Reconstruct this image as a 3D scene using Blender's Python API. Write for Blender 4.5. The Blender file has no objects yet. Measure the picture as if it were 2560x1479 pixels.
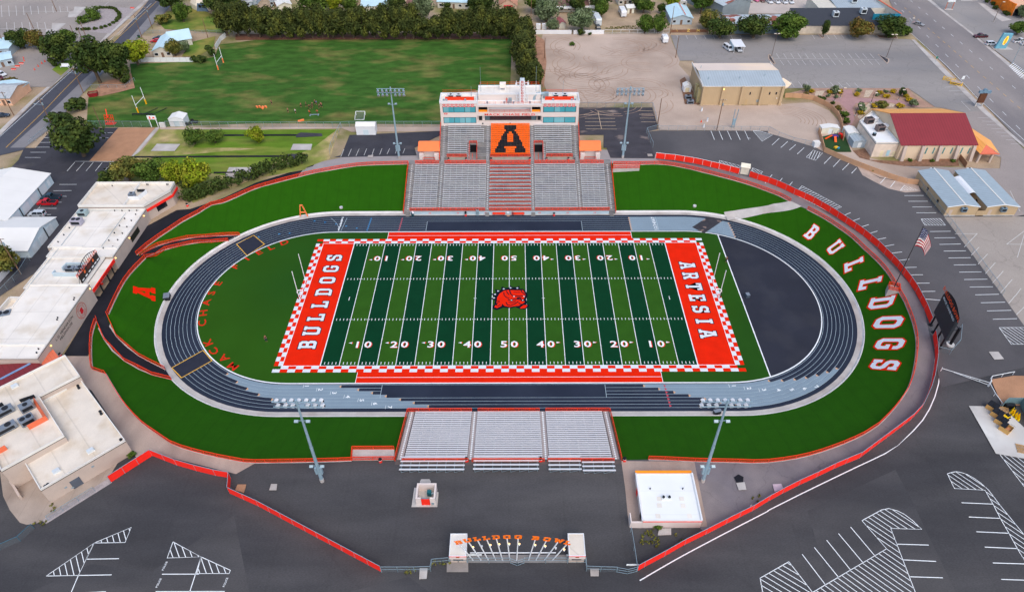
# Aerial view of a football stadium in a sunken bowl, dusk.  Units: metres.
# x runs along the field (east +), y points north (away from the camera), z = 0 on the playing field,
# z = GZ on the streets, car parks and yards round the bowl.
import bpy,bmesh,math,random
from mathutils import Vector,Matrix
from mathutils.geometry import tessellate_polygon
random.seed(7)
PI = math.pi
GZ = 6.8
scene = bpy.context.scene
COL = scene.collection

# ---------------------------------------------------------------- camera, sky, sun, exposure
cam_d = bpy.data.cameras.new('camera');cam = bpy.data.objects.new('camera',cam_d);COL.objects.link(cam)
cam_d.sensor_width = 36.0;cam_d.lens = 36.0*1729.667/2560.0;cam_d.clip_start = 1.0;cam_d.clip_end = 3000.0
_p,_y,_r = 0.72599,0.00306,-0.00471
_R = Matrix.Rotation(_y,3,'Z') @ Matrix.Rotation(PI/2-_p,3,'X') @ Matrix.Rotation(_r,3,'Z')
cam.matrix_world = Matrix.Translation((1.1736,-138.4765,123.7328)) @ _R.to_4x4()
scene.camera = cam

world = bpy.data.worlds.new('World');scene.world = world;world.use_nodes = True
wn = world.node_tree;sky = wn.nodes.new('ShaderNodeTexSky');sky.sky_type = 'NISHITA'
SUN_EL, SUN_AZ = math.radians(54), math.radians(160)       # veiled low sun behind the camera
sky.sun_disc = False;sky.sun_elevation = SUN_EL;sky.sun_rotation = SUN_AZ
sky.air_density = 1.0;sky.dust_density = 3.0;sky.ozone_density = 0.5
bg = wn.nodes['Background'];bg.inputs['Strength'].default_value = 0.15
wn.links.new(sky.outputs[0],bg.inputs['Color'])
sd = bpy.data.lights.new('sun','SUN');sun = bpy.data.objects.new('sun',sd);COL.objects.link(sun)
sd.energy = 0.5;sd.angle = math.radians(60);sd.color = (1.0,0.92,0.84)
_dir = Vector((math.sin(SUN_AZ)*math.cos(SUN_EL),math.cos(SUN_AZ)*math.cos(SUN_EL),math.sin(SUN_EL)))
sun.rotation_euler = _dir.to_track_quat('Z','Y').to_euler();sun.location = (0,0,200)
vs = scene.view_settings;vs.view_transform = 'Standard';vs.look = 'None';vs.exposure = 0.58;vs.gamma = 1.0
vs.use_curve_mapping = False

# ---------------------------------------------------------------- materials
def lin(c):
    o = []
    for v in c[:3]:
        v /= 255.0
        o.append(v/12.92 if v <= .04045 else ((v+.055)/1.055)**2.4)
    return o
MATS = {}
def mat(name,rgb,rough=.8,metal=0.0,var=.12,scale=.6,rgb2=None,scale2=None,thr=(.4,.6),stretch=(1,1,1),
        bump=0.0,bscale=8.0,alpha=1.0,emit=None,estr=1.0,island=0.0,rib=None,spec=.3,fine=0.0,crack=0.0,seam=None):
    """Principled surface: base colour broken up by soft noise (var), a second colour in patches (rgb2),
    fine grain, optional ribs (direction, pitch), cracks and seams."""
    if name in MATS: return MATS[name]
    m = bpy.data.materials.new(name);m.use_nodes = True;MATS[name] = m
    nt = m.node_tree;N = nt.nodes;L = nt.links;b = N['Principled BSDF']
    b.inputs['Roughness'].default_value = rough;b.inputs['Metallic'].default_value = metal
    b.inputs['Specular IOR Level'].default_value = spec
    base = lin(rgb)
    tc = N.new('ShaderNodeTexCoord');mp = N.new('ShaderNodeMapping');mp.inputs['Scale'].default_value = stretch
    L.new(tc.outputs['Object'],mp.inputs['Vector'])
    def noise(sc,det=4.0,vec=None):
        n = N.new('ShaderNodeTexNoise');n.inputs['Scale'].default_value = sc;n.inputs['Detail'].default_value = det
        L.new(vec or mp.outputs[0],n.inputs['Vector']);return n.outputs['Fac']
    def mixc(fac,a,c,mode='MIX'):
        x = N.new('ShaderNodeMix');x.data_type = 'RGBA';x.blend_type = mode
        if isinstance(fac,float): x.inputs[0].default_value = fac
        else: L.new(fac,x.inputs[0])
        for i,v in ((6,a),(7,c)):
            if isinstance(v,(list,tuple)): x.inputs[i].default_value = (*v[:3],1)
            else: L.new(v,x.inputs[i])
        return x.outputs[2]
    def ramp(fac,a,c,lo=0.0,hi=1.0):
        x = N.new('ShaderNodeMapRange');x.inputs[1].default_value = a;x.inputs[2].default_value = c
        x.inputs[3].default_value = lo;x.inputs[4].default_value = hi;L.new(fac,x.inputs[0]);return x.outputs[0]
    col = base
    if rgb2 is not None:
        col = mixc(ramp(noise(scale2 or scale*.3,6.0),thr[0],thr[1]),base,lin(rgb2))
    def gain(col, fac):      # multiply by a grey factor socket
        v = N.new('ShaderNodeVectorMath');v.operation = 'SCALE'
        if isinstance(col,(list,tuple)): v.inputs[0].default_value = col[:3]
        else: L.new(col,v.inputs[0])
        L.new(fac,v.inputs['Scale']);return v.outputs[0]
    if var: col = gain(col,ramp(noise(scale),.3,.7,1-var,1+var))
    if fine: col = gain(col,ramp(noise(6.0,3.0),.3,.7,1-fine,1+fine))
    if island:
        g = N.new('ShaderNodeNewGeometry');col = gain(col,ramp(g.outputs['Random Per Island'],0,1,1-island,1+island))
    if rib:
        w = N.new('ShaderNodeTexWave');w.bands_direction = rib[0];w.inputs['Scale'].default_value = .314159/rib[1]*1.0
        w.wave_profile = 'SAW';L.new(tc.outputs['Object'],w.inputs['Vector'])
        col = gain(col,ramp(w.outputs['Fac'],.0,.22,rib[2],1.0))
    if crack:
        v = N.new('ShaderNodeTexVoronoi');v.feature = 'DISTANCE_TO_EDGE';v.inputs['Scale'].default_value = crack
        nn = N.new('ShaderNodeTexNoise');nn.inputs['Scale'].default_value = crack*3;nn.inputs['Detail'].default_value = 5
        L.new(tc.outputs['Object'],nn.inputs['Vector'])
        ad = N.new('ShaderNodeVectorMath');ad.operation = 'MULTIPLY_ADD'
        L.new(nn.outputs['Color'],ad.inputs[0]);ad.inputs[1].default_value = (.5/crack,)*3;L.new(tc.outputs['Object'],ad.inputs[2])
        L.new(ad.outputs[0],v.inputs['Vector'])
        col = gain(col,ramp(v.outputs['Distance'],0,.012,.78,1.0))
    if seam:                 # straight roofing / slab seams: (direction, pitch, darkness)
        for d,pitch,dk in seam:
            w = N.new('ShaderNodeTexWave');w.bands_direction = d;w.wave_profile = 'SAW';w.inputs['Scale'].default_value = .314159/pitch
            w.inputs['Distortion'].default_value = .15;L.new(tc.outputs['Object'],w.inputs['Vector'])
            col = gain(col,ramp(w.outputs['Fac'],0,.06,dk,1.0))
    if isinstance(col,(list,tuple)): b.inputs['Base Color'].default_value = (*col[:3],1)
    else: L.new(col,b.inputs['Base Color'])
    if bump:
        bp = N.new('ShaderNodeBump');bp.inputs['Strength'].default_value = bump;bp.inputs['Distance'].default_value = .1
        L.new(noise(bscale,3.0),bp.inputs['Height']);L.new(bp.outputs[0],b.inputs['Normal'])
    if emit: b.inputs['Emission Color'].default_value = (*lin(emit),1);b.inputs['Emission Strength'].default_value = estr
    if alpha < 1: b.inputs['Alpha'].default_value = alpha
    return m

ORANGE = (228,58,12)
M_asphalt = mat('new_asphalt',(60,60,63),.9,var=.13,scale=.14,rgb2=(82,81,82),scale2=.04,thr=(.40,.66),fine=.18,stretch=(.45,1.5,1),seam=[('X',10.5,.93),('DIAGONAL',17,.94)])
M_asphalt_w = mat('worn_asphalt',(92,92,96),.9,var=.10,scale=.15,rgb2=(112,108,105),scale2=.04,thr=(.45,.68),fine=.12,stretch=(1,1,1))
M_asphalt_pale = mat('pale_asphalt',(146,142,139),.92,var=.09,scale=.1,rgb2=(128,126,126),scale2=.05,thr=(.45,.65),fine=.12,stretch=(.5,1.5,1),crack=.09)
M_asphalt_blk = mat('black_sealed_asphalt',(24,25,34),.85,var=.15,scale=.3,rgb2=(38,39,48),scale2=.08,thr=(.5,.75),fine=.1)
M_asphalt_lot = mat('dark_lot_asphalt',(60,60,67),.9,var=.15,scale=.2,rgb2=(82,80,82),scale2=.09,thr=(.55,.7),fine=.12,crack=.12)
M_patchlot = mat('patched_lot_asphalt',(66,64,70),.9,var=.15,scale=.3,rgb2=(138,124,118),scale2=.16,thr=(.62,.7),fine=.12,crack=.14,stretch=(.7,1.3,1))
M_ringwalk = mat('ring_walk_paving',(118,112,116),.9,var=.10,scale=.25,rgb2=(134,126,126),scale2=.1,thr=(.45,.65),fine=.1,crack=.12)
M_tanconc = mat('tan_concrete',(176,158,146),.9,var=.10,scale=.3,rgb2=(158,140,130),scale2=.1,thr=(.42,.62),fine=.08,stretch=(1.2,.5,1))
M_conc = mat('pale_concrete',(184,180,176),.85,var=.12,scale=.3,rgb2=(165,156,150),scale2=.12,thr=(.48,.65),fine=.08)
M_conc_stand = mat('stand_concrete',(138,136,134),.85,var=.22,scale=.5,rgb2=(104,104,106),scale2=.5,thr=(.5,.62),stretch=(.35,1.5,1),fine=.12)
M_conc_near_shade = mat('near_stand_shaded_concrete',(92,84,82),.85,var=.12,scale=.8,fine=.1)  # darkened: the shade beneath the benches is put into this colour
M_bluewall = mat('pale_blue_wall',(176,196,206),.8,var=.08,scale=.5)
M_street = mat('street_asphalt',(84,86,94),.85,var=.08,scale=.1,rgb2=(72,74,84),scale2=.05,fine=.1,crack=.05)
M_street_old = mat('old_street_asphalt',(128,127,130),.9,var=.08,scale=.15,fine=.1,crack=.06)
M_highway = mat('highway_asphalt',(140,134,132),.9,var=.07,scale=.08,rgb2=(122,118,119),scale2=.05,fine=.1,stretch=(1,.4,1))
M_dirt = mat('pale_dirt',(186,168,154),.95,var=.10,scale=.08,rgb2=(164,146,132),scale2=.05,thr=(.4,.68),fine=.12)
M_dirt_brown = mat('brown_dirt',(172,130,100),.95,var=.12,scale=.3,fine=.15)
M_mulch = mat('mulch',(128,96,76),.95,var=.25,scale=1.2,fine=.25)
M_gravel = mat('grey_gravel',(160,152,152),.95,var=.15,scale=1.0,fine=.22)
M_rose = mat('rose_paving',(170,134,132),.9,var=.08,scale=.5,fine=.1)
M_rock = mat('pale_river_rock',(192,174,152),.95,var=.2,scale=2.0,fine=.25)
M_turf = mat('bank_turf',(35,84,6),.95,var=.07,scale=.35,rib=('X',3.4,.91),fine=.12,spec=.1)
M_infield = mat('field_turf_light',(44,86,22),.95,var=.08,scale=.3,fine=.12,spec=.1)
M_infield_o = mat('surround_turf',(42,84,16),.95,var=.10,scale=.08,fine=.12,spec=.1,rgb2=(34,76,20),scale2=.02)
M_turf_dk = mat('field_turf_dark',(4,56,32),.95,var=.08,scale=.3,fine=.12,spec=.1)
M_orange_turf = mat('orange_turf',(224,36,6),.95,var=.07,scale=.4,fine=.08,spec=.1)
M_white_turf = mat('white_turf',(214,222,228),.95,var=.05,scale=.5,fine=.08,spec=.1)
M_black_turf = mat('black_turf',(14,20,34),.95,var=.1,scale=.5,spec=.1)
M_practice = mat('practice_grass',(58,94,36),.95,var=.28,scale=.25,rgb2=(112,112,62),scale2=.09,thr=(.50,.70),stretch=(.75,1.5,1),fine=.25,spec=.1)
M_lawn = mat('throwing_lawn',(94,124,38),.95,var=.2,scale=.25,rgb2=(140,138,72),scale2=.07,thr=(.48,.68),stretch=(.5,1.6,1),fine=.15,spec=.1)
M_drylawn = mat('dry_lawn',(126,134,62),.95,var=.2,scale=.3,rgb2=(176,156,112),scale2=.1,thr=(.42,.6),fine=.2)
M_yard = mat('yard_ground',(168,148,124),.95,var=.16,scale=.15,rgb2=(120,118,70),scale2=.05,thr=(.5,.66),fine=.2)
M_track = mat('track_rubber',(34,42,58),.9,var=.06,scale=.2,fine=.10,spec=.2,rgb2=(42,50,66),scale2=.06)
M_track_grey = mat('grey_track_rubber',(126,146,160),.9,var=.05,scale=.2,fine=.08,spec=.2)
M_dzone = mat('black_infield_rubber',(44,47,58),.9,var=.10,scale=.12,fine=.10,spec=.2,rgb2=(56,58,66),scale2=.08,thr=(.5,.72))
M_paint = mat('white_paint',(232,238,240),.7,var=.05,scale=1.0)
M_paint_worn = mat('worn_white_paint',(206,206,204),.8,var=.12,scale=2.0)
M_yellowpaint = mat('yellow_line_paint',(226,176,70),.8,var=.1,scale=2)
M_cyan_line = mat('pale_lane_paint',(170,190,200),.8,var=.06,scale=1)
M_white = mat('white_metal',(226,229,232),.45,var=.03,scale=.6,spec=.5)
M_bench = mat('aluminium_bench',(222,222,224),.35,.15,var=.03,scale=.3,spec=.5)
M_bench2 = mat('weathered_bench',(214,218,222),.4,.1,var=.08,scale=.3,spec=.5)
M_orange = mat('orange_paint',ORANGE,.5,var=.04,scale=.7,spec=.4)
M_orange_pale = mat('faded_orange_roof',(255,138,78),.5,var=.04,scale=.5,spec=.4)
M_red = mat('red_windscreen',(255,48,26),.75,var=.06,scale=.4,alpha=.9)
M_red_solid = mat('red_fabric',(250,44,32),.75,var=.06,scale=.5)
M_mesh = mat('orange_rail_mesh',(216,66,30),.8,var=.05,scale=1,alpha=.36)
M_chain = mat('chain_link_mesh',(150,165,172),.6,.3,var=.02,scale=1,alpha=.16)
M_galv = mat('galvanised_steel',(150,172,182),.45,.35,var=.06,scale=1,spec=.5)
M_pole = mat('pole_steel',(150,178,192),.45,.25,var=.06,scale=.6,spec=.5)
M_dark = mat('dark_metal',(36,40,46),.5,.2,var=.1,scale=1)
M_black = mat('black_paint',(22,24,30),.5,var=.08,scale=1)
M_roofw = mat('white_membrane_roof',(228,223,214),.75,var=.07,scale=.2,rgb2=(206,194,174),scale2=.22,thr=(.5,.76),seam=[('X',5.2,.82),('Y',9,.88)],fine=.04)
M_roofw2 = mat('stained_membrane_roof',(220,211,197),.75,var=.07,scale=.25,rgb2=(198,182,158),scale2=.22,thr=(.48,.76),seam=[('DIAGONAL',4.0,.82)],fine=.04)
M_roof_cool = mat('bright_white_roof',(230,234,236),.7,var=.03,scale=.3,seam=[('Y',5.0,.93)])
M_parapet = mat('parapet_coping',(222,220,214),.6,var=.05,scale=.6)
M_wall = mat('beige_stucco',(192,176,164),.9,var=.05,scale=.5,fine=.05)
M_wall_tan = mat('tan_metal_siding',(188,164,130),.7,var=.03,scale=.5,rib=('X',.6,.9))
M_wall_tany = mat('tan_metal_siding_end',(188,164,130),.7,var=.03,scale=.5,rib=('Y',.6,.9))
M_pbwall = mat('press_box_stucco',(220,208,202),.85,var=.03,scale=.5)
M_siding = mat('white_blue_siding',(206,222,228),.7,var=.04,scale=.4,rib=('X',.5,.92))
M_glass = mat('blue_green_glass',(70,160,172),.12,0,var=.06,scale=.4,spec=.8)
M_glass2 = mat('pale_blue_green_glass',(110,176,186),.15,0,var=.05,scale=.4,spec=.8)
M_dkglass = mat('dark_glass',(24,30,38),.12,0,var=.1,scale=1,spec=.7)
M_hvac = mat('grey_roof_unit',(128,138,150),.5,.2,var=.08,scale=1)
M_hvacw = mat('pale_roof_unit',(206,214,218),.5,.1,var=.06,scale=1)
M_fan = mat('fan_grille',(40,42,48),.6,.2,var=.1,scale=2)
M_wood = mat('weathered_pole_wood',(124,96,74),.9,var=.15,scale=2,stretch=(1,1,.2))
M_terra = mat('terracotta_metal_roof',(214,112,84),.6,var=.05,scale=.5,rib=('X',.5,.8))
M_maroon = mat('maroon_metal_roof',(140,52,58),.5,.1,var=.05,scale=.4,rib=('X',.9,.62))
M_amber = mat('amber_tinted_metal_roof',(250,176,92),.5,.1,var=.05,scale=.4,rib=('X',.9,.78))  # on the maroon hall: warm sky reflected in the far slope, painted as amber
M_ribgrey = mat('ribbed_grey_roof',(176,188,194),.45,.2,var=.05,scale=.3,rib=('X',.95,.7))
M_ribglow = mat('ribbed_sky_glow_roof',(232,214,200),.5,.1,var=.05,scale=.15,rib=('X',.6,.86),rgb2=(246,222,196),scale2=.06)  # warm sky glow on the tan hall's far slope, put into the colour
M_lampglow = mat('lit_lamp_lens',(255,220,150),.5,emit=(255,190,90),estr=2.5)
M_rubber = mat('tyre_rubber',(24,24,26),.9,var=.1,scale=3)
M_rim = mat('wheel_rim',(150,152,156),.4,.5)
M_carglass = mat('car_glass',(26,34,42),.1,spec=.7)

# ---------------------------------------------------------------- mesh building
BASE = {}
class MB:
    def __init__(self): self.v = [];self.f = [];self.m = []
    def face(self,pts,m=0):
        i = len(self.v);self.v += [tuple(p) for p in pts];self.f.append(tuple(range(i,i+len(pts))));self.m.append(m);return self
    def raw(self,verts,faces,m=0):
        i = len(self.v);self.v += [tuple(p) for p in verts];self.f += [tuple(k+i for k in f) for f in faces];self.m += [m]*len(faces);return self
    def box(self,x0,y0,z0,x1,y1,z1,m=0):
        v = [(x0,y0,z0),(x1,y0,z0),(x1,y1,z0),(x0,y1,z0),(x0,y0,z1),(x1,y0,z1),(x1,y1,z1),(x0,y1,z1)]
        return self.raw(v,[(0,3,2,1),(4,5,6,7),(0,1,5,4),(1,2,6,5),(2,3,7,6),(3,0,4,7)],m)
    def obox(self,c,size,rz=0.0,m=0,tilt=0.0):
        M = Matrix.Translation(c) @ Matrix.Rotation(rz,4,'Z') @ Matrix.Rotation(tilt,4,'X');a,b,h = (s/2 for s in size)
        v = [M @ Vector(p) for p in ((-a,-b,-h),(a,-b,-h),(a,b,-h),(-a,b,-h),(-a,-b,h),(a,-b,h),(a,b,h),(-a,b,h))]
        return self.raw(v,[(0,3,2,1),(4,5,6,7),(0,1,5,4),(1,2,6,5),(2,3,7,6),(3,0,4,7)],m)
    def beam(self, a, b, w, h, m=0):         # rectangular bar between two points (h is vertical)
        a,b = Vector(a),Vector(b);d = (b-a);L = d.length
        if L < 1e-6: return self
        d /= L;s = d.cross(Vector((0,0,1)))
        s = Vector((1,0,0)) if s.length < 1e-4 else s.normalized()
        u = s.cross(d);s = s*(w/2);u = u*(h/2)
        v = [a-s-u,a+s-u,a+s+u,a-s+u,b-s-u,b+s-u,b+s+u,b-s+u]
        return self.raw(v,[(0,1,2,3),(7,6,5,4),(0,4,5,1),(1,5,6,2),(2,6,7,3),(3,7,4,0)],m)
    def tube(self,a,b,r,n=6,m=0,r2=None):
        a,b = Vector(a),Vector(b);d = b-a
        if d.length < 1e-6: return self
        q = d.to_track_quat('Z','Y');r2 = r if r2 is None else r2;v = []
        for k in range(n):
            c,s = math.cos(2*PI*k/n),math.sin(2*PI*k/n)
            v.append(a + q @ Vector((c*r,s*r,0)));v.append(b + q @ Vector((c*r2,s*r2,0)))
        f = [(2*k,(2*k+2) % (2*n),(2*k+3) % (2*n),2*k+1) for k in range(n)]
        f += [tuple(range(2*n-2,-1,-2)),tuple(range(1,2*n,2))]
        return self.raw(v,f,m)
    def pipe(self,pts,r,n=6,m=0):
        for a,b in zip(pts,pts[1:]): self.tube(a,b,r,n,m)
        return self
    def prism(self,poly,z0,z1,m=0,mt=None):
        n = len(poly)
        if sum(poly[i][0]*poly[(i+1) % n][1]-poly[(i+1) % n][0]*poly[i][1] for i in range(n)) < 0: poly = poly[::-1]
        v = [(p[0],p[1],z0) for p in poly]+[(p[0],p[1],z1) for p in poly]
        self.raw(v,[(i,(i+1) % n,n+(i+1) % n,n+i) for i in range(n)],m)
        self.raw(v,[tuple(range(n-1,-1,-1))],m)
        return self.raw(v,[tuple(range(n,2*n))],m if mt is None else mt)
    def sheet(self,poly,z,m=0,holes=()):
        loops = [[Vector((p[0],p[1],0)) for p in l] for l in [poly,*holes]]
        flat = [p for l in loops for p in l];i = len(self.v)
        for t in tessellate_polygon(loops):
            a,b,c = (flat[k] for k in t)
            if (b.x-a.x)*(c.y-a.y)-(b.y-a.y)*(c.x-a.x) < 0: t = (t[0],t[2],t[1])
            self.f.append(tuple(k+i for k in t));self.m.append(m)
        self.v += [(p.x,p.y,z) for p in flat];return self
    def line(self, pts, w, z, m=0, closed=False):          # painted stripe along a polyline; z may be a function
        P = [Vector((p[0],p[1])) for p in pts]
        if closed: P.append(P[0])
        zf = z if callable(z) else (lambda x,y: z)
        prev = None;n = len(P);i0 = len(self.v)
        for k in range(n):
            d0 = (P[k]-P[k-1]) if k else (P[1]-P[0] if not closed else P[0]-P[n-2])
            d1 = (P[k+1]-P[k]) if k < n-1 else (d0 if not closed else P[1]-P[0])
            d = d0.normalized()+d1.normalized() if d0.length and d1.length else d0
            if d.length < 1e-6: d = d1
            d.normalize();s = Vector((-d.y,d.x))*(w/2)
            for q in (P[k]+s,P[k]-s): self.v.append((q.x,q.y,zf(q.x,q.y)))
        for k in range(n-1): self.f.append((i0+2*k+1,i0+2*k+3,i0+2*k+2,i0+2*k));self.m.append(m)
        return self
    def wall(self, pts, z0, z1, t=.12, m=0, closed=False):  # upright wall along a polyline
        P = list(pts)+([pts[0]] if closed else [])
        for a,b in zip(P,P[1:]): self.beam((a[0],a[1],(z0+z1)/2),(b[0],b[1],(z0+z1)/2),t,z1-z0,m)
        return self
    def build(self,name,mats,parent=None,kind=None,smooth=False,local=False):
        me = bpy.data.meshes.new(name);me.from_pydata(self.v,[],self.f);me.validate()
        for mm in (mats if isinstance(mats,(list,tuple)) else [mats]): me.materials.append(mm)
        if len(me.materials) > 1: me.polygons.foreach_set('material_index',self.m[:len(me.polygons)])
        if smooth: me.polygons.foreach_set('use_smooth',[True]*len(me.polygons))
        return link(name,me,parent,kind,local)
def link(name,me,parent=None,kind=None,local=False):
    o = bpy.data.objects.new(name,me);COL.objects.link(o)
    if parent is not None:
        o.parent = parent
        if not local: o.location = -Vector(BASE.get(parent.name,(0,0,0)))
        BASE[o.name] = (0,0,0)
    if kind: o['kind'] = kind
    return o
def tag(o,label=None,cat=None,group=None,kind=None):
    if label: o['label'] = label
    if cat: o['category'] = cat
    if group: o['group'] = group
    if kind: o['kind'] = kind
    return o
def thing(name,label,cat,loc=(0,0,0),group=None,rz=0.0):
    o = bpy.data.objects.new(name,None);COL.objects.link(o);o.empty_display_size = .5
    o.location = loc;o.rotation_euler = (0,0,rz);BASE[o.name] = tuple(loc)
    return tag(o,label,cat,group)
def solo(o, label, cat, loc=None, group=None):             # a one-mesh thing built in world coordinates: move its origin to its base
    me = o.data
    if loc is None:
        xs = [v.co for v in me.vertices];loc = (sum(c.x for c in xs)/len(xs),sum(c.y for c in xs)/len(xs),min(c.z for c in xs))
    me.transform(Matrix.Translation(-Vector(loc)));o.location = loc
    return tag(o,label,cat,group)
KIDS = {}
def kids(o):
    return list(o.children)
def dup(root, loc, rz=0.0, label=None, group=None, scale=None):   # a thing with copies of its parts and sub-parts
    r = root.copy();COL.objects.link(r);r.location = loc;r.rotation_euler = (0,0,rz)
    if scale: r.scale = scale if isinstance(scale,(tuple,list)) else (scale,)*3
    if label: r['label'] = label
    if group: r['group'] = group
    for ch in kids(root):
        c = ch.copy();COL.objects.link(c);c.parent = r
        for g in kids(ch):
            d = g.copy();COL.objects.link(d);d.parent = c
    return r
def recolour(root,part,m):
    for c in root.children:
        if c.name.split('.')[0] == part:
            c.material_slots[0].link = 'OBJECT';c.material_slots[0].material = m

# ---------------------------------------------------------------- lettering
GLY = {}
def load_glyphs(chars,bold=.018):
    cur = bpy.data.curves.new('glyph','FONT');cur.offset = bold;cur.resolution_u = 2
    ob = bpy.data.objects.new('glyph',cur);COL.objects.link(ob)
    for ch in chars:
        cur.body = ch;bpy.context.view_layer.update()
        dg = bpy.context.evaluated_depsgraph_get();ev = ob.evaluated_get(dg);me = ev.to_mesh()
        vs_ = [(v.co.x,v.co.y) for v in me.vertices];fs_ = [tuple(p.vertices) for p in me.polygons]
        ev.to_mesh_clear()
        x0 = min(v[0] for v in vs_);x1 = max(v[0] for v in vs_);y1 = max(v[1] for v in vs_);y0 = min(v[1] for v in vs_)
        GLY[ch] = ([(x-x0,y-y0) for x,y in vs_],fs_,x1-x0,y1-y0)
    bpy.data.objects.remove(ob);bpy.data.curves.remove(cur)
load_glyphs('ABCDEFGHIKLMNOPRSTUVW0123456789.')
# slab-serif block capitals on a grid 8 high (outer loop, then holes)
def _o(w,c,t,ci): return [[(c,0),(w-c,0),(w,c),(w,8-c),(w-c,8),(c,8),(0,8-c),(0,c)],
                             [(t+ci,t),(w-t-ci,t),(w-t,t+ci),(w-t,8-t-ci),(w-t-ci,8-t),(t+ci,8-t),(t,8-t-ci),(t,t+ci)]]
SLAB = {
 'O': _o(5.6,1.3,1.6,.5),
 'B': [[(0,0),(4.6,0),(5.7,1.1),(5.7,3.3),(5.0,4.1),(5.5,4.8),(5.5,6.9),(4.4,8),(0,8),(0,6.7),(.6,6.7),(.6,1.3),(0,1.3)],
       [(2.1,1.4),(3.6,1.4),(4.0,1.8),(4.0,2.9),(3.6,3.4),(2.1,3.4)],[(2.1,4.8),(3.5,4.8),(3.9,5.2),(3.9,6.2),(3.5,6.6),(2.1,6.6)]],
 'U': [[(1.3,0),(4.9,0),(6.2,1.3),(6.2,6.7),(6.7,6.7),(6.7,8),(3.9,8),(3.9,6.7),(4.6,6.7),(4.6,2.0),(4.1,1.5),(2.6,1.5),(2.1,2.0),(2.1,6.7),(2.8,6.7),(2.8,8),(0,8),(0,6.7),(.5,6.7),(.5,.9)]],
 'L': [[(0,0),(5.4,0),(5.4,2.9),(3.9,2.9),(3.9,1.4),(2.3,1.4),(2.3,6.7),(3.0,6.7),(3.0,8),(0,8),(0,6.7),(.7,6.7),(.7,1.4),(0,1.4)]],
 'D': [[(0,0),(4.4,0),(5.8,1.4),(5.8,6.6),(4.4,8),(0,8),(0,6.7),(.6,6.7),(.6,1.3),(0,1.3)],[(2.2,1.4),(3.7,1.4),(4.2,1.9),(4.2,6.1),(3.7,6.6),(2.2,6.6)]],
 'G': [[(1.3,0),(4.4,0),(5.7,1.2),(5.7,4.3),(3.2,4.3),(3.2,3.0),(4.1,3.0),(4.1,2.0),(3.7,1.5),(2.1,1.5),(1.6,2.0),(1.6,6.0),(2.1,6.5),(3.6,6.5),(4.1,6.0),(4.1,5.3),(5.7,5.3),(5.7,6.8),(4.4,8),(1.3,8),(0,6.8),(0,1.2)]],
 'S': [[(0,0),(1.4,0),(1.6,.5),(2.2,0),(4.3,0),(5.5,1.2),(5.5,3.5),(4.4,4.6),(2.0,5.1),(1.6,5.5),(1.6,6.2),(2.0,6.6),(3.3,6.6),(3.8,6.1),(3.8,5.4),(5.3,5.4),(5.3,8),(4.0,8),(3.8,7.5),(3.2,8),(1.2,8),(0,6.8),(0,4.8),(1.0,3.8),(3.5,3.2),(3.9,2.8),(3.9,1.9),(3.4,1.4),(2.0,1.4),(1.5,1.9),(1.5,2.7),(0,2.7)]],
 'A': [[(0,0),(2.7,0),(2.7,1.3),(2.2,1.3),(2.4,2.2),(4.4,2.2),(4.6,1.3),(4.1,1.3),(4.1,0),(6.8,0),(6.8,1.3),(6.2,1.3),(4.7,6.7),(5.0,6.7),(5.0,8),(1.3,8),(1.3,6.7),(2.1,6.7),(.6,1.3),(0,1.3)],[(2.75,3.5),(4.05,3.5),(3.4,6.1)]],
 'R': [[(0,0),(2.8,0),(2.8,1.3),(2.1,1.3),(2.1,3.1),(2.9,3.1),(4.1,0),(6.2,0),(6.2,1.3),(5.6,1.3),(4.7,3.3),(5.6,4.3),(5.6,6.8),(4.4,8),(0,8),(0,6.7),(.6,6.7),(.6,1.3),(0,1.3)],[(2.1,4.5),(3.6,4.5),(4.0,4.9),(4.0,6.2),(3.6,6.6),(2.1,6.6)]],
 'T': [[(1.7,0),(4.4,0),(4.4,1.3),(3.9,1.3),(3.9,6.6),(4.7,6.6),(4.7,5.4),(6.1,5.4),(6.1,8),(0,8),(0,5.4),(1.4,5.4),(1.4,6.6),(2.2,6.6),(2.2,1.3),(1.7,1.3)]],
 'E': [[(0,0),(5.5,0),(5.5,2.7),(4.1,2.7),(4.1,1.4),(2.2,1.4),(2.2,3.3),(3.6,3.3),(3.6,4.7),(2.2,4.7),(2.2,6.6),(4.1,6.6),(4.1,5.3),(5.5,5.3),(5.5,8),(0,8),(0,6.7),(.6,6.7),(.6,1.3),(0,1.3)]],
 'I': [[(0,0),(3.4,0),(3.4,1.3),(2.6,1.3),(2.6,6.7),(3.4,6.7),(3.4,8),(0,8),(0,6.7),(.8,6.7),(.8,1.3),(0,1.3)]],
 'W': [[(1.6,0),(3.0,0),(3.9,4.0),(4.8,0),(6.2,0),(7.3,6.7),(7.8,6.7),(7.8,8),(5.2,8),(5.2,6.7),(5.8,6.7),(5.3,3.4),(4.6,6.6),(3.2,6.6),(2.5,3.4),(2.0,6.7),(2.6,6.7),(2.6,8),(0,8),(0,6.7),(.5,6.7)]],
}
def offset_loop(l,d):
    n = len(l);A = sum(l[i][0]*l[(i+1) % n][1]-l[(i+1) % n][0]*l[i][1] for i in range(n));s = 1 if A > 0 else -1
    out = []
    for i in range(n):
        a,b,c = Vector(l[i-1]),Vector(l[i]),Vector(l[(i+1) % n])
        d0 = (b-a).normalized();d1 = (c-b).normalized()
        n0 = Vector((d0.y,-d0.x))*s;n1 = Vector((d1.y,-d1.x))*s;k = n0+n1
        out.append(tuple(b+k*(d/max(.35,k.dot(n0)))) if k.length > 1e-6 else tuple(b))
    return out
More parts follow.
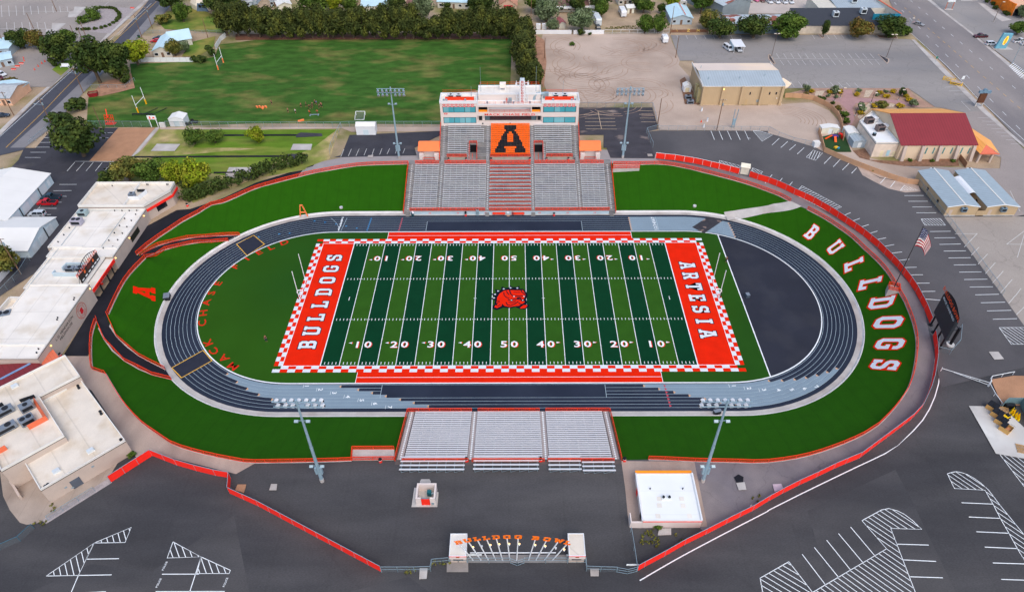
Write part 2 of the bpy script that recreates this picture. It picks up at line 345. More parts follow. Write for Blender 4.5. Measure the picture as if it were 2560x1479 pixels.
def slab(ch,grow=0.0):
    loops = SLAB[ch];outer = offset_loop(loops[0],grow) if grow else loops[0]
    holes = [offset_loop(h,-grow) if grow else h for h in loops[1:]]
    ls = [[Vector((p[0],p[1],0)) for p in l] for l in [outer,*holes]]
    fl = [p for l in ls for p in l];tr = []
    for t in tessellate_polygon(ls):
        a,b,c = (fl[k] for k in t)
        tr.append(t if (b.x-a.x)*(c.y-a.y)-(b.y-a.y)*(c.x-a.x) > 0 else (t[0],t[2],t[1]))
    w = max(p[0] for p in loops[0])
    return [(p.x-w/2,p.y-4) for p in fl],tr,w
def put_slab(mb,ch,c,up,h,z,grow=0.0,wide=1.0,m=0):
    """flat slab letter centred on c, height h, 'up' direction in the ground plane; z a number or function"""
    v,f,w = slab(ch,grow);u = Vector(up).normalized();r = Vector((u.y,-u.x));s = h/8
    zf = z if callable(z) else (lambda x,y: z);P = []
    for x,y in v:
        p = Vector(c)+r*(x*s*wide)+u*(y*s);P.append((p.x,p.y,zf(p.x,p.y)))
    mb.raw(P,f,m)
def put_text(mb,s,o,right,up,h,gap=.16,wide=1.0,m=0,centre=True,depth=0.0):
    """flat sans lettering in the plane spanned by right / up (3-D vectors); o is the centre (or left end) of the baseline"""
    R_,U_ = Vector(right).normalized(),Vector(up).normalized();k = h/GLY['H'][3];x = 0;items = []
    for ch in s:
        if ch == ' ': x += h*.45*wide;continue
        g = GLY[ch];items.append((x,g));x += g[2]*k*wide+h*gap
    tot = x-h*gap;x0 = -tot/2 if centre else 0;nrm = R_.cross(U_)
    for x,(v,f,w,hh) in items:
        P = [Vector(o)+R_*(x0+x+a*k*wide)+U_*(b*k)+nrm*depth for a,b in v]
        mb.raw(P,f,m)
    return tot

# ---------------------------------------------------------------- the bowl: its rim and the turf bank
RIM_W = [(-22.7,-56.4),(-31.48,-56.44),(-38.38,-56.69),(-50.57,-56.9),(-53.02,-56.75),(-55.86,-56.16),(-58.72,-55.54),(-61.64,-54.8),(-64.39,-54.02),(-66.73,-53.27),(-69.19,-52.25),(-73.34,-49.62),(-77.37,-46.96),(-82.43,-42.56),(-86.35,-38.54),(-88.99,-35.58),(-91.26,-32.99),(-92.07,-32.74),(-94.87,-31.64),(-96.28,-29.05),(-98.14,-25.14),(-99.84,-21.08),(-100.58,-18.65),(-101.19,-15.8),(-99.27,-13.18),(-100.01,-7.2),(-100.49,-0.5),(-99.92,4.66),(-98.93,9.01),(-101.89,10.5),(-100.58,14.6),(-98.9,18.35),(-96.89,22.21),(-94.81,26.19),(-91.76,30.29),(-89.23,34.52),(-85.99,35.85),(-82.9,38.85),(-78.58,43.34),(-72.92,46.79),(-67.27,49.84),(-62.64,52.23),(-56.89,54.35),(-51.64,56.06),(-46.23,57.09),(-32.8,57.8)]
RIM_E = [(32.8,57.8),(42.2,57),(49.43,57.02),(56.24,54.8),(60.69,52.61),(66.47,49.55),(73.43,45.38),(78.89,41.16),(82.06,38.35),(84.23,35.33),(87.97,31.3),(91.39,26.78),(94.08,21.87),(96.16,17.28),(97.54,11.93),(98.85,7.46),(99.68,2.73),(99.72,-1.42),(99.59,-5.83),(99.45,-9.53),(99.12,-11.79),(98.33,-16.55),(96.91,-21.79),(95.27,-25.81),(93.1,-30),(90.4,-34.64),(87.85,-38.21),(84.62,-41.65),(81.07,-44.98),(77.52,-47.93),(73.65,-50.28),(68.6,-52.62),(63.36,-54.6),(60.62,-55.46),(57.73,-56.18),(54.94,-56.66),(51.98,-57.06),(48.94,-57.18),(46.13,-57.05),(37.44,-56.79),(31.39,-56.41),(28.15,-56.28),(22.7,-56.4)]
EXTRA = ([RIM_W[0],(0,-56.4),RIM_E[-1]],[RIM_W[-1],(0,57.8),RIM_E[0]])
def _dseg(px,py,a,b):
    dx,dy = b[0]-a[0],b[1]-a[1];t = ((px-a[0])*dx+(py-a[1])*dy)/(dx*dx+dy*dy+1e-9);t = min(1,max(0,t))
    return math.hypot(px-a[0]-t*dx,py-a[1]-t*dy)
SEGS = [(l[i],l[i+1]) for l in (RIM_W,RIM_E,*EXTRA) for i in range(len(l)-1)]
def bank(x,y):
    ax = abs(x);din = (math.hypot(ax-52.2,y) if ax > 52.2 else abs(y))-40.0
    if din <= 0: return .35
    do = min(_dseg(x,y,a,b) for a,b in SEGS)
    return .35+(GZ-.4)*din/(din+do)
def on_bank(dz): return lambda x,y: bank(x,y)+dz
def densify(pts,step):
    out = []
    for a,b in zip(pts,pts[1:]):
        n = max(1,int(math.dist(a,b)/step));out += [(a[0]+(b[0]-a[0])*k/n,a[1]+(b[1]-a[1])*k/n) for k in range(n)]
    return out+[pts[-1]]
def smooth(pts, step=1.5):           # Catmull-Rom through the points
    out = []
    P = [pts[0]]+list(pts)+[pts[-1]]
    for i in range(1,len(P)-2):
        p0,p1,p2,p3 = (Vector(P[k][:2]) for k in (i-1,i,i+1,i+2));n = max(1,int((p2-p1).length/step))
        for k in range(n):
            t = k/n;out.append(tuple(.5*((2*p1)+(p2-p0)*t+(2*p0-5*p1+4*p2-p3)*t*t+(3*p1-p0-3*p2+p3)*t**3)))
    return out+[tuple(pts[-1][:2])]
def stad(R, n=48, s=52.2):           # closed stadium curve, anticlockwise from (s, -R)
    return [(s+R*math.sin(PI*k/n),-R*math.cos(PI*k/n)) for k in range(n+1)]+[(-s-R*math.sin(PI*k/n),R*math.cos(PI*k/n)) for k in range(n+1)]

# ground far and wide, with the bowl cut out of it
g = MB();HOLE = [q for l in (RIM_W,RIM_E) for q in densify(l,2)];n = len(HOLE)
FARP = [(p[0]*900/math.hypot(*p),p[1]*900/math.hypot(*p)) for p in HOLE]
g.v = [(*p,GZ-.03) for p in HOLE+FARP];g.f = [(k,(k+1) % n,n+(k+1) % n,n+k) for k in range(n)];g.m = [0]*n;g.build('ground',M_yard,kind='structure')
g = MB()
for rimpts in (RIM_W,RIM_E):
    T = densify(rimpts,1.0);F = []
    for (x,y) in T:
        ax = abs(x);sg = 1 if x > 0 else -1
        if ax > 52.2:
            d = math.hypot(ax-52.2,y);F.append((sg*(52.2+(ax-52.2)*39.9/d),y*39.9/d))
        else: F.append((x,math.copysign(39.9,y)))
    ns = 22;i0 = len(g.v)
    for (tx,ty),(fx,fy) in zip(T,F):
        for k in range(ns+1):
            s = k/ns;x,y = fx+(tx-fx)*s,fy+(ty-fy)*s;g.v.append((x,y,bank(x,y) if k < ns else GZ-.02))
    for i in range(len(T)-1):
        for k in range(ns):
            a = i0+i*(ns+1)+k;b = a+ns+1;g.f.append((a,b,b+1,a+1));g.m.append(0)
bank_o = g.build('grass_bank',M_turf,kind='structure',smooth=True)

# white / concrete kerb along the rim
kb = MB()
def kerb(pts,off,w,z0,z1):
    P = smooth(pts,2.0)
    for a,b in zip(P,P[1:]): kb.beam((*a,(z0+z1)/2),(*b,(z0+z1)/2),w,z1-z0)
RW_A = RIM_W[1:24];RW_B = RIM_W[24:29];RW_C = RIM_W[29:]
RE_A = RIM_E[1:10];RE_B = RIM_E[10:-1]
for part in (RW_A,RW_B,RW_C,RE_A,RE_B): kerb(part,0,.32,GZ-.1,GZ+.10)
kb.build('rim_kerb',M_conc,kind='structure')

# ---------------------------------------------------------------- floor of the bowl
g = MB();g.sheet(stad(41.0),-.10);g.build('bowl_floor',M_conc,kind='structure')
g = MB();C0 = stad(38.55);C1 = stad(39.75)
def ring(mb,A,B,z0,z1,m=0):
    n = len(A);i = len(mb.v);mb.v += [(p[0],p[1],z0) for p in A]+[(p[0],p[1],z1) for p in B]
    for k in range(n): mb.f.append((i+k,i+n+k,i+n+(k+1) % n,i+(k+1) % n));mb.m.append(m)
ring(g,C0,C1,.06,.12);ring(g,stad(38.55),stad(38.54),.06,-.1)
band = g.build('concrete_apron',M_conc,kind='structure')
g = MB();ring(g,C1,stad(40.0),.12,.48);ring(g,stad(40.0),stad(40.25),.48,.5);ring(g,stad(40.25),stad(40.27),.5,.2)
g.build('apron_kerb',mat('apron_kerb_concrete',(212,210,208),.8,var=.1,scale=.4),kind='structure')
g = MB();ring(g,stad(30.1),stad(38.54),0,0);track = g.build('running_track',M_track,kind='structure')
g = MB();ring(g,stad(29.85),stad(30.13),.04,.04);ring(g,stad(30.13),stad(30.14),.04,0);g.build('track_kerb',M_paint,kind='structure')
g = MB();g.sheet(stad(29.86),0.0);infield = g.build('infield_turf',M_infield_o,kind='structure')
CURVE = [(52.2+29.84*math.sin(PI*k/60),-29.84*math.cos(PI*k/60)) for k in range(61)]
g = MB();g.sheet([p for p in CURVE if p[0] > 62.2]+[(62.2,28.11),(62.2,-28.11)],.006);g.build('throwing_infield',M_dzone,kind='structure')
g = MB();g.line([(62.2,-28.1),(62.2,28.1)],.28,.012);g.build('infield_edge_line',M_paint,infield)

# --- the playing field
Y_ = .9144;HW = 24.384
g = MB();g.sheet([(-54.86,-HW),(54.86,-HW),(54.86,HW),(-54.86,HW)],.006);field = g.build('playing_field',M_infield,kind='structure')
# the stripes mirror about midfield in the photograph: both ends dark, the middle light
d = MB()
for k in range(20):
    j = k if k < 10 else 19-k
    if j % 2 == 0:
        x0 = -45.72+k*5*Y_;d.sheet([(x0,-HW),(x0+5*Y_,-HW),(x0+5*Y_,HW),(x0,HW)],.010)
d.build('dark_stripes',M_turf_dk,field)
d = MB()
for sx in (-1,1): d.sheet([(sx*45.72,-HW),(sx*54.86,-HW),(sx*54.86,HW),(sx*45.72,HW)][::sx],.010)
ez = d.build('end_zone_turf',M_orange_turf,field)
# checkered border, two squares wide
dw,do = MB(),MB();B0x,B0y = 54.86,HW;nb = 2;sq = 1.05
def chk(mb,x0,y0,x1,y1): mb.sheet([(x0,y0),(x1,y0),(x1,y1),(x0,y1)],.012)
nx = 62;sx_ = 2*(B0x+2*sq)/nx
for side in (-1,1):
    for r in range(2):
        for k in range(nx):
            x0 = -(B0x+2*sq)+k*sx_
            if side*1 and r == 0 and (k < 1 or k > nx-2): continue
            y = side*(B0y+sq*r);y2 = side*(B0y+sq*(r+1));a,b = min(y,y2),max(y,y2)
            white = (k+r+(0 if side < 0 else 1)) % 2 == 1
            chk(dw if white else do,x0,a,x0+sx_,b)
ny = 32;sy_ = 2*B0y/ny
for side in (-1,1):
    for r in range(2):
        for k in range(ny):
            x = side*(B0x+sq*r);x2 = side*(B0x+sq*(r+1));a,b = min(x,x2),max(x,x2)
            chk(dw if (k+r) % 2 == 0 else do,a,-B0y+k*sy_,b,-B0y+(k+1)*sy_)
do.build('orange_border_squares',M_orange_turf,field);dw.build('white_border_squares',M_white_turf,field)
# team strips along both sidelines
d = MB();l = MB()
for s in (-1,1):
    d.sheet([(-36.3,s*26.49),(36.4,s*26.49),(36.4,s*29.8),(-36.3,s*29.8)][::s],.008)
    l.line([(-36.3,s*28.13),(36.4,s*28.13)],.12,.016);l.line([(-36.3,s*26.49),(-36.3,s*29.8)],.12,.016);l.line([(36.4,s*26.49),(36.4,s*29.8)],.12,.016)
d.build('team_area_turf',M_orange_turf,field);l.build('team_area_lines',M_paint,field)
# yard lines, hash marks, boundary
l = MB();z = .016
for k in range(21): l.line([(-45.72+k*5*Y_,-HW),(-45.72+k*5*Y_,HW)],.16 if 0 < k < 20 else .24,z)
l.line([(-54.86,-HW),(54.86,-HW),(54.86,HW),(-54.86,HW)],.22,z+.002,closed=True)
for k in range(1,100):
    if k % 5 == 0:
        for yy in (-8.13,8.13): l.line([(-45.72+k*Y_-.45,yy),(-45.72+k*Y_+.45,yy)],.16,z)
        continue
    x = -45.72+k*Y_
    for yy in (-HW+.85,-8.13,8.13,HW-.85): l.line([(x,yy-.38),(x,yy+.38)],.15,z)
for s in (-1,1): l.line([(s*(45.72-2.75),-.7),(s*(45.72-2.75),.7)],.16,z)
l.line([(-9.55,0),(-8.75,0)],.14,z);l.line([(8.75,0),(9.55,0)],.14,z)
l.build('yard_lines',M_paint,field)
# yard numbers with an orange drop shadow and a direction arrow
nw,nr = MB(),MB()
for x10 in range(-4,5):
    n = str(50-abs(x10)*10);x = x10*10*Y_
    for s in (-1, 1):                     # s = -1: near side, upright for the camera
        for mb,off,zz in ((nr,.22,.020),(nw,0,.024)):
            for j,ch in enumerate(n):
                cx = x+(-1.32 if j == 0 else 1.32)*(1 if s < 0 else -1)
                put_text(mb,ch,(cx+off*(1 if s < 0 else -1),s*17.2+(-1.1 if s < 0 else 1.1)-off*.5*(1 if s < 0 else -1),zz),(1,0,0) if s < 0 else (-1,0,0),(0,1,0) if s < 0 else (0,-1,0),2.15,wide=1.25)
            if x10:
                dx = math.copysign(1,x10);cx = x+dx*2.75+off*(1 if s < 0 else -1);cy = s*17.2-(.55*s)
                mb.face([(cx,cy-.28,zz),(cx+dx*.9,cy,zz),(cx,cy+.28,zz)][::int(dx)])
nr.build('yard_number_shadows',M_orange_turf,field);nw.build('yard_numbers',M_paint,field)
# end zone words
eo,ew = MB(),MB()
for i,ch in enumerate('BULLDOGS'):
    c = (-50.35,-17.25+i*4.98);put_slab(eo,ch,c,(-1,0),4.35,.018,grow=.42,wide=.9);put_slab(ew,ch,c,(-1,0),4.35,.022,wide=.9)
for i,ch in enumerate('ARTESIA'):
    c = (50.42,13.68-i*4.565);put_slab(eo,ch,c,(1,0),4.35,.018,grow=.42,wide=.86);put_slab(ew,ch,c,(1,0),4.35,.022,wide=.86)
eo.build('end_zone_letter_edges',M_black_turf,field);ew.build('end_zone_letters',M_white_turf,field)
# arc of small orange capitals round the west end
arc = MB()
SP = {'M': (-66.86,-24.48),'A': (-69.93,-21.77),'C': (-73.08,-19.35),'K': (-75.58,-16.35),'C2': (-79.34,-9.3),'H': (-80.36,-5.48),'A2': (-80.91,-1.38),
      'S': (-80.79,2.44),'E': (-80.28,6.46),'F': (-77.59,13.72),'I': (-75.37,17.22),'E2': (-72.67,20.19),'L': (-69.77,22.45),'D': (-66.5,24.89)}
for k,p in SP.items():
    u = Vector((p[0]+52.2,p[1]-.2)).normalized();r = Vector((u.y,-u.x));h = 2.0
    o = Vector(p)-u*(h/2)
    put_text(arc,k[0],(o.x,o.y,.014),(r.x,r.y,0),(u.x,u.y,0),h,wide=1.3)
arc.build('arc_lettering',mat('deep_red_turf',(206,34,8),.95,var=.06),infield)

# midfield emblem: a plain orange dog's head with a black outline and a spiked collar, upright for the far stand
EB = lambda pts: [((x-500)*.0116,-(y-440)*.0163+.1) for x,y in pts]
emb_k,emb_o,emb_w = MB(),MB(),MB()
out = EB([(70,330),(190,325),(165,225),(300,245),(320,150),(410,185),(500,175),(515,120),(580,165),(680,165),(740,130),(745,215),(810,210),(870,250),(930,350),(925,410),(890,470),(910,560),(890,600),(960,605),(955,650),(860,720),(760,715),(640,660),(540,690),(370,675),(220,735),(120,700),(115,640),(160,600),(170,500),(40,452),(160,420)])
emb_k.sheet(out,.020)
emb_o.sheet(offset_loop(EB([(210,420),(270,320),(380,245),(490,230),(620,240),(720,240),(830,240),(890,340),(880,400),(850,470),(870,550),(820,590),(730,640),(600,655),(520,670),(400,650),(345,600),(340,640),(220,700),(145,665),(175,610),(210,600),(195,560)]),-.16),.024)
for cx,cy in ((552,496),(812,500)): emb_k.sheet(EB([(cx-50,cy+6),(cx-6,cy-30),(cx+46,cy-10),(cx+10,cy+34)]),.028)
emb_o.sheet(EB([(745,680),(830,610),(925,625),(860,690),(770,700)]),.024)
for cx,cy in ((150,440),(172,350),(242,268),(372,212),(532,188),(692,194)): emb_w.sheet(EB([(cx-30,cy),(cx-5,cy-18),(cx+28,cy),(cx-5,cy+16)]),.024)
for cx,cy in ((612,405),(842,405)): emb_w.sheet(EB([(cx-22,cy-16),(cx+20,cy-14),(cx+4,cy+20)]),.030)
for cx,cy in ((552,496),(812,500)): emb_w.sheet(EB([(cx-20,cy),(cx,cy-14),(cx+20,cy),(cx,cy+12)]),.030)
ln = lambda pts,w: emb_k.line(EB(pts),w*2.1,.027)
ln([(505,235),(530,330),(580,385),(720,395),(860,385)],.16);ln([(770,240),(800,300),(870,350)],.14);ln([(600,290),(680,305),(760,305)],.10)
ln([(370,300),(385,380),(440,430),(500,455)],.13);ln([(435,265),(460,320),(500,365)],.13);ln([(470,480),(520,500),(600,480),(700,470),(790,490),(850,480)],.18)
ln([(425,540),(460,610),(540,625),(620,590),(710,530)],.14);ln([(490,540),(560,560),(650,520)],.12);ln([(720,560),(760,600),(820,590)],.12);ln([(200,520),(280,510)],.1)
ln([(215,590),(250,545),(290,545)],.1);ln([(200,610),(250,640),(300,595)],.1);ln([(345,600),(360,650),(390,655)],.14);ln([(680,450),(730,435),(780,455)],.3)
emb_k.build('emblem_outline',M_black_turf,field);emb_o.build('emblem_head',M_orange_turf,field);emb_w.build('emblem_studs_and_teeth',M_white_turf,field)

# ---------------------------------------------------------------- track markings
LW = 1.0;RL = [30.45+LW*k for k in range(8)]
def tpos(x, y):                       # lane coordinate: x along the straight, then 34 m per radian round the bend
    sy = 1 if y > 0 else -1;ax = abs(x)
    if ax <= 52.2: return x
    a = math.atan2(ax-52.2,abs(y));return math.copysign(52.2+34*a,x)
def tpt(R,t,sy):
    if abs(t) <= 52.2: return (t,sy*R)
    a = (abs(t)-52.2)/34;return (math.copysign(52.2+R*math.sin(a),t),sy*R*math.cos(a))
lm = MB()
for k,R_ in enumerate(RL):
    if k in (0,7): lm.line(stad(R_),.075,.008,closed=True);continue
    # lanes 1-4 are unpainted along the middle of each straight
    free_s,free_n = ((-29.8,22.6),(-25.2,22.0))
    hi_s,hi_n = k <= 3,k <= 4
    def seg(t0,t1,sy): lm.line([tpt(R_,t0+(t1-t0)*i/60,sy) for i in range(61)],.075,.008)
    t9 = 52.2+34*PI/2
    for sy,free,hit in ((-1,free_s,hi_s),(1,free_n,hi_n)):
        if hit: seg(-t9,free[0],sy);seg(free[1],t9,sy)
        else: seg(-t9,t9,sy)
for t in (-29.8,22.6): lm.line([(t,-RL[0]),(t,-RL[4])],.1,.010)
for t in (-25.2,22.0): lm.line([(t,RL[0]),(t,RL[5])],.1,.010)
lm.line([(-50.9,RL[0]),(-50.2,RL[7])],.12,.011);lm.line([(45.0,RL[0]),(45.0,RL[7])],.12,.011)
lm.line(smooth([(-51.3,RL[0]),(-51.9,32.5),(-53.2,35.0),(-55.3,37.4)],.5),.1,.011)
lm.build('lane_lines',M_cyan_line,track)
zones = MB();ztri = MB()
def zone(k, a, b, sy, n=40):          # grey exchange zone in lane k from point a to point b
    t0,t1 = tpos(*a),tpos(*b);A = [tpt(RL[k-1]+.05,t0+(t1-t0)*i/n,sy) for i in range(n+1)];B = [tpt(RL[k]-.05,t0+(t1-t0)*i/n,sy) for i in range(n+1)]
    i0 = len(zones.v);zones.v += [(p[0],p[1],.004) for p in A+B]
    for i in range(n):
        q = (i0+i,i0+i+1,i0+n+2+i,i0+n+1+i);zones.f.append(q if (t1 > t0) == (sy > 0) else q[::-1]);zones.m.append(0)
    for t,dr in ((t0,-1),(t1,1)):
        pa,pb = tpt(RL[k-1]+.1,t,sy),tpt(RL[k]-.1,t,sy);pc = tpt((RL[k]+RL[k-1])/2,t-dr*.55,sy);ztri.face([(*pa,.013),(*pb,.013),(*pc,.013)])
SW0 = [(-67.56,-26.85),(-64.5,-29.53),(-61.48,-31.65),(-58.29,-33.45),(-54.82,-34.98),(-51.5,-36.05),(-48.45,-37.1)]
SW1 = [(-39.4,-30.71),(-35.05,-31.73),(-31.66,-32.86),(-28.32,-33.91),(-24.89,-34.98),(-21.61,-36.05),(-18.25,-37.04)]
SE0 = [(31.57,-30.78),(34.97,-31.95),(38.33,-33.07),(41.68,-34.12),(45.05,-35.22),(48.47,-36.34),(51.78,-37.54)]
SE1 = [(61.54,-29.29),(64.74,-29.46),(67.76,-28.99),(70.59,-28.42),(73.47,-27.73),(76.34,-26.76),(79.15,-25.69)]
NE1 = [(67.05,26.75),(67.05,28.01),(67.21,29.29),(67.21,30.57),(67.23,31.97),(67.21,33.18),(67.18,34.34)]
for k in range(7):
    zone(k+1,SW0[k],SW1[k],-1);zone(k+1,SE0[k],SE1[k],-1);zone(k+1,(36.6,30),NE1[k],1)
zones.build('exchange_zones',M_track_grey,track);ztri.build('zone_triangles',mat('tan_zone_paint',(206,160,120),.8),track)
num = MB()
def lane_no(n,p,ang,h=1.0): put_text(num,str(n),(p[0]-math.cos(ang+PI/2)*h/2,p[1]-math.sin(ang+PI/2)*h/2,.016),(math.cos(ang),math.sin(ang),0),(-math.sin(ang),math.cos(ang),0),h,wide=1.1)
for n,p in enumerate([(-47.54,-30.75),(-44.08,-31.86),(-40.66,-32.89),(-37.26,-34.03),(-33.9,-35.11),(-30.65,-36.14),(-27.18,-37.16)]): lane_no(n+1,p,-PI/2)
for n,p in enumerate([(52.82,-31),(56.21,-31.79),(59.59,-32.21),(62.96,-32.28),(66.06,-32.23),(69.16,-31.93),(72.1,-31.38)]): lane_no(n+1,p,-PI/2+.05+n*.09)
for n,p in enumerate([(-51.68,31.15),(-51.69,32.19),(-51.57,33.24),(-51.64,34.3),(-51.57,35.26),(-51.57,36.28),(-51.56,37.25)]): lane_no(n+1,p,0,1.0)
for n,p in enumerate([(44.25,30.94),(44.22,31.98),(44.17,33.03),(44.18,34.09),(44.14,35.04),(44.1,36.01),(44.12,36.98)]): lane_no(n+1,p,PI/2,1.0)
for p in [(-48.31,-30.81),(-44.98,-31.85),(-41.53,-32.95),(-38.16,-34.03),(-34.77,-35.1),(-31.45,-36.14),(-28.11,-37.16),(51.7,-31),(55.07,-31.79),(58.41,-32.39)]: num.line([(p[0],p[1]-.5),(p[0],p[1]+.5)],.08,.016)
num.build('lane_numbers',M_paint,track)
tri = MB()
def trow(x,sy,n,dirx,rr=range(7)):
    for k in rr:
        y = sy*(RL[k]+.5);xx = x+.05*k;tri.face([(xx,y-.4,.016),(xx+dirx*.55,y,.016),(xx,y+.4,.016)])
trow(36.4,-1,7,1);trow(-33.2,1,7,-1)
tri.build('red_exchange_marks',mat('dusty_red_paint',(190,70,84),.8),track)
tri = MB();trow(-42.8,1,7,-1)
for p in [(-74.78,27.68),(-69.02,29.18),(-65.95,29.52),(-59.8,35.78),(-56.44,35.12),(-49.62,33.08),(-46.19,32.01),(-52.92,34.15)]: tri.face([(p[0]-.35,p[1]-.3,.016),(p[0]+.4,p[1],.016),(p[0]-.35,p[1]+.3,.016)])
tri.build('blue_hurdle_marks',mat('hurdle_blue_paint',(30,130,190),.8),track)

# rubber mats where carts cross the track
def flat_thing(name,poly,z,m,label,cat,edge=None,thick=.03,group=None):
    cx = sum(p[0] for p in poly)/len(poly);cy = sum(p[1] for p in poly)/len(poly)
    t = thing(name,label,cat,(cx,cy,z),group)
    MB().prism(poly,z,z+thick).build('pad',m,t)
    if edge: MB().line(poly,.3,z+thick+.004,closed=True).build('border',edge,t)
    return t
M_mat = mat('black_rubber_mat',(40,44,58),.9,var=.12,scale=.6,fine=.1)
flat_thing('crossing_mat',[(-81.49,-24.93),(-78,-28.14),(-72.52,-22.61),(-75.86,-19.1)],.015,M_mat,'black crossing mat with yellow edges on the south-west bend of the track','mat',M_yellowpaint)
flat_thing('crossing_mat',[(-80.46,24.14),(-75.79,18.72),(-72.18,24.11),(-76.65,28.53)],.015,M_mat,'black crossing mat with yellow edges on the north-west bend of the track','mat',M_yellowpaint)
flat_thing('crossing_mat',[(55.31,32.03),(58.27,28.82),(66.78,36.65),(66.72,39.81),(63.44,39.28)],.03,mat('scuffed_rubber_mat',(56,56,62),.9,var=.2,scale=.5,rgb2=(150,128,118),scale2=.35,thr=(.58,.66)),'scuffed black rubber mat lying askew at the foot of the concrete ramp','mat')

# ---------------------------------------------------------------- ramps down the bank
def ramp(name,A,B,m,dz=.06):
    A,B = smooth(A,1.2),smooth(B,1.2);n = 60
    def at(L,t):
        ds = [0]
        for a,b in zip(L,L[1:]): ds.append(ds[-1]+math.dist(a,b))
        s = t*ds[-1]
        for i in range(len(L)-1):
            if s <= ds[i+1]+1e-9:
                u = (s-ds[i])/max(1e-9,ds[i+1]-ds[i]);return (L[i][0]+(L[i+1][0]-L[i][0])*u,L[i][1]+(L[i+1][1]-L[i][1])*u)
        return L[-1]
    mb = MB();w = 6
    for i in range(n+1):
        a,b = at(A,i/n),at(B,i/n)
        for j in range(w+1):
            x,y = a[0]+(b[0]-a[0])*j/w,a[1]+(b[1]-a[1])*j/w
            mb.v.append((x,y,min(bank(x,y),GZ)+dz+max(0,10-i)*.035+(.05 if i > n-8 else 0)))
    for i in range(n):
        for j in range(w):
            k = i*(w+1)+j;mb.f.append((k,k+1,k+w+2,k+w+1));mb.m.append(0)
    o = mb.build(name,m,kind='structure')
    return A,B
SWR_A = [(-102.82,-13.05),(-99.81,-17.72),(-97.37,-20.82),(-94.42,-23.81),(-90.89,-26.18),(-86.9,-28.27),(-83.84,-29.06),(-79.81,-29.12)]
SWR_B = [(-99.9,-12.87),(-98.18,-16.04),(-95.82,-18.61),(-92.68,-21.09),(-89.27,-23.14),(-86.37,-24.39),(-82.52,-25.81)]
ramp('black_ramp',SWR_A,SWR_B,M_asphalt_blk)
NWR_A = [(-101.11,10.42),(-100.19,13.1),(-98.33,15.96),(-95.64,18.85),(-92.56,21.57),(-89.26,23.89),(-84.54,26.4),(-80.52,28.1)]
NWR_B = [(-99.28,9.38),(-98.51,12.99),(-96.55,15.54),(-94.02,18.17),(-91.13,20.68),(-87.8,22.93),(-82.99,25.25)]
ramp('black_ramp',NWR_A,NWR_B,M_asphalt_blk)
NER_A = [(88.38,32.4),(83.45,33.27),(78.33,34.94),(75.08,35.33),(69.58,35.6),(66.75,34.81)]
NER_B = [(84.11,35.37),(80.24,36.94),(78.59,37.06),(72.53,38.06),(68.17,38.41),(66.23,38.48)]
ramp('concrete_ramp',NER_A,NER_B,M_conc,.05)

# ---------------------------------------------------------------- bank lettering
LT = MB();LE = MB()
for ch,b,t in (('B',(86.61,23.67),(89.60,25.46)),('U',(90.62,16.70),(93.95,17.50)),('L',(92.67,9.69),(96.62,8.96)),('L',(93.93,2.36),(98.03,0.40)),
                 ('D',(93.79,-4.98),(97.91,-7.65)),('O',(92.54,-11.92),(96.77,-15.49)),('G',(89.92,-19.43),(94.17,-22.80)),('S',(86.14,-26.13),(90.12,-29.66))):
    u = (t[0]-b[0],t[1]-b[1]);c = ((t[0]+b[0])/2,(t[1]+b[1])/2);h = math.hypot(*u)*.97
    put_slab(LE,ch,c,u,h,on_bank(.09),grow=.5,wide=1.0);put_slab(LT,ch,c,u,h,on_bank(.14),wide=1.0)
LE.build('bank_letter_edges',M_orange_turf,bank_o);LT.build('bank_letters',M_white_turf,bank_o)
LA = MB();b,t = (-94.23,-0.59),(-98.33,-1.87);put_slab(LA,'A',((t[0]+b[0])/2,(t[1]+b[1])/2),(t[0]-b[0],t[1]-b[1]),math.hypot(t[0]-b[0],t[1]-b[1]),on_bank(.10),grow=.12,wide=1.15)
LA.build('bank_letter',M_orange_turf,bank_o)

# ---------------------------------------------------------------- ground covers round the bowl (each 4 mm above the one below)
LAY = [0]
def cover(name,polys,m,holes=(),dz=None):
    LAY[0] += 1;z = GZ+(.004*LAY[0] if dz is None else dz);mb = MB()
    for p in polys: mb.sheet(p,z,holes=holes)
    o = mb.build(name,m,kind='structure');o['z'] = z
    return o
RIM = RIM_W+RIM_E
south = [(-150,-165),(260,-165),(260,20),(127,33),(118,44),(110,52),(90,62),(70,70),(40,72),(40,62),(32.8,57.8)]+RIM_E[1:]+RIM_W[:20]+[(-100,-50),(-108,-62),(-150,-80)]
lot = cover('asphalt_lot',[south],M_asphalt)
cover('worn_lot_surface',[[(56.4,-67.9),(62.1,-65.3),(76.7,-58.8),(77,-65.8),(76.9,-72.9),(76.9,-83.4),(55.5,-83.4)],[(-27.5,-83.3),(-17.3,-80.5),(-13.5,-83.3)],[(-82.2,-83.2),(-74,-78.1),(-62.6,-79.5),(-51.5,-68.5),(-44.5,-83.2)]],mat('rubbed_asphalt',(78,77,78),.9,var=.14,scale=.16,rgb2=(64,64,67),scale2=.06,thr=(.4,.66),fine=.16,stretch=(.5,1.4,1)))
north_court = cover('concourse',[[(-46,57.1),(-32.8,57.8),(32.8,57.8),(42.2,57.0),(49.4,57.0),(56,54.9),(60,58),(52,64.5),(43,66.5),(-40,66.5),(-52,63.5),(-62,59),(-70,52),(-67.3,49.9),(-56.9,54.4),(-51.6,56.1)]],mat('concourse_concrete',(152,146,146),.9,var=.08,scale=.3,fine=.08,seam=[('X',3.0,.9),('Y',3.0,.92)]))
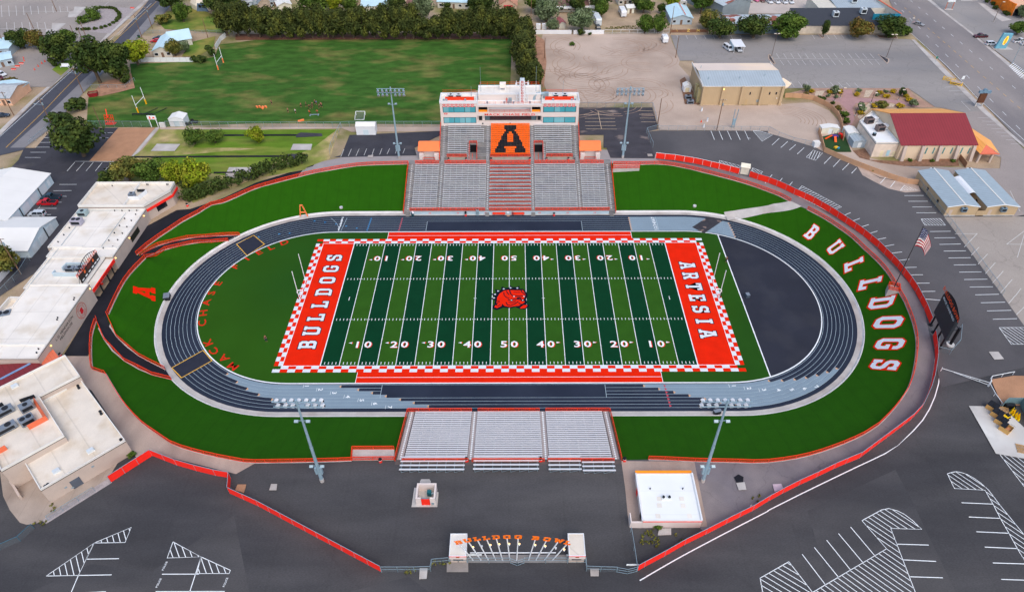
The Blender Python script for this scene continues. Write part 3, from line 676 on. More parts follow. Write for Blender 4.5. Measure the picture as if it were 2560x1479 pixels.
RED_E = [(47.7,60.8),(50.6,60.1),(53.8,59.5),(56.6,58.5),(59.4,57.6),(62.1,56.4),(64.5,55.2),(66.9,54.1),(70,52.4),(72.6,51),(75.4,49.5),(77.5,47.7),(80.4,45.8),(82.4,44),(84.6,41.7),(86.4,39.4),(88.8,36.9),(90.7,34.7),(92.2,32.3),(93.9,29.7),(95.3,27.1),(96.7,24.3),(98.2,21.4),(99.5,18.4),(100.4,15.8),(101.4,12.8),(102,9.9),(102.7,6.8),(103.2,4),(103.5,1),(103.7,-2.3),(103.7,-5.8),(103.1,-12.2),(102.2,-17.3),(101,-21.5),(99.5,-25.8),(98.1,-29.1),(96.2,-32.5),(94.2,-35.9),(92,-39.1),(88.4,-43.6),(85,-46.5),(80.4,-49.6),(75.7,-52.7),(70.6,-56.1),(67.2,-57.5),(64.4,-58.7),(60.4,-60.6),(56.4,-62.4),(52.7,-64.2),(49.5,-65.9),(46,-67.9),(40.4,-70.6),(36.2,-72.7),(32,-74.7),(28,-76.9),(24.1,-78.9),(22.8,-79.6)]
walk = cover('ring_walk',[RIM_E[2:-1]+[p for p in RED_E[::-1] if p[0] > 34 or p[1] > 30]],M_ringwalk)
cover('concession_slab',[[(22.7,-56.6),(37.3,-56.9),(36.9,-71.1),(22.4,-71.1),(22.7,-62.9)]],M_tanconc)
westpath = cover('black_path',[RIM_W[20:41]+[(-66,55.6),(-63.2,58.1),(-63.6,56.6),(-79.3,46.9),(-86.8,38.4),(-92,34.6),(-94.9,32.5),(-98.7,32),(-104.5,23.8),(-104.6,4.9),(-104.4,-6.4),(-109.7,-6.4),(-104.5,-8.9),(-103.7,-27.3),(-97.9,-27.4)]],M_asphalt_blk)
cover('tan_walk',[[(-50.6,-56.9),(-53,-56.8),(-55.9,-56.2),(-58.7,-55.5),(-61.6,-54.8),(-64.4,-54),(-66.7,-53.3),(-69.2,-52.2),(-73.3,-49.6),(-77.4,-47),(-82.4,-42.6),(-86.4,-38.5),(-89,-35.6),(-91.3,-33),(-92.1,-32.7),(-94.9,-31.6),(-97.1,-27.4),(-103.2,-27.4),(-104.9,-27.7),(-98.6,-34),(-92.2,-37.9),(-78.8,-51.7),(-78.3,-52.5),(-75.2,-55.5),(-72.3,-54.5),(-53.8,-59.5)]],M_tanconc)
swconc = cover('loading_apron',[[(-100.9,-58.9),(-97.3,-64.3),(-94.3,-67.4),(-91,-70),(-89.6,-70.4),(-88.2,-70.3),(-87,-69.8),(-78.7,-60.5),(-78,-53.4),(-81,-53.4),(-97.3,-55.8)]],mat('apron_concrete',(164,150,138),.9,var=.1,scale=.3,rgb2=(140,124,112),scale2=.12,thr=(.5,.65),fine=.08,seam=[('X',4,.85)]))
cover('gravel_strip',[[(-87.1,-69.5),(-78.7,-60.5),(-77.5,-61.4),(-86,-70.3)]],M_gravel)
# west side lots and yards
wl = cover('west_lot',[[(-163.5,68.9),(-159.7,68.9),(-160.9,83),(-137.7,82.8),(-137.6,60.2),(-125.1,59.6),(-126.2,46.9),(-129.1,46.6),(-128.5,33.8),(-125,13),(-126,2.4),(-130,-6.3),(-137.9,-6.3),(-169.7,53.5),(-161.2,53.4),(-161.3,61)]],M_asphalt_lot)
cover('brown_yard',[[(-137.7,82.8),(-124.8,82.7),(-125.3,62.4),(-125.5,60),(-137.6,60.3)]],M_dirt_brown)
cover('strip_walk',[[(-124.6,82.9),(-123.2,82.8),(-123.6,68.7),(-123.6,63.7),(-124.3,59.5),(-125,60.1)]],M_conc)
cover('dry_lawn',[[(-122.9,82.5),(-88.8,81.2),(-60.4,81.4),(-59.5,84.4),(-59.3,68.3),(-59,63.6),(-59.2,61),(-65.4,55.9),(-65.7,54.4),(-80,49.3),(-95.1,35.7),(-104.3,46.5),(-118.5,47.8),(-125.6,59.5),(-123.1,67.3)]],M_drylawn)
cover('throwing_lawn',[[(-88.7,80.8),(-60.3,81),(-66.1,68.3),(-72.4,61.7),(-73.5,62.1),(-81.2,53.6),(-87.2,50),(-105.3,55.6),(-117.1,60.7),(-116.2,62.6),(-85.1,67.8),(-92.7,68.5),(-106.5,68.6),(-107.4,81.7)]],M_lawn)
prac = cover('practice_field',[[(-124.8,83.2),(-149.2,83.3),(-159.2,106.7),(-145.9,114.4),(-156.1,137.3),(-130.8,139.1),(-123.6,144.2),(-125.6,157.2),(-111.2,162.2),(0.8,162.3),(0.1,114.2),(-25.8,108.7),(-24.5,84.5),(-90.1,85.7)]],M_practice)
cover('fence_strip',[[(-123.2,82.8),(-89.2,82.5),(-89.3,83.1),(-24.2,82.6),(-24.1,79.7),(-55,79.2),(-58.7,81.8),(-88.8,81.2),(-122.3,81.4)]],M_dirt)
cover('dark_lot',[[(-23.6,79.7),(-55.3,77),(-55.5,68.2),(-55.9,63.3),(-58,62),(-30.7,63.1),(-31.9,68.1),(-23.7,76.8)]],M_asphalt_lot)
# north-east ground
cover('dirt_lot',[[(14.3,166.9),(70.2,168.1),(69.8,138.4),(68.6,134.4),(70.7,123.7),(68.9,98.3),(94.9,98.1),(94.9,98.1),(104.3,99.7),(111.3,100.5),(115.9,93.9),(116.5,85.4),(115.6,78.8),(102.6,67.2),(88.6,75.3),(89.6,78.9),(52.1,79.9),(52.7,100.5),(25.6,100.7),(14,110.6),(10.4,138.9)]],M_dirt)
cover('patched_lot',[[(25.4,97),(52.2,96.8),(51.9,80.6),(47.3,78.5),(48.1,67.6),(47.4,60.7),(33.1,61.1),(32.4,67.7),(31.4,67.7),(32.3,76.4),(23.7,76.5)]],M_patchlot)
cover('east_lane',[[(47.3,78.5),(51.7,79.5),(89.6,78.9),(89.2,77.5),(102.6,67.2),(104.2,65.9),(110.8,56.2),(116.4,48.8),(126.3,44.6),(127.5,25.2),(128,-12.1),(121.7,-23.4),(117.1,-31.7),(95.5,-37.6),(98.1,-29.1),(103.1,-12.2),(103.7,-2.3),(99.5,18.4),(88.8,36.9),(80.5,46),(66.9,54.1),(47.7,60.8)]],mat('lane_asphalt',(90,88,90),.9,var=.08,scale=.1,rgb2=(76,75,78),scale2=.04,fine=.12,stretch=(1,1,1)))
cover('hall_yard',[[(104,64.6),(110.8,56.2),(116.4,48.8),(126.3,44.6),(131.2,53.6),(126.8,55.4),(117.7,60.6),(113.8,65.2),(115.6,78.8),(102.6,67.2)]],M_dirt)
cover('dirt_spill',[[(111.8,56.2),(116.1,48.2),(121.7,46.4),(126.4,44),(125.5,40.6),(120.6,40.1),(116.3,42.4),(113.5,46.4),(111.4,50)]],mat('sandy_drift',(176,158,146),.95,var=.15,scale=.3,fine=.15))
npark = cover('pale_lot',[[(70.7,165.8),(113.6,165.9),(113.6,165.9),(160,165.5),(161.1,161.4),(173.8,160.2),(172.1,111.1),(171.9,93.9),(163.9,92),(157,96.1),(155.4,96.5),(152.4,112.1),(98.9,112.5),(98.2,109.9),(74.3,110.1),(75.2,138.4),(69.8,138.4)]],M_asphalt_pale)
cover('pale_lot_east',[[(126.4,27.2),(126.3,22.7),(125.9,9.8),(125.2,-7.3),(124.6,-18.1),(124.1,-34.7),(160.1,16.3),(155.1,27.3),(149.7,27.3)]],mat('old_pale_paving',(158,150,142),.92,var=.07,scale=.1,fine=.12,crack=.1))
cover('church_lot',[[(163.9,92),(171.9,93.9),(171,65.9),(150.2,28.1),(146.1,27.1),(151.3,33.4),(130.6,53.6),(126.8,55.4),(156.6,53.7),(160.6,60.6),(154.1,66.9)]],mat('tan_grey_paving',(150,142,138),.92,var=.07,scale=.12,fine=.12))
cover('shrub_bed',[[(115.2,112.4),(152.4,112.1),(152.1,106.1),(155.3,96.4),(150,96.1),(132,96.6),(120.5,81.7),(116.3,78.8),(119,89.2),(118.1,100.4),(115,104.6),(103.6,107.3),(111.1,110.7)]],mat('bed_soil',(166,134,116),.95,var=.15,scale=.4,fine=.2))
cover('rose_path',[[(127.1,111),(130.2,111),(128.6,104.5),(132.8,103.7),(145,101.9),(150.2,96.5),(147.2,96.5),(140.6,100.3),(133.2,100.7),(127.5,99.5),(124.9,95.5),(122.5,86.9),(118.5,80.9),(118.1,81.7),(122.6,93.1),(121.8,100.4),(117.6,103.3),(121,104.6),(124.8,104.6)],[(112.6,106.8),(117.6,103.3),(116.4,102.1),(111.3,105.1)]],M_rose)
cover('river_rock',[[(116.3,109.8),(119.9,110.2),(117.3,105.9),(114.6,105.9)],[(135.5,110.5),(138.5,110.5),(134.3,104.5),(132.4,104.5)],[(129.3,96.3),(133.1,100.3),(131.9,96.2),(124.3,86.9),(124.4,89.2)],[(138.1,97),(140.2,99.4),(141.8,98.6),(140.1,96.3)],[(95.6,100.6),(100.5,100.6),(100.1,98.1),(94.9,98.1)],[(70.1,100.8),(84.9,99.8),(85.3,98.2),(69.6,98.3)]],M_rock)
cover('church_bed',[[(113.8,65.2),(120.3,67.1),(117.2,59.3),(126.2,58.6),(146.2,60.4),(144.4,55.3),(126.8,55.4),(119.8,57.4),(114.4,60.6)]],M_mulch)
cover('hvac_bed',[[(66.4,120),(68.9,122.8),(70.1,99.1),(64.5,99.2)]],M_mulch)
# streets
lst = cover('west_street',[[(-174.2,213.9),(-178.2,214),(-172.6,162.2),(-177.1,130.5),(-177.5,103.4),(-175.9,69),(-171.4,62.3),(-162.8,67.6),(-163.3,68.9),(-161.5,84.3),(-163.6,111.9),(-164.6,144.6),(-163.8,198.3),(-165.6,213.9)]],M_street)
cover('street_shoulder',[[(-172.2,213.9),(-170.4,205.3),(-166.7,157.6),(-168.2,122.8),(-167.7,96.8),(-168.3,68.9),(-163.3,68.9),(-161.2,83.5),(-162.9,110.6),(-163.6,156.5),(-163.8,198.3),(-165.6,213.9)]],M_street_old)
cover('west_sidewalk',[[(-180.3,214),(-178.2,214),(-177.7,168.7),(-177.4,142.6),(-177.6,124.8),(-178,105.1),(-176.3,77.1),(-178.5,78.5),(-179.6,106),(-179.1,126.2),(-178.2,141.6),(-179.8,170.5)]],M_conc)
cover('school_lot',[[(-267.8,214.9),(-180.3,214),(-179.8,170.5),(-177.1,144.7),(-178,123.8),(-177.9,115.6),(-185.8,115.6),(-209.6,115.8)]],mat('school_lot_paving',(156,148,142),.92,var=.08,scale=.1,rgb2=(140,134,130),scale2=.05,fine=.12,crack=.07))
cover('gravel_oval',[[(-195.5,174.8),(-197.9,202.8),(-192.1,204.1),(-180.6,201.3),(-178.9,170.4),(-182.5,170.5)]],M_gravel)
cover('lawn_triangle',[[(-185.4,131.6),(-178.9,125.7),(-179,141.6),(-185.3,140.6)]],M_lawn)
cover('school_islands',[[(-207,190.1),(-203.4,190.1),(-204.1,203.6),(-210.6,204.3),(-208.2,198.1),(-210,197.5)],[(-206.8,168.9),(-203.6,168.9),(-204.2,182.4),(-210.9,183),(-207.4,175.5),(-209.9,175.6)]],M_conc)
hw = cover('highway',[[(184.9,210.1),(203.2,209.9),(203.6,196),(203.6,166.9),(201.4,120.8),(200.9,107.4),(172.3,57.4),(172.1,67.9),(174.5,99.2),(176.4,141.7),(178,181.8)]],M_highway)
cover('highway_sidewalk',[[(203.2,209.9),(205.1,209.9),(204.2,168.1),(202.9,123.6),(200.4,119),(203,165.7),(203,194.6)],[(174,159.6),(175.4,159.6),(174.8,135.5),(172.8,94.3),(172.5,68.6),(171.5,66.8),(170.6,93.6),(172.3,133.6)]],M_conc)
cover('east_pale_lot',[[(205.4,209.9),(269.1,209.2),(209.6,109.1),(204,125.5),(204.2,168.1),(204.3,197.3)]],mat('shop_lot_paving',(150,146,143),.92,var=.07,scale=.1,rgb2=(134,132,132),scale2=.05,fine=.12,crack=.07))
cover('shop_walk',[[(222.2,208.3),(227.9,204),(228.1,187.7),(230,182.6),(224.4,180.7),(224.1,189.1),(225.7,205.4)],[(219.7,209.8),(227.8,209.7),(227,208),(219,207.8)]],M_conc)
cover('depot_yard',[[(109.3,210.9),(136.8,216.5),(155.7,216.3),(151.6,204.1),(151,191.1),(120.7,191.4),(111.3,191.5)]],mat('depot_gravel',(186,176,168),.95,var=.08,scale=.15,fine=.15))
cover('green_yard',[[(-161.7,182.6),(-163.3,197),(-154.6,205.2),(-133.3,187.4),(-127.8,170),(-156.1,175.1)],[(-138.8,159.6),(-130.3,166.4),(-127.2,153.9),(-130.5,144.3),(-137.3,144.3)]],mat('watered_lawn',(92,124,40),.95,var=.2,scale=.2,fine=.15,rgb2=(130,126,60),scale2=.1))
cover('tree_litter',[[(11.1,166.9),(14.9,160.5),(14.9,136.9),(12.9,112.3),(10.3,134.9)],[(-159.2,107.5),(-159.7,119),(-152,128.4),(-144.7,114.4),(-149.1,110.9),(-154.6,107.5)]],mat('leaf_litter',(160,122,98),.95,var=.25,scale=.5,fine=.2))
cover('pine_litter',[[(-122.1,168.7),(0.8,168.8),(0.8,162),(-120.1,161.9)]],mat('red_brown_litter',(112,76,58),.95,var=.25,scale=.5,fine=.2))
cover('east_gravel_island',[[(107.6,-35.4),(113.2,-34.3),(119.7,-34.4),(114.4,-43.7),(111,-42.9),(106.2,-42.8)]],M_dirt_brown)
cover('dumpster_slab',[[(99,-42.9),(106,-43.1),(107.7,-48.8),(108.5,-57.6),(98.4,-55.2)]],mat('white_slab',(206,206,202),.85,var=.12,scale=.3,rgb2=(182,180,176),scale2=.15))
cover('playground_turf',[[(106.6,74.5),(115.3,78),(113.1,64.2),(104.4,64.3),(104.8,67.2)]],mat('playground_turf',(38,68,32),.95,var=.15,scale=.5))

# --- painted lines on the pavements
def paint(name,parent,lines,w,m=M_paint,dz=.03):
    z = parent['z']+dz;mb = MB()
    for l in lines: mb.line(l,w,z)
    return mb.build(name,m,parent)
def pairs(l): return [l[i:i+2] for i in range(0,len(l),2)]
def hatch(poly,a,b,pitch):
    """stripes parallel to a->b clipped to the polygon"""
    d = (Vector(b)-Vector(a)).normalized();n = Vector((-d.y,d.x));out = []
    ds = [Vector(p).dot(n) for p in poly];s = math.ceil(min(ds)/pitch)*pitch
    while s < max(ds):
        hits = []
        for i in range(len(poly)):
            p,q = Vector(poly[i]),Vector(poly[(i+1) % len(poly)]);dp,dq = p.dot(n)-s,q.dot(n)-s
            if dp*dq < 0: hits.append(tuple(p+(q-p)*(dp/(dp-dq))))
        hits.sort(key=lambda h: Vector(h).dot(d));out += [hits[i:i+2] for i in range(0,len(hits)-1,2)]
        s += pitch
    return out
def hatched(poly,a,b,pitch=.75,w=.13,parent=None,m=None,edge=.13):
    parent = parent or lot;paint('hatched_marking',parent,hatch(poly,a,b,pitch)+[list(poly)+[poly[0]]],w,m or M_paint)
hatched([(-80.9,-80.3),(-75.3,-74.1),(-75.3,-80.2)],*[(-79.1,-78.3),(-77.7,-80.3)],pitch=.95)
hatched([(-75.3,-74.1),(-69.8,-71),(-69.7,-74)],*[(-72.5,-72.5),(-71.5,-74)],pitch=.95)
hatched([(-61,-73.9),(-54.9,-76.8),(-60.9,-77)],*[(-59.7,-74.6),(-58.1,-76.9)],pitch=.95)
hatched([(-54.9,-76.8),(-48.9,-79.3),(-48.9,-79.9),(-54.6,-79.9)],*[(-53.8,-77.2),(-52,-79.9)],pitch=.95)
paint('stall_lines',lot,pairs([(-75.3,-77.2),(-69.5,-77.1),(-75.3,-80.2),(-69.5,-80.1),(-77.4,-83.6),(-69.2,-83.1),(-75.3,-80.2),(-75.1,-83.6),(-60.7,-80),(-54.2,-80),(-54.9,-76.8),(-54.7,-83.6),(-60.6,-83.1),(-48.7,-83.1),(-75.3,-74.1),(-75.3,-77.2)]),.15)
curveA = [(86.5,-59.8),(87.4,-59.5),(88.5,-59.3),(89.4,-59.5),(90.4,-60),(91.3,-60.9),(92,-61.9),(92.7,-63.4),(93.3,-67.3),(93.8,-69.8),(94.6,-73.8),(91.8,-78.8),(91.7,-75.7),(91.8,-72.4),(91.8,-69.5),(92,-66.4),(92,-63.5),(86.3,-63.1)]
hatched(curveA,*[(91,-60.2),(92.7,-62.3)],pitch=.95)
hatched([(65.9,-69.9),(70.4,-67.7),(71.9,-67.4),(73.3,-67.9),(74.3,-68.6),(75.3,-69.9),(75.9,-71.1),(76.2,-71.7),(70.6,-71.5),(69.9,-83.4),(69.8,-84.9),(49.5,-84.9),(52.4,-83.4),(68.2,-75.5)],*[(67.6,-69.2),(71.2,-72.9)],pitch=.95)
hatched([(49.9,-77.9),(52.3,-83.4),(52.6,-84.9),(43.3,-84.9),(43.8,-83.1),(44,-80.9)],*[(47.7,-78.9),(50.6,-81.1)],pitch=.95)
paint('stall_lines',lot,pairs([(52.7,-76.5),(55,-82.2),(55.3,-75.2),(57.7,-80.8),(58,-73.8),(60.3,-79.5),(60.6,-72.5),(63,-78.2),(63.3,-71.2),(65.6,-76.9),(70.4,-74.6),(76.1,-74.8),(70.3,-77.6),(76,-77.9),(70.2,-80.7),(75.8,-80.9),(86.2,-66.2),(91.9,-66.5),(86.1,-69.2),(91.8,-69.5),(86,-72.2),(91.7,-72.5),(86,-75.2),(91.6,-75.5),(85.9,-78.2),(91.5,-78.4),(85.8,-81.2),(91.1,-81.4)]),.15)
hatched([(99.2,-55.1),(107.9,-55.1),(104.5,-64.5),(100,-62.7)],*[(100.3,-55.2),(102.1,-58.8)],pitch=.95)
paint('edge_line',lot,[smooth([(97.5,-33),(95.5,-36.5),(93,-40.2),(90.3,-43.6),(87.5,-46.6),(84.4,-49.3),(79.9,-52.8),(80,-52.8),(76.2,-55),(69.9,-57.9),(62.8,-61.2),(55.8,-64.5),(49,-67.8),(49,-67.9),(37.9,-73.4),(29.7,-77.6),(23,-81.3)],3)],.2)
EL = pairs([(81.1,74.3),(82.1,73.6),(69.8,79.1),(69.7,72.8),(72.6,79),(72.5,72.8),(75.5,79),(75.4,72.8),(78.5,79),(78.4,72.7),(81.5,79),(81.3,72.7),(91.9,73.6),(88.2,69.1),(94.2,71.5),(90.6,67.3),(96.3,69.4),(93,65.7),(98.4,67.3),(94.9,63.2),(105.5,61.6),(101.6,57),(107.8,59.7),(103.9,55.1),(110,57.5),(106.1,53.1),(111.1,54.3),(108.3,51.1),(118.1,48.7),(115.1,45.3),(120.1,46.4),(117.4,43.2),(119.6,38.4),(125.5,38.4),(119.5,35.3),(125.3,35.3),(119.4,32.3),(125.2,32.3),(119.3,29.3),(125.1,29.3),(119.1,20.1),(125,20.2),(119,17.1),(124.9,17.2),(119,14.1),(125,14.3),(118.8,11.1),(124.9,11.2),(118.7,8.1),(124.7,8.2),(118.7,5.1),(124.7,5.2),(118.7,2.1),(124.6,2.2),(118.5,-0.9),(124.6,-0.8),(118.5,-3.9),(124.5,-3.8),(118.4,-6.9),(124.5,-6.7),(118.3,-9.9),(124.5,-9.7),(118.3,-12.9),(124.4,-12.7),(118.2,-15.9),(124.2,-15.7),(83,50.5),(79.4,45.5),(85.6,48.4),(82.4,44),(88.1,46.2),(84.6,41.7),(100.1,29.5),(95.6,26.9),(101.7,26.6),(96.9,24.1),(103.1,23.5),(98.2,21.4),(104.4,20.4),(99.5,18.4),(105.5,17.2),(100.4,15.8),(106.5,14.1),(101.4,12.8),(107.3,10.8),(102,9.9),(107.9,7.6),(102.7,6.8),(108.4,4.2),(103.2,4),(108.7,1.1),(103.5,1),(108.9,-2.3),(103.7,-2.3),(108.9,-5.5),(103.8,-5.6),(104.7,-8.4),(108.7,-8.9)])
east_lane = bpy.data.objects['east_lane'];paint('stall_lines',east_lane,EL,.15)
hatched([(97.1,61),(100.9,65.6),(103.4,63.8),(99.5,59.1)],*[(100.5,64.9),(97.9,60.4)],parent=east_lane,pitch=.8)
hatched([(90.4,44),(98.5,32.5),(94,29.7),(86.6,39.4)],*[(91.6,41.4),(87.8,39.2)],parent=east_lane,pitch=.9)
hatched([(119.3,26.2),(125,26.4),(124.9,23.1),(119,23.1)],*[(120.9,26.2),(121.9,23.2)],parent=east_lane,pitch=.8)
hatched([(118.2,-18.8),(126.3,-18.8),(125.5,-24.4),(118.1,-24.4)],*[(119.6,-18.8),(121.8,-23.2)],parent=east_lane,pitch=.9)
hatched([(119.6,41.3),(122,44.1),(125.2,41.3)],*[(121.7,43.2),(122.4,41.3)],parent=east_lane,pitch=.8)
hatched([(84.4,79),(86.5,79),(90.3,76),(85.5,71.5)],*[(85.1,77.5),(90.7,77.5)],parent=east_lane,pitch=.75)
hatched([(68.3,59.3),(74.4,55.9),(72.6,51),(66.9,54.1)],*[(70.1,58.3),(71.6,55.1)],parent=east_lane,pitch=.8)
hatched([(77.9,54.6),(80.5,52.3),(77.5,47.7),(75.8,49.6)],*[(78.2,53.9),(79.4,51.1)],parent=east_lane,pitch=.8)
paint('stall_lines',wl,pairs([(-160.1,79.2),(-156.9,79.2),(-160.3,75.8),(-155.9,75.7),(-160,72.5),(-154.7,72.5),(-160.1,69.3),(-154.8,69.3),(-141.6,79.1),(-138,79.1),(-141.1,75.6),(-138,75.6),(-159.9,65.9),(-154.7,65.9),(-160,62.6),(-154.8,62.5),(-142.1,60),(-125.3,59.7),(-142,59.6),(-141.9,54),(-138.9,59.4),(-138.9,54),(-135.9,59.3),(-135.8,54),(-132.9,59.1),(-132.8,54),(-129.8,59.1),(-129.8,54),(-126.8,59.2),(-126.7,54),(-140.5,46.1),(-135.1,46.1),(-140.6,42.5),(-135,42.6),(-136.8,39.5),(-135,39.4),(-136.1,36.2),(-135,36.2),(-140.2,33),(-134.9,33),(-140.3,33.8),(-140.5,31.3),(-136.9,29.8),(-135,29.8)]),.13)
paint('stall_lines',bpy.data.objects['dark_lot'],pairs([(-55.5,67.2),(-55.6,62.3),(-53,67.4),(-53.2,62.8),(-50.4,67.5),(-50.7,62.9),(-47.9,67.5),(-48.1,63.2),(-45.4,67.5),(-45.5,63.4),(-42.8,67.6),(-43,63.6),(-40.2,67.6),(-40.6,64),(-37.7,67.6),(-37.9,64.3),(-35.1,67.6),(-35.4,64.4)]),.14,M_paint_worn)
paint('stall_lines',bpy.data.objects['patched_lot'],pairs([(32,94),(37.3,93.9),(26.6,91.2),(37.4,91.3),(26.8,88.5),(37.6,88.4),(26.7,85.8),(37.4,85.7),(26.5,83),(37.3,83.1),(26.6,80.7),(37.3,80.5),(32,94),(32,80.8),(46.6,94.2),(51.9,94),(46.6,91.4),(51.8,91.2),(46.5,88.6),(51.6,88.5),(46.5,85.7),(51.6,85.6)]),.16,mat('worn_yellow_white_paint',(214,190,160),.8,var=.2,scale=2))
def row(a0, a1, b0, b1, n):           # n parallel stall lines between a first and a last one
    return [[(a0[0]+(b0[0]-a0[0])*k/(n-1),a0[1]+(b0[1]-a0[1])*k/(n-1)),(a1[0]+(b1[0]-a1[0])*k/(n-1),a1[1]+(b1[1]-a1[1])*k/(n-1))] for k in range(n)]
paint('stall_lines',npark,row((111.4,145.4),(111.2,140.3),(150.3,145),(150.2,140),14)+row((111,138.4),(111.1,133.6),(150.1,138.6),(150,133.5),14)+[[(109,140.2),(151.7,138.8)]]+row((109.2,118.3),(109.2,113.4),(133.5,116.8),(133.7,113.2),9)
      +row((132.8,165.8),(132.6,160.8),(148.9,165.6),(148.5,161),6)+row((73.4,165.7),(73.5,161.7),(101.1,165.5),(100.8,160.9),8)+pairs([(166.7,112.7),(173.4,113.8),(167.3,106.8),(173.4,106.8),(167.1,100.9),(171.3,100.9),(167.1,100.9),(166.9,93.6),(166.6,109.4),(172.3,110)]),.12,M_paint_worn)
paint('stall_lines',bpy.data.objects['church_lot'],row((166.7,88.1),(170.5,87.7),(168.5,69.3),(172.9,69.2),8),.12,M_paint_worn)
paint('stall_lines',bpy.data.objects['pale_lot_east'],pairs([(125.6,19),(131.9,19),(131.9,19),(125.3,12.9),(129.3,12.8),(125.4,9.2),(130.1,9.8),(125.3,5.4),(130.3,6.1),(125.2,1.4),(130.5,2.5),(125.2,-2.3),(130.9,-1),(125.1,-6.3),(131.3,-4.5),(128.3,-7.4),(137.6,14.1),(145.8,20.2),(137.6,14.1),(142.4,14),(152.9,40.8),(149.9,29.9),(145,18.7),(137.3,8.2),(128.3,-7.3),(125.1,-10.2),(128.3,-11.5),(124.8,-14.3)]),.13,M_paint_worn)
paint('stall_lines',bpy.data.objects['school_lot'],row((-247.1,206.1),(-238.3,190.8),(-214.3,204.4),(-210.6,197.5),10)+row((-232.4,183.9),(-223.9,169.1),(-214.7,183.7),(-209.9,175.6),6)+[[(-243.6,198.5),(-210,197.5)],[(-231.2,176.1),(-210.1,175.6)],[(-196.9,211.3),(-196.5,173)]]+row((-220.9,160.4),(-217.6,154.7),(-206.4,160.2),(-203.5,154.6),4),.16,M_paint_worn)
cl = paint('centre_lines',lst,[smooth([(-173.6,211),(-172.6,162.2),(-171.8,121),(-170.2,92.8),(-169.7,68.9)],6)],.16,M_yellowpaint)
paint('edge_lines',lst,[smooth([(-175,208.2),(-175.1,166.9),(-176.6,128.6),(-176.1,99.3),(-175.9,76.4)],6)],.14)
def dashes(a,b,n,duty=.3): return [[(a[0]+(b[0]-a[0])*(k)/n,a[1]+(b[1]-a[1])*k/n),(a[0]+(b[0]-a[0])*(k+duty)/n,a[1]+(b[1]-a[1])*(k+duty)/n)] for k in range(n)]
paint('lane_dashes',hw,dashes((185.6,205.8),(176.5,72),13)+dashes((194.7,208.6),(192.5,96.6),13),.15)
paint('edge_lines',hw,[[(177.2,179.9),(176.5,132),(174.4,104.2),(174.2,71.6),(173.8,59.9)]],.15)
paint('centre_lines',hw,dashes((187.6,198.8),(185.4,86.5),22,.45),.14,M_yellowpaint)
paint('curb_hatching',bpy.data.objects['east_pale_lot'],row((201.1,131.3),(205.1,134.8),(199.9,120.8),(204.9,125.5),9),.3)
pol = MB()
for q_ in ((-60.6,-78.5),(-60.5,-81.6),(-48.9,-81.5)): put_text(pol,'POLICE',(*q_,lot['z']+.035),(.1,1,0),(-1,.1,0),.34)
pol.build('stall_lettering',M_paint,lot)
# tyre tracks worn into the dirt lot
tk = MB();dl = bpy.data.objects['dirt_lot'];zt = dl['z']+.02;rng = random.Random(3)
def worn(pts,w): tk.line(smooth(pts,1.2),w,zt)
for k in range(46):
    c = (rng.uniform(15,58),rng.uniform(98,160));r = rng.uniform(4,11);a0 = rng.uniform(0,6.3);da = rng.uniform(1.2,3.6)
    for dr in (0,1.6):
        worn([(c[0]+(r+dr)*math.cos(a0+da*i/7)*1.25,c[1]+(r+dr)*math.sin(a0+da*i/7)) for i in range(8)],rng.uniform(.18,.32))
for k in range(7):
    c = (98.3,87.1);r = 4+k*1.1
    worn([(c[0]+r*math.cos(-.6+2.2*i/6)*1.3,c[1]+r*math.sin(-.6+2.2*i/6)) for i in range(7)],.25)
tk.build('tyre_tracks',mat('worn_dirt_track',(166,140,122),.95,var=.15,scale=.5),dl)

# ---------------------------------------------------------------- seating stands
def stepped(mb,x0,x1,y0,dy,z0,dz,n,zb,m=0):
    """concrete steps rising away from the field: n treads from y0, depth dy (signed), rise dz"""
    for k in range(n):
        a,b = y0+dy*k,y0+dy*(k+1);mb.box(x0,min(a,b),zb,x1,max(a,b),z0+dz*k,m)
def rails(t,pts,zf,h=1.1,step=2.4,mesh=True,post_m=None,panel_m=None,closed=False,r=.055,panels=True):
    """posts, top rail and mesh infill panels along a polyline, all children of t"""
    post_m = post_m or M_orange;panel_m = panel_m or M_mesh
    P = densify(pts,step);zf = zf if callable(zf) else (lambda x,y,z=zf: z)
    pm,rm = MB(),MB()
    for x,y in P: pm.tube((x,y,zf(x,y)-.1),(x,y,zf(x,y)+h),r,5)
    for a,b in zip(P,P[1:]):
        za,zb = zf(*a),zf(*b)
        rm.beam((*a,za+h),(*b,zb+h),r*2.2,r*2.2);rm.beam((*a,za+.12),(*b,zb+.12),r*1.6,r*1.6)
        if mesh and panels:
            p = MB();n = Vector((b[1]-a[1],a[0]-b[0])).normalized()*.012 if math.dist(a,b) else Vector((0,0))
            q = [(*a,za+.15),(*b,zb+.15),(*b,zb+h-.04),(*a,za+h-.04)]
            p.raw([(x+n.x,y+n.y,z) for x,y,z in q]+[(x-n.x,y-n.y,z) for x,y,z in q],[(0,1,2,3),(7,6,5,4),(0,4,5,1),(2,6,7,3),(1,5,6,2),(3,7,4,0)])
            p.build('mesh_panel',panel_m,t)
    pm.build('posts',post_m,t);rm.build('top_rail',post_m,t)
def bench_row(t,x0,x1,y,z,m,w=.27):
    mb = MB();mb.box(x0,y-w/2,z+.40,x1,y+w/2,z+.45)
    n = max(2,int((x1-x0)/1.9)+1)
    for i in range(n):
        x = x0+.2+(x1-x0-.4)*i/(n-1);mb.box(x-.03,y-.1,z,x+.03,y+.1,z+.40)
    return mb.build('bench',m,t)

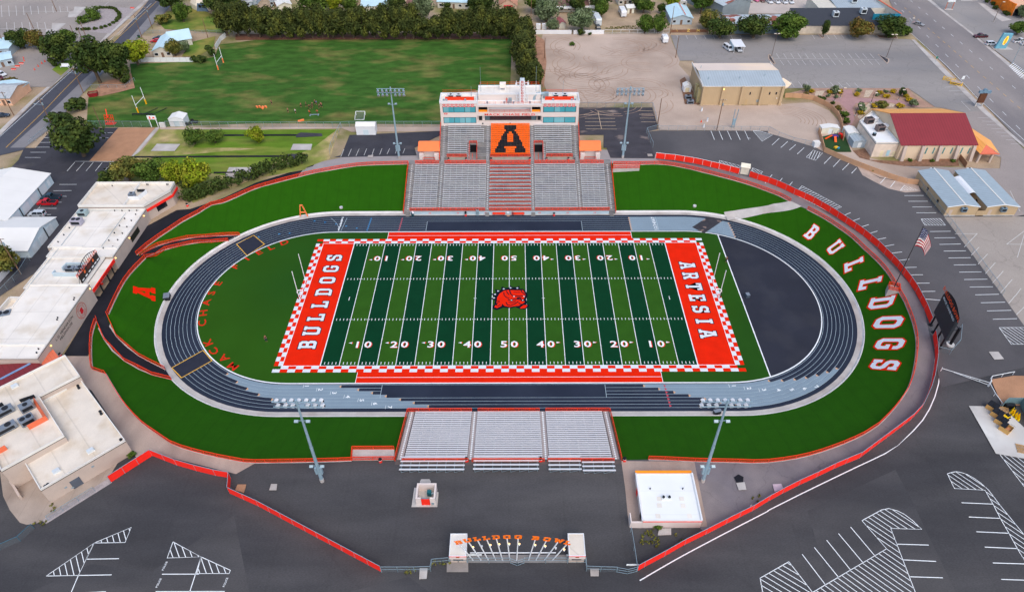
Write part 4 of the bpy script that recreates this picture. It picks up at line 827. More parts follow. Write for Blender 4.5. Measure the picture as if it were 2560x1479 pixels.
# near (visitors') stand: three blocks of white benches between aisles
NR = 24;ND = .705;NZ0 = 1.0;NZR = (GZ-NZ0)/NR
near = thing('visitor_grandstand','near concrete grandstand with three blocks of bright white benches','grandstand',(0,-48,0))
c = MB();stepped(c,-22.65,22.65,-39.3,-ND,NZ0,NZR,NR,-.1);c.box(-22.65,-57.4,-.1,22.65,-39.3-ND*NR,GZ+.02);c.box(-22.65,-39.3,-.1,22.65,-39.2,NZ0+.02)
c.build('steps',M_conc_near_shade,near)
blocks = [(-20.9,-8.25),(-6.95,6.95),(8.25,20.9)]
for k in range(NR):
    y = -39.3-ND*(k+.62);z = NZ0+NZR*k
    for a,b in blocks: bench_row(near,a,b,y,z,M_bench,.33)
al = MB()
for x in (-21.8,-7.6,7.6,21.8):
    for k in range(NR): al.box(x-.6,-39.3-ND*(k+1)+.005,NZ0+NZR*k-.05,x+.6,-39.3-ND*k-.005,NZ0+NZR*k+.006)
al.build('aisle_treads',mat('aisle_grey',(168,158,156),.85,var=.1),near,'stuff')
st = MB()
for k in range(NR):
    for x in (-21.75,-7.6,7.6,21.75):
        y = -39.3-ND*(k+.45);z = NZ0+NZR*k+.012
        st.face([(x+.20*math.cos(2*PI*i/10),y+.2*math.sin(2*PI*i/10),z) for i in range(10)])
st.build('aisle_step_markers',M_paint,near,'stuff')
for i,(a,b) in enumerate(((-22.6,-8.3),(-6.9,6.9),(8.3,22.6))):
    t = thing('railing',['orange mesh railing along the front of the near stand, its west block','orange mesh railing along the front of the near stand, its middle block','orange mesh railing along the front of the near stand, its east block'][i],'railing',(a,-39.2,NZ0),'railings of the near stand')
    rails(t,[(a,-39.25),(b,-39.25)],NZ0,step=2.1)
    bb = blocks[i];t = thing('railing',['orange railing behind the top row of the near stand, its west block','orange railing behind the top row of the near stand, its middle block','orange railing behind the top row of the near stand, its east block'][i],'railing',(bb[0],-56.6,GZ),'railings of the near stand')
    rails(t,[(bb[0]-.3,-56.75),(bb[1]+.3,-56.75)],GZ,step=2.1)
for s,w in ((-1,'west'),(1,'east')):
    t = thing('railing',f'orange railing stepping down the {w} edge of the near stand','railing',(s*22.7,-48,4),'railings of the near stand')
    rails(t,[(s*22.72,-39.3),(s*22.72,-56.6)],lambda x,y: NZ0+(GZ-NZ0)*min(1,max(0,(-39.3-y)/(ND*NR))),step=2.4)
# red, pink and orange banners on the near front railing
for x0,x1,m,lb in ((-3.2,1.1,M_orange,'orange bench standing behind the front railing of the near stand'),(3.6,6.0,mat('pink_banner',(226,70,84),.7),'pink red banner tied to the front railing of the near stand')):
    o = MB().box(x0,-39.20,NZ0+.45,x1,-39.12,NZ0+1.0).build('rail_banner',m);solo(o,lb,'banner')

# far (home) stand, lower tier: 24 rows in five blocks, the middle one striped orange
FR = 24;FD = .735;FZ0 = 1.25;FZR = (GZ-FZ0)/FR;FY = 39.9
home = thing('home_grandstand','long lower concrete grandstand opposite, with weathered benches and orange striped middle block','grandstand',(0,48,0))
c = MB();stepped(c,-32.75,32.75,FY,FD,FZ0,FZR,FR,-.1);c.box(-32.75,FY+FD*FR,-.1,32.75,60.1,GZ+.03)
c.box(-32.75,FY-.9,-.1,32.75,FY-.02,FZ0-.12);c.build('steps',M_conc_stand,home)
w = MB();w.box(-30.8,FY-.95,0.0,30.8,FY-.9,FZ0-.1);w.build('front_wall',M_bluewall,home)
wt = MB()
for x,s in ((-24.7,'20'),(-16,'30'),(-7.4,'40'),(9.3,'40'),(18.0,'30'),(26.4,'20')): put_text(wt,s,(x,FY-.955,.35),(1,0,0),(0,0,1),.55)
wt.build('front_wall_numbers',M_orange,home)
fb = [(-30.5,-22.75),(-21.05,-7.55),(-6.35,6.75),(8.0,21.2),(22.75,30.5)]
for k in range(FR):
    y = FY+FD*(k+.72);z = FZ0+FZR*k
    for i,(a,b) in enumerate(fb):
        m = M_bench2
        if i == 2 and k % 2 == 1: m = M_orange
        bench_row(home,a,b,y,z,m,.25)
ms = MB();ml = MB()
for k in range(FR+1):
    for x in (-31.6,-21.9,-6.95,7.35,21.95,31.6):
        y = FY+FD*k;z = FZ0+FZR*min(k,FR-1)
        ml.box(x-.62,y-.06 if k else y-.5,z-.28,x+.62,y+.30,z-FZR*.5+.004)
        ms.face([(x+.22*math.cos(2*PI*i/10),y+.52+.17*math.sin(2*PI*i/10),z+.014) for i in range(10)])
ms.build('aisle_step_markers',M_paint,home,'stuff');ml.build('aisle_half_steps',mat('aisle_concrete',(150,150,152),.85,var=.1),home,'stuff')
for x in (-31.6,-6.95,7.35,31.6):
    sm = MB();[sm.box(x-.6,FY-1.9+.3*k,-.02,x+.6,FY-1.6+.3*k,.2*(k+1)) for k in range(6)];sm.build('front_stair',M_conc_stand,home)
for i,(a,b) in enumerate(((-30.9,-7.6),(-6.3,6.7),(8.0,30.9))):
    t = thing('railing',['orange mesh railing along the front of the far stand, left of the middle aisle','orange mesh railing along the front of the far stand below the striped block','orange mesh railing along the front of the far stand, right of the middle block'][i],'railing',(a,FY-.4,1.2),'railings of the far stand')
    rails(t,[(a,FY-.35),(b,FY-.35)],FZ0-.12,step=1.75,h=1.0)
for i,(a,b) in enumerate(((-30.6,-22.9),(-21.0,-7.7),(-6.3,6.7),(8.1,21.0),(22.9,30.4))):
    t = thing('railing','orange mesh railing along the walkway above the far stand, '+['westernmost length','second length from the west','middle length behind the striped block','fourth length from the west','easternmost length'][i],'railing',(a,57.9,GZ),'railings of the far stand')
    rails(t,[(a,57.9),(b,57.9)],GZ,step=1.75,h=1.15)
for s,w in ((-1,'west'),(1,'east')):
    t = thing('railing',f'orange railing stepping down the {w} edge of the far stand','railing',(s*32.8,48,4),'railings of the far stand')
    rails(t,[(s*32.8,FY-1.6),(s*32.8,FY),(s*32.8,57.6)],lambda x,y: .9+(GZ-.9)*min(1,max(0,(y-FY+1.2)/(FD*FR))),step=2.4)

# upper tier with the block letter A of seats
UR = 15;UY = 60.55;UD = .70;UZ0 = 8.05;UZR = .385
upper = thing('upper_grandstand','upper grandstand below the press box with grey benches and a seat block','grandstand',(0,66,GZ))
c = MB()
for x0,x1 in ((-22.8,-13.15),(-10.75,-6.35),(-6.35,6.75),(6.75,8.05),(10.85,22.8)):
    stepped(c,x0,x1,UY,UD,UZ0,UZR,UR,GZ)
for x0,x1 in ((-13.15,-10.75),(8.05,10.85)):
    for k in range(6,UR): c.box(x0,UY+UD*k,UZ0+UZR*5-.2,x1,UY+UD*(k+1),UZ0+UZR*k)
c.box(-22.8,UY+UD*UR,GZ,22.8,71.2,UZ0+UZR*(UR-1));c.build('steps',M_conc_stand,upper)
for x0,x1 in ((-13.15,-10.75),(8.05,10.85)): MB().box(x0,UY+UD*6.5,GZ,x1,UY+UD*6.6,UZ0+UZR*5-.2).build('stairway_back',M_black,upper)
for k in range(UR):
    y = UY+UD*(k+.7);z = UZ0+UZR*k
    for a,b in (((-20.3,-13.9 if k < 6 else (-8.4 if k < 13 else -9.4))),((11.9 if k < 6 else 8.2),20.4)):
        bench_row(upper,a,b,y,z,M_bench2,.25)
ms = MB();ml = MB()
for k in range(UR):
    for x in [-21.6,-7.2,7.45,21.6]+([-12.4-1.0,11.3] if k < 6 else []):
        y = UY+UD*k;z = UZ0+UZR*k
        ml.box(x-.5,y-.3,z-UZR,x+.5,y-.004,z-UZR*.5);ms.face([(x+.2*math.cos(2*PI*i/10),y+.4+.16*math.sin(2*PI*i/10),z+.014) for i in range(10)])
for x in (-21.9,-13.4,-7.2,7.45,11.3,21.9):
    for k in range(5): ml.box(x-.5,59.2+.27*k,GZ,x+.5,59.47+.27*k,GZ+.24*(k+1))
ml.build('aisle_half_steps',mat('aisle_concrete',(150,150,152),.85),upper,'stuff');ms.build('aisle_step_markers',M_paint,upper,'stuff')
for x0,x1 in ((-20.4,-14),(-6.3,6.8),(12,20.5)): MB().box(x0,UY-.12,GZ,x1,UY-.02,UZ0).build('front_wall',mat('front_wall_concrete',(168,164,150),.85,var=.15,scale=.8),upper)
# seats: 26 columns x 15 rows, black ones spell the A
ABLK = [(),(9,16),(9,16),(10,15),(9,16),(8,17),(7,18),(7,18),(6,19),(5,20),(5,20),(4,21),(3,22),(3,22),()]
AHOLE = {4: (12,13),5: (11,14),6: (11,14),7: (11,14),8: (11,14),11: (9,16),12: (10,15),13: (10,15)}
so,sk = MB(),MB()
for r in range(15):
    k = 14-r;y = UY+UD*(k+.55);z = UZ0+UZR*k
    for cidx in range(26):
        x = -6.2+12.85*(cidx+.5)/26;blk = bool(ABLK[r]) and ABLK[r][0] <= cidx <= ABLK[r][1] and not (r in AHOLE and AHOLE[r][0] <= cidx <= AHOLE[r][1])
        mb = sk if blk else so
        mb.box(x-.21,y-.2,z+.36,x+.21,y+.2,z+.44);mb.box(x-.21,y+.14,z+.44,x+.21,y+.2,z+.84);mb.box(x-.04,y-.05,z,x+.04,y+.05,z+.36)
so.build('orange_seats',mat('orange_seat_plastic',(246,112,18),.5,var=.05,spec=.5),upper,'stuff');sk.build('black_seats',mat('black_seat_plastic',(24,26,34),.4,var=.1,spec=.5),upper,'stuff')
for i,(a,b) in enumerate(((-20.4,-14.0),(-6.3,6.8),(12,20.5))):
    t = thing('railing',['orange railing at the foot of the upper stand, west block','orange railing at the foot of the upper seat block','orange railing at the foot of the upper stand, east block'][i],'railing',(a,UY,UZ0),'railings of the upper stand')
    rails(t,[(a,UY-.25),(b,UY-.25)],UZ0-.15,step=1.7,h=1.0)
for s,w in ((-1,'west'),(1,'east')):
    t = thing('railing',f'orange railing climbing the {w} edge of the upper stand','railing',(s*22.85,65,9),'railings of the upper stand')
    rails(t,[(s*22.85,59.3),(s*22.85,71)],lambda x,y: GZ+.3+(y-59.3)*.555,step=2.0)
for x0,x1,w in ((-13.2,-10.7,'west'),(8.0,10.9,'east')):
    t = thing('railing',f'orange railing round the {w} stairway opening in the upper stand','railing',((x0+x1)/2,62,GZ),'railings of the upper stand')
    rails(t,[(x0,59.5),(x0,UY+UD*6.2),(x1,UY+UD*6.2),(x1,59.5)],lambda x,y: GZ+.1+(y-59.5)*.58,step=1.6)
for x in (-12.2,9.4):
    t = thing('handrail','orange handrail in the middle of the '+('west' if x < 0 else 'east')+' stairway opening','handrail',(x,61,GZ))
    MB().pipe([(x,59.6,GZ),(x,59.6,GZ+1),(x,62.6,GZ+1.2),(x,62.6,GZ)],.06).build('rail',M_orange,t)

# ---------------------------------------------------------------- press box
pb = thing('press_box','cream three level press box with blue green windows above the far stand','building',(0,74,GZ))
c = MB();PY = 71.0
for s in (-1,1):
    xa,xb = sorted((s*22.65,s*10.6))
    c.box(xa,PY,GZ,xb,77,21.3)
c.box(-10.59, PY+1.2, GZ, 10.59, 77, 16.9)              # lower hall
c.box(-10.59, PY+.02, 13.0, 10.59, PY+1.2, 14.75)       # ledge under the long window
c.box(-10.59, PY-.05, 16.9, 10.59, 77, 18.0)            # fascia with the field name
c.box(-10.59, PY+2.2, 18.0, 10.59, 77, 20.7)            # back wall of the open deck
c.box(-10.59, PY-.1, 20.1, 10.59, 77, 20.75)            # roof slab
for x in (-10.4,-7.0,7.1,10.4): c.box(x-.18,PY,18.0,x+.18,PY+2.2,20.1)
c.box(-10.2,PY+3,20.75,10.2,80,22.9)
c.build('walls',M_pbwall,pb)
p = MB()
def tray(x0,y0,x1,y1,z,h=.9,t=.25):
    p.box(x0,y0,z,x1,y0+t,z+h);p.box(x0,y1-t,z,x1,y1,z+h);p.box(x0,y0+t,z,x0+t,y1-t,z+h);p.box(x1-t,y0+t,z,x1,y1-t,z+h)
for s in (-1,1):
    xa,xb = sorted((s*22.75,s*10.5));tray(xa,PY-.1,xb,77.1,21.3)
tray(-10.3,PY+2.9,10.3,80.1,22.9,.5);tray(-10.45,PY-.15,10.45,PY+2.8,20.75,.35)
p.build('parapets',M_white,pb)
r = MB()
for s in (-1,1):
    xa,xb = sorted((s*22.5,s*10.75));r.box(xa,PY+.15,21.3,xb,76.85,21.36)
r.box(-10.05,PY+3.15,22.9,10.05,79.85,22.96);r.box(-10.2,PY+.1,20.75,10.2,PY+2.6,20.8);r.build('roof_deck',M_roofw,pb)
for s in (-1,1):
    xa,xb = sorted((s*21.0,s*11.6));MB().box(xa,73.2,21.36,xb,73.4,22.5).build('orange_roof_screen',M_orange,pb)
for s in (-1, 1):                                       # two rows of three panes on each wing
    for z0,z1 in ((18.3,20.15),(14.5,16.35)):
        xa,xb = sorted((s*21.7,s*11.1));t = MB();t.box(xa-.1,PY-.06,z0-.12,xb+.1,PY-.01,z1+.1);fr = t.build('window',M_dark,pb)
        for i in range(3):
            x0 = xa+(xb-xa)*i/3+.08;x1 = xa+(xb-xa)*(i+1)/3-.08;mid = x0+(x1-x0)*(.5 if i != 1 else .52)
            MB().box(x0,PY-.10,z0,mid,PY-.065,z1).build('pane',M_glass if (i+(s > 0)) % 2 else M_glass2,fr)
            MB().box(mid+.01,PY-.10,z0,x1,PY-.065,z1).build('pane',M_glass2 if (i == 1 and z0 < 15) else M_glass,fr)
lw = MB();lw.box(-8.2,PY+1.14,14.76,9.0,PY+1.19,16.85);f_ = lw.build('window',M_dark,pb)
for i in range(10):
    x0 = -8.1+1.7*i;MB().box(x0,PY+1.08,14.85,x0+1.55,PY+1.13,16.75).build('pane',mat('maroon_dark_glass',(46,22,28),.15,spec=.7) if 0 < i < 9 else mat('smoke_glass',(70,100,108),.15,spec=.7),f_)
for x in (-9.6,9.75):
    MB().box(x-.55,PY+1.12,13.05,x+.55,PY+1.19,16.8).build('door',M_dark,pb)
for x0,x1 in ((-10.1,-7.3),(7.4,10.1)):
    t = MB().box(x0,PY+2.12,18.1,x1,PY+2.19,20.05).build('suite_opening',M_black,pb);MB().box(x0,PY+.6,18.0,x1,PY+.7,18.75).build('orange_counter',mat('suite_orange',(255,150,20),.6),t)
MB().box(-6.8,PY+2.1,18.05,6.9,PY+2.19,20.08).build('deck_back_wall',M_white,pb)
rl = MB()
for z in (18.45,18.95): rl.beam((-6.8,PY+.1,z),(6.9,PY+.1,z),.06,.06)
for i in range(9): rl.tube((-6.8+1.71*i,PY+.1,18),(-6.8+1.71*i,PY+.1,18.95),.04,5)
for i in range(12): rl.tube((-10+1.82*i,PY+.15,20.8),(-10+1.82*i,PY+.15,21.9),.035,5)
for z in (21.35,21.9): rl.beam((-10,PY+.15,z),(10,PY+.15,z),.05,.05)
for s in (-1,1):
    for z in (22.7,23.2): rl.beam((s*22.2,76.9,z),(s*11,76.9,z),.06,.06)
for z in (24.0,24.5): rl.beam((-9.8,79.9,z),(9.8,79.9,z),.06,.06)
for i in range(9): rl.tube((-9.8+2.45*i,79.9,23.3),(-9.8+2.45*i,79.9,24.5),.04,5)
rl.build('roof_railings',M_orange,pb)
tx = MB();put_text(tx,'MACK CHASE FIELD',(0.1,PY-.14,17.08),(1,0,0),(0,0,1),.72,wide=1.75,gap=.22);tx.build('field_name_letters',mat('red_orange_letters',(228,46,20),.5),pb)
bd = MB();bt = MB();yrs = ['52','54','55','57','58','69','74','75','83','84','85','87','88','90','92','94'];yr2 = ['76','79','80','82','83','84','87','88','96','97','98','04','05','07','09','14']
for s,Y in ((-1,yrs),(1,yr2)):
    for j in range(16):
        x = (-21.3 if s < 0 else 11.6)+1.32*(j % 8);z = 21.0 if j < 8 else 20.38;z = z-.05
        bd.raw([(x+.55*math.cos(2*PI*i/12),PY-.13,z+.24*math.sin(2*PI*i/12)) for i in range(12)],[tuple(range(12))]);put_text(bt,Y[j],(x,PY-.15,z-.14),(1,0,0),(0,0,1),.28,wide=1.3)
bd.raw([(-20.9+.6*math.cos(2*PI*i/12),PY-.13,17.75+.26*math.sin(2*PI*i/12)) for i in range(12)],[tuple(range(12))]);put_text(bt,'15',(-20.9,PY-.15,17.6),(1,0,0),(0,0,1),.3,wide=1.3)
bd.build('title_year_plaques',mat('plaque_red',(226,50,40),.6),pb,'stuff');bt.build('title_year_numbers',M_paint,pb)
for x in (-8.9,0.2): MB().box(x-.22,PY-.02,13.9,x+.22,PY+.015,14.4).build('wall_speaker',M_dark,pb)
# things standing on its roofs
def hvac(name,c,size,rz,label,group,m=M_hvac,fans=2,parent=None):
    t = thing(name,label,'air conditioner',c,group,rz);a,b,h = size
    MB().obox((0,0,h/2+.15),size,0).build('casing',m,t,local=True)
    MB().obox((0,0,.08),(a*.9,b*.9,.16),0).build('base_frame',M_dark,t,local=True)
    for i in range(fans):
        x = (i-(fans-1)/2)*a/max(2,fans)*.9;q = MB();q.tube((x,0,h+.15),(x,0,h+.28),min(a/max(2,fans),b)*.40,12)
        q.build('fan',M_fan,t,local=True)
    MB().obox((0,-b/2-.012,h*.5+.15),(a*.8,.02,h*.6),0).build('grille',M_dark,t,local=True)
    return t
for x,lb in ((-19.3,'pale rooftop unit on the press box west wing, outer one'),(-16.7,'pale rooftop unit on the press box west wing, inner one'),(15.2,'pale rooftop unit on the press box east wing, inner one'),(18.2,'pale rooftop unit on the press box east wing, outer one')):
    hvac('rooftop_unit',(x,75.2,21.36),(1.9,1.1,1.0),0,lb,'rooftop units on the press box',M_hvacw,1)
sg = thing('roof_sign','tall vertical white and orange letter sign standing on the press box roof','sign',(4.1,PY+1.2,20.8))
MB().box(3.25,PY+1.1,20.9,5.0,PY+1.4,28.4).build('panel',M_white,sg);MB().prism([(3.4,PY+1.1),(4.85,PY+1.1),(4.85,PY+1.4),(3.4,PY+1.4)],28.4,29.3).build('cap',mat('cap_blue_white',(200,220,235),.5),sg)
lt = MB()
for i,ch in enumerate('BULLDOGS'):
    v,f,w_ = slab(ch);lt.raw([(4.12+x*.125*1.1,PY+1.06,28.05-.94*i+y*.088) for x,y in v],f)
lt.build('letters',mat('brick_orange_letters',(190,52,40),.5),sg)
tr = MB()
for s in (-1,1):
    x = 4.12+s*1.9
    for z in (21.0,22.6,26.6,27.6): tr.beam((x,PY+1.9,z),(4.12+s*.9,PY+1.3,z),.12,.12)
    tr.tube((x,PY+1.9,20.8),(x,PY+1.9,23.4),.09,6);tr.tube((x,PY+1.9,26.4),(x,PY+1.9,28.2),.09,6);tr.beam((x,PY+1.9,21),(4.12+s*.9,PY+1.3,23.5),.1,.1)
    tr.box(x-.3,PY+1.6,26.6,x+.3,PY+2.0,27.4)
tr.build('truss_frame',M_white,sg)
cb = thing('camera_hut','cream box hut on two legs at the back of the press box roof','hut',(-2.2,77.5,22.96));MB().box(-3.2,76.8,23.9,-1.2,78.6,25.2).build('box',mat('cream_panel',(244,232,220),.6),cb)
q = MB();[q.box(x-.1,76.9,22.96,x+.1,77.1,23.9) for x in (-3.1,-1.3)];q.build('legs',M_white,cb)
q = MB();q.box(-.35,PY+1.2,20.81,.75,PY+2.0,22.3);solo(q.build('equipment_cabinet',M_galv),'grey square equipment cabinet on the press box roof terrace','cabinet')
for i,(x,z,hh) in enumerate(((-9.4,22.9,8.2),(8.7,22.9,8.6),(17.6,21.4,5.0),(-12.6,21.4,3.2))):
    t = thing('antenna',['tall thin whip antenna at the west end of the press box roof','tall thin whip antenna right of the letter sign','short white mast on the east wing roof','short white mast on the west wing roof'][i],'antenna',(x,76.5,z));MB().tube((x,76.5,z),(x,76.5,z+hh*.4),.07,6).tube((x,76.5,z+hh*.4),(x,76.5,z+hh),.04,5).build('mast',M_galv,t);MB().box(x-.15,76.35,z,x+.15,76.65,z+.12).build('foot',M_galv,t)
for i,x in enumerate((-21.4,-20.5,-14.4,14.2,20.3,21.4,-7.2,-1.7,-.4,1.3,6.7)):
    z = 21.4 if abs(x) > 10 else 20.82;y = 72.2 if abs(x) > 10 else PY+.6
    t = thing('floodlight','small grey floodlight on the press box roof edge, '+['first','second','third','fourth','fifth','sixth','seventh','eighth','ninth','tenth','eleventh'][(0,1,2,8,9,10,3,4,5,6,7)[i]]+' from the west','floodlight',(x,y,z),'floodlights on the press box roof')
    MB().obox((x,y,z+.65),(.6,.35,.55),0,0,.5).build('lamp_head',M_galv,t);MB().tube((x,y,z),(x,y,z+.5),.06,6).build('stem',M_dark,t)
q = thing('roof_duct','grey bent metal duct beside the letter sign on the press box','duct',(9.2,74.6,21));MB().pipe([(8.0,74.2,20.8),(8.3,74.4,22.4),(9.2,74.6,22.9),(11.6,74.8,22.8)],.55,10).build('duct_pipe',M_galv,q);MB().box(11.3,74.2,21.4,12.8,75.5,23.2).build('duct_box',M_galv,q)

# orange-roofed stalls at both ends of the upper stand
for s,w in ((-1,'west'),(1,'east')):
    cx = s*26.3;t = thing('concession_stall',f'cream stall with a ribbed orange roof beside the {w} end of the upper stand','stall',(cx,62.5,GZ))
    x0,x1 = cx-3.2,cx+3.2
    b = MB();b.box(x0,62.4,GZ,x1,66.0,GZ+2.7);b.box(x0,60.4,GZ,x0+1.45,62.4,GZ+1.9);b.box(x1-1.45,60.4,GZ,x1,62.4,GZ+1.9);b.build('walls',M_pbwall,t)
    q = MB();zr,ze = GZ+4.2,GZ+2.75
    q.raw([(x0-.4,61.2,ze),(x1+.35,61.2,ze),(x1+.35,65.0,zr),(x0-.4,65.0,zr),(x0-.2,66.8,GZ+3.4),(x1+.2,66.8,GZ+3.4)]+[(x0-.4,61.2,ze-.15),(x1+.35,61.2,ze-.15),(x1+.2,66.8,GZ+3.25),(x0-.2,66.8,GZ+3.25)],[(0,1,2,3),(3,2,5,4),(6,7,1,0),(9,8,7,6),(7,8,5,2,1),(6,0,3,4,9),(4,5,8,9)]);q.build('roof',mat('ribbed_orange_roof',(255,132,72),.45,var=.03,rib=('X',.42,.8),spec=.5),t)
    for xx in (x0+.55,x1-.95): MB().box(xx,62.3,GZ+1.95,xx+.75,62.39,GZ+2.6).build('serving_hatch',M_black,t)
    tt = thing('railing',f'low orange railing in front of the {w} stall','railing',(cx,60,GZ));rails(tt,[(cx-1.9,60.2),(cx+1.9,60.2)],GZ,h=.9,step=1.9,mesh=False)
# bins on the walkway and elsewhere
def bin_(p,label,z=GZ,body=None,lid=None,group='round litter bins',r=.36,h=1.05):
    t = thing('litter_bin',label,'bin',(p[0],p[1],z),group)
    MB().tube((0,0,0),(0,0,h*.75),r*.92,12,0,r).build('drum',body or M_red_solid,t,local=True);MB().tube((0,0,h*.75),(0,0,h),r*1.03,12,0,r*.8).build('lid',lid or M_black,t,local=True)
    MB().tube((0,0,h*.62),(0,0,h*.72),r*1.02,12).build('band',M_paint,t,local=True);return t
for x,lb in ((-19.9,'red bin with black lid under the west block of the upper stand, outer'),(-14.2,'red bin with black lid under the west block of the upper stand, inner'),(-6.0,'red bin with black lid at the west end below the seat block'),(6.6,'red bin with black lid at the east end below the seat block'),(12.0,'red bin with black lid under the east block of the upper stand, inner'),(19.2,'red bin with black lid under the east block of the upper stand, outer')): bin_((x,59.7),lb)
for p,lb in (((-25.6,-56.7),'red bin by the small landing west of the near stand'),((-8.4,-56.6),'red bin behind the near stand at its west aisle'),((6.5,-56.6),'red bin behind the near stand at its east aisle'),((23.3,-56.6),'tilted red bin at the east corner of the near stand'),((-106,-1.7),'red bin outside the fieldhouse canopy'),((-104.2,-27.4),'red bin beside the terracotta roof of the fieldhouse'),((-96.2,34),'red bin by the end of the hedge at the fieldhouse')): bin_(p,lb)
for p,lb in (((-13.59,38.37),'red bin in front of the far stand, west side'),((13.75,38.28),'red bin in front of the far stand, east side')): bin_(p,lb,0)
# low furniture in front of the far stand
def team_bench(x,y,lb):
    t = thing('team_bench',lb,'bench',(x,y,0),'orange team benches')
    MB().box(x-2.0,y-.2,.42,x+2.0,y+.2,.5).build('seat',M_orange,t);MB().box(x-2.0,y+.22,.55,x+2.0,y+.30,.95).build('backrest',M_orange,t)
    for s in (-1.5,1.5): MB().box(x+s-.05,y-.2,0,x+s+.05,y+.3,.42).build('leg',M_dark,t)
team_bench(-3.3,38.55,'orange bench in front of the striped block, left one');team_bench(2.6,38.5,'orange bench in front of the striped block, right one')
q = thing('lifeguard_chair','pale stepped timing stand in front of the far stand','timing stand',(-9.9,38.3,0));b = MB()
for i in range(4): b.box(-10.4,38.0+.25*i,.0 if i == 3 else .45*i+.3,-9.5,38.2+.25*i,.45*i+.4)
b.build('steps',M_galv,q);b = MB();[b.box(x-.04,38.9,0,x+.04,39.0,2.3) for x in (-10.35,-9.55)];b.build('uprights',M_galv,q)
q = thing('tackle_dummy','dark green upright cylinder leaning on the far stand wall','barrel',(-13.6,38.6,0));MB().tube((-13.6,38.6,0),(-13.6,38.6,1.3),.32,10).build('drum',mat('dark_teal',(22,62,74),.6),q);MB().tube((-13.6,38.6,1.3),(-13.6,38.6,1.4),.3,10).build('lid',M_black,q)
q = thing('equipment_box','white and dark chest at the west stair of the far stand','chest',(-30.1,38.6,0));MB().obox((-30.1,38.6,.55),(.7,1.3,1.1),.3).build('body',mat('dark_teal',(22,62,74),.6),q);MB().obox((-29.95,38.6,1.14),(.5,1.35,.08),.3).build('lid',M_white,q)
q = thing('manhole','round brown cover set in the paving between the two orange benches','cover',(-.4,38.4,0));MB().tube((-.4,38.35,.0),(-.4,38.35,.03),.6,16).build('plate',M_mulch,q);MB().tube((-.4,38.35,.0),(-.4,38.35,.045),.4,16).build('lid',M_dirt_brown,q)
q = thing('white_notice_box','small white box on the wall between the two orange benches','box',(-.5,38.9,.4));MB().box(-.85,38.7,.5,-.15,38.95,1.0).build('box',M_white,q);MB().box(-.6,38.8,0,-.4,38.9,.5).build('post',M_galv,q)

# ---------------------------------------------------------------- rim railings, ramps and platforms
RAIL_SETS = [(RW_A,'orange mesh railing round the south-west rim of the bowl'),(RW_B,'orange mesh railing along the west rim between the two ramps'),(RW_C,'orange mesh railing round the north-west rim of the bowl'),(RE_A,'orange mesh railing round the north-east rim of the bowl'),(RE_B,'orange mesh railing round the east and south-east rim of the bowl')]
for pts_,lb in RAIL_SETS:
    t = thing('rim_railing',lb,'railing',(pts_[0][0],pts_[0][1],GZ),'orange railings round the rim of the bowl');rails(t,smooth(pts_,2.4),GZ+.05,step=3.2)
for L_,lb in ((SWR_A,'orange railing along the outer side of the lower black ramp'),(SWR_B,'orange railing along the inner side of the lower black ramp'),(NWR_A,'orange railing along the outer side of the upper black ramp'),(NWR_B,'orange railing along the inner side of the upper black ramp')):
    t = thing('ramp_railing',lb,'railing',(L_[0][0],L_[0][1],GZ),'orange railings along the black ramps');rails(t,L_[::2]+[L_[-1]],lambda x,y: min(GZ,bank(x,y))+.05,step=3.2)
    k_ = MB();k_.line(L_,.35,lambda x,y: min(GZ,bank(x,y))+.12);k_.build('kerb',M_conc,t)
def platform(name,poly,lb,open_side=0):
    t = thing(name,lb,'platform',(poly[0][0],poly[0][1],GZ));MB().prism(poly,GZ-1.6,GZ+.12).build('slab',M_conc,t)
    rails(t,poly[open_side:]+poly[:open_side],GZ+.12,step=3.0);return t
platform('landing',[(-31.7,-53.8),(-23.2,-53.8),(-22.9,-56.3),(-31.4,-56.4)],'concrete landing with orange rails at the west side of the near stand',2)
platform('landing',[(42.1,56.9),(33.5,56.9),(33.1,54.4),(41.7,54.7)],'concrete landing with orange rails at the east side of the far stand',0)
fp = [(97.5,-6.1),(99.4,-5.3),(99.2,-7.4),(97.1,-8)]
fcx,fcy = (98.7,-4.4)
t = thing('flag_platform','square concrete flagpole base with orange railings on the east bank','platform',(fcx,fcy,GZ-1.5));MB().obox((fcx,fcy,GZ-1.0),(2.6,2.2,2.6),-.35).build('base',M_conc,t)
a_ = -.35;rc = [(fcx+1.25*x*math.cos(a_)-1.05*y*math.sin(a_),fcy+1.25*x*math.sin(a_)+1.05*y*math.cos(a_)) for x,y in ((-1,-1),(1,-1),(1,1),(-1,1),(-1,-1))];rails(t,rc,GZ+.3,step=1.3,h=1.0)
# flag pole and flag (flag hangs limp, folded)
FPH = 19.5
t = thing('flagpole','tall dark flagpole on the east bank platform','flagpole',(fcx,fcy,GZ+.3));MB().tube((fcx,fcy,GZ+.3),(fcx,fcy,GZ+FPH),.14,10,0,.07).build('pole',mat('flagpole_grey',(70,66,68),.5,.2),t);MB().tube((fcx,fcy,GZ+FPH),(fcx,fcy,GZ+FPH+.25),.14,8,0,.02).build('finial',M_dark,t)
fl = thing('flag','red white and blue striped flag hanging in folds from the tall pole','flag',(fcx,fcy,GZ+FPH-.4))
def flag_pt(u, v):                    # u along the fly 0..1, v down the hoist 0..1: the fly end droops
    L_,H_ = 5.2,5.4
    x = fcx+.15+u*L_*.62+.10*math.sin(u*9+v*2);y = fcy-.5*u+.55*math.sin(u*11+v*1.5)*u
    z = GZ+FPH-.4-v*H_*(1-.35*u)-u*u*4.6
    return (x,y,z)
fr_,fw_,fb_,fs_ = MB(),MB(),MB(),MB();NU = 16
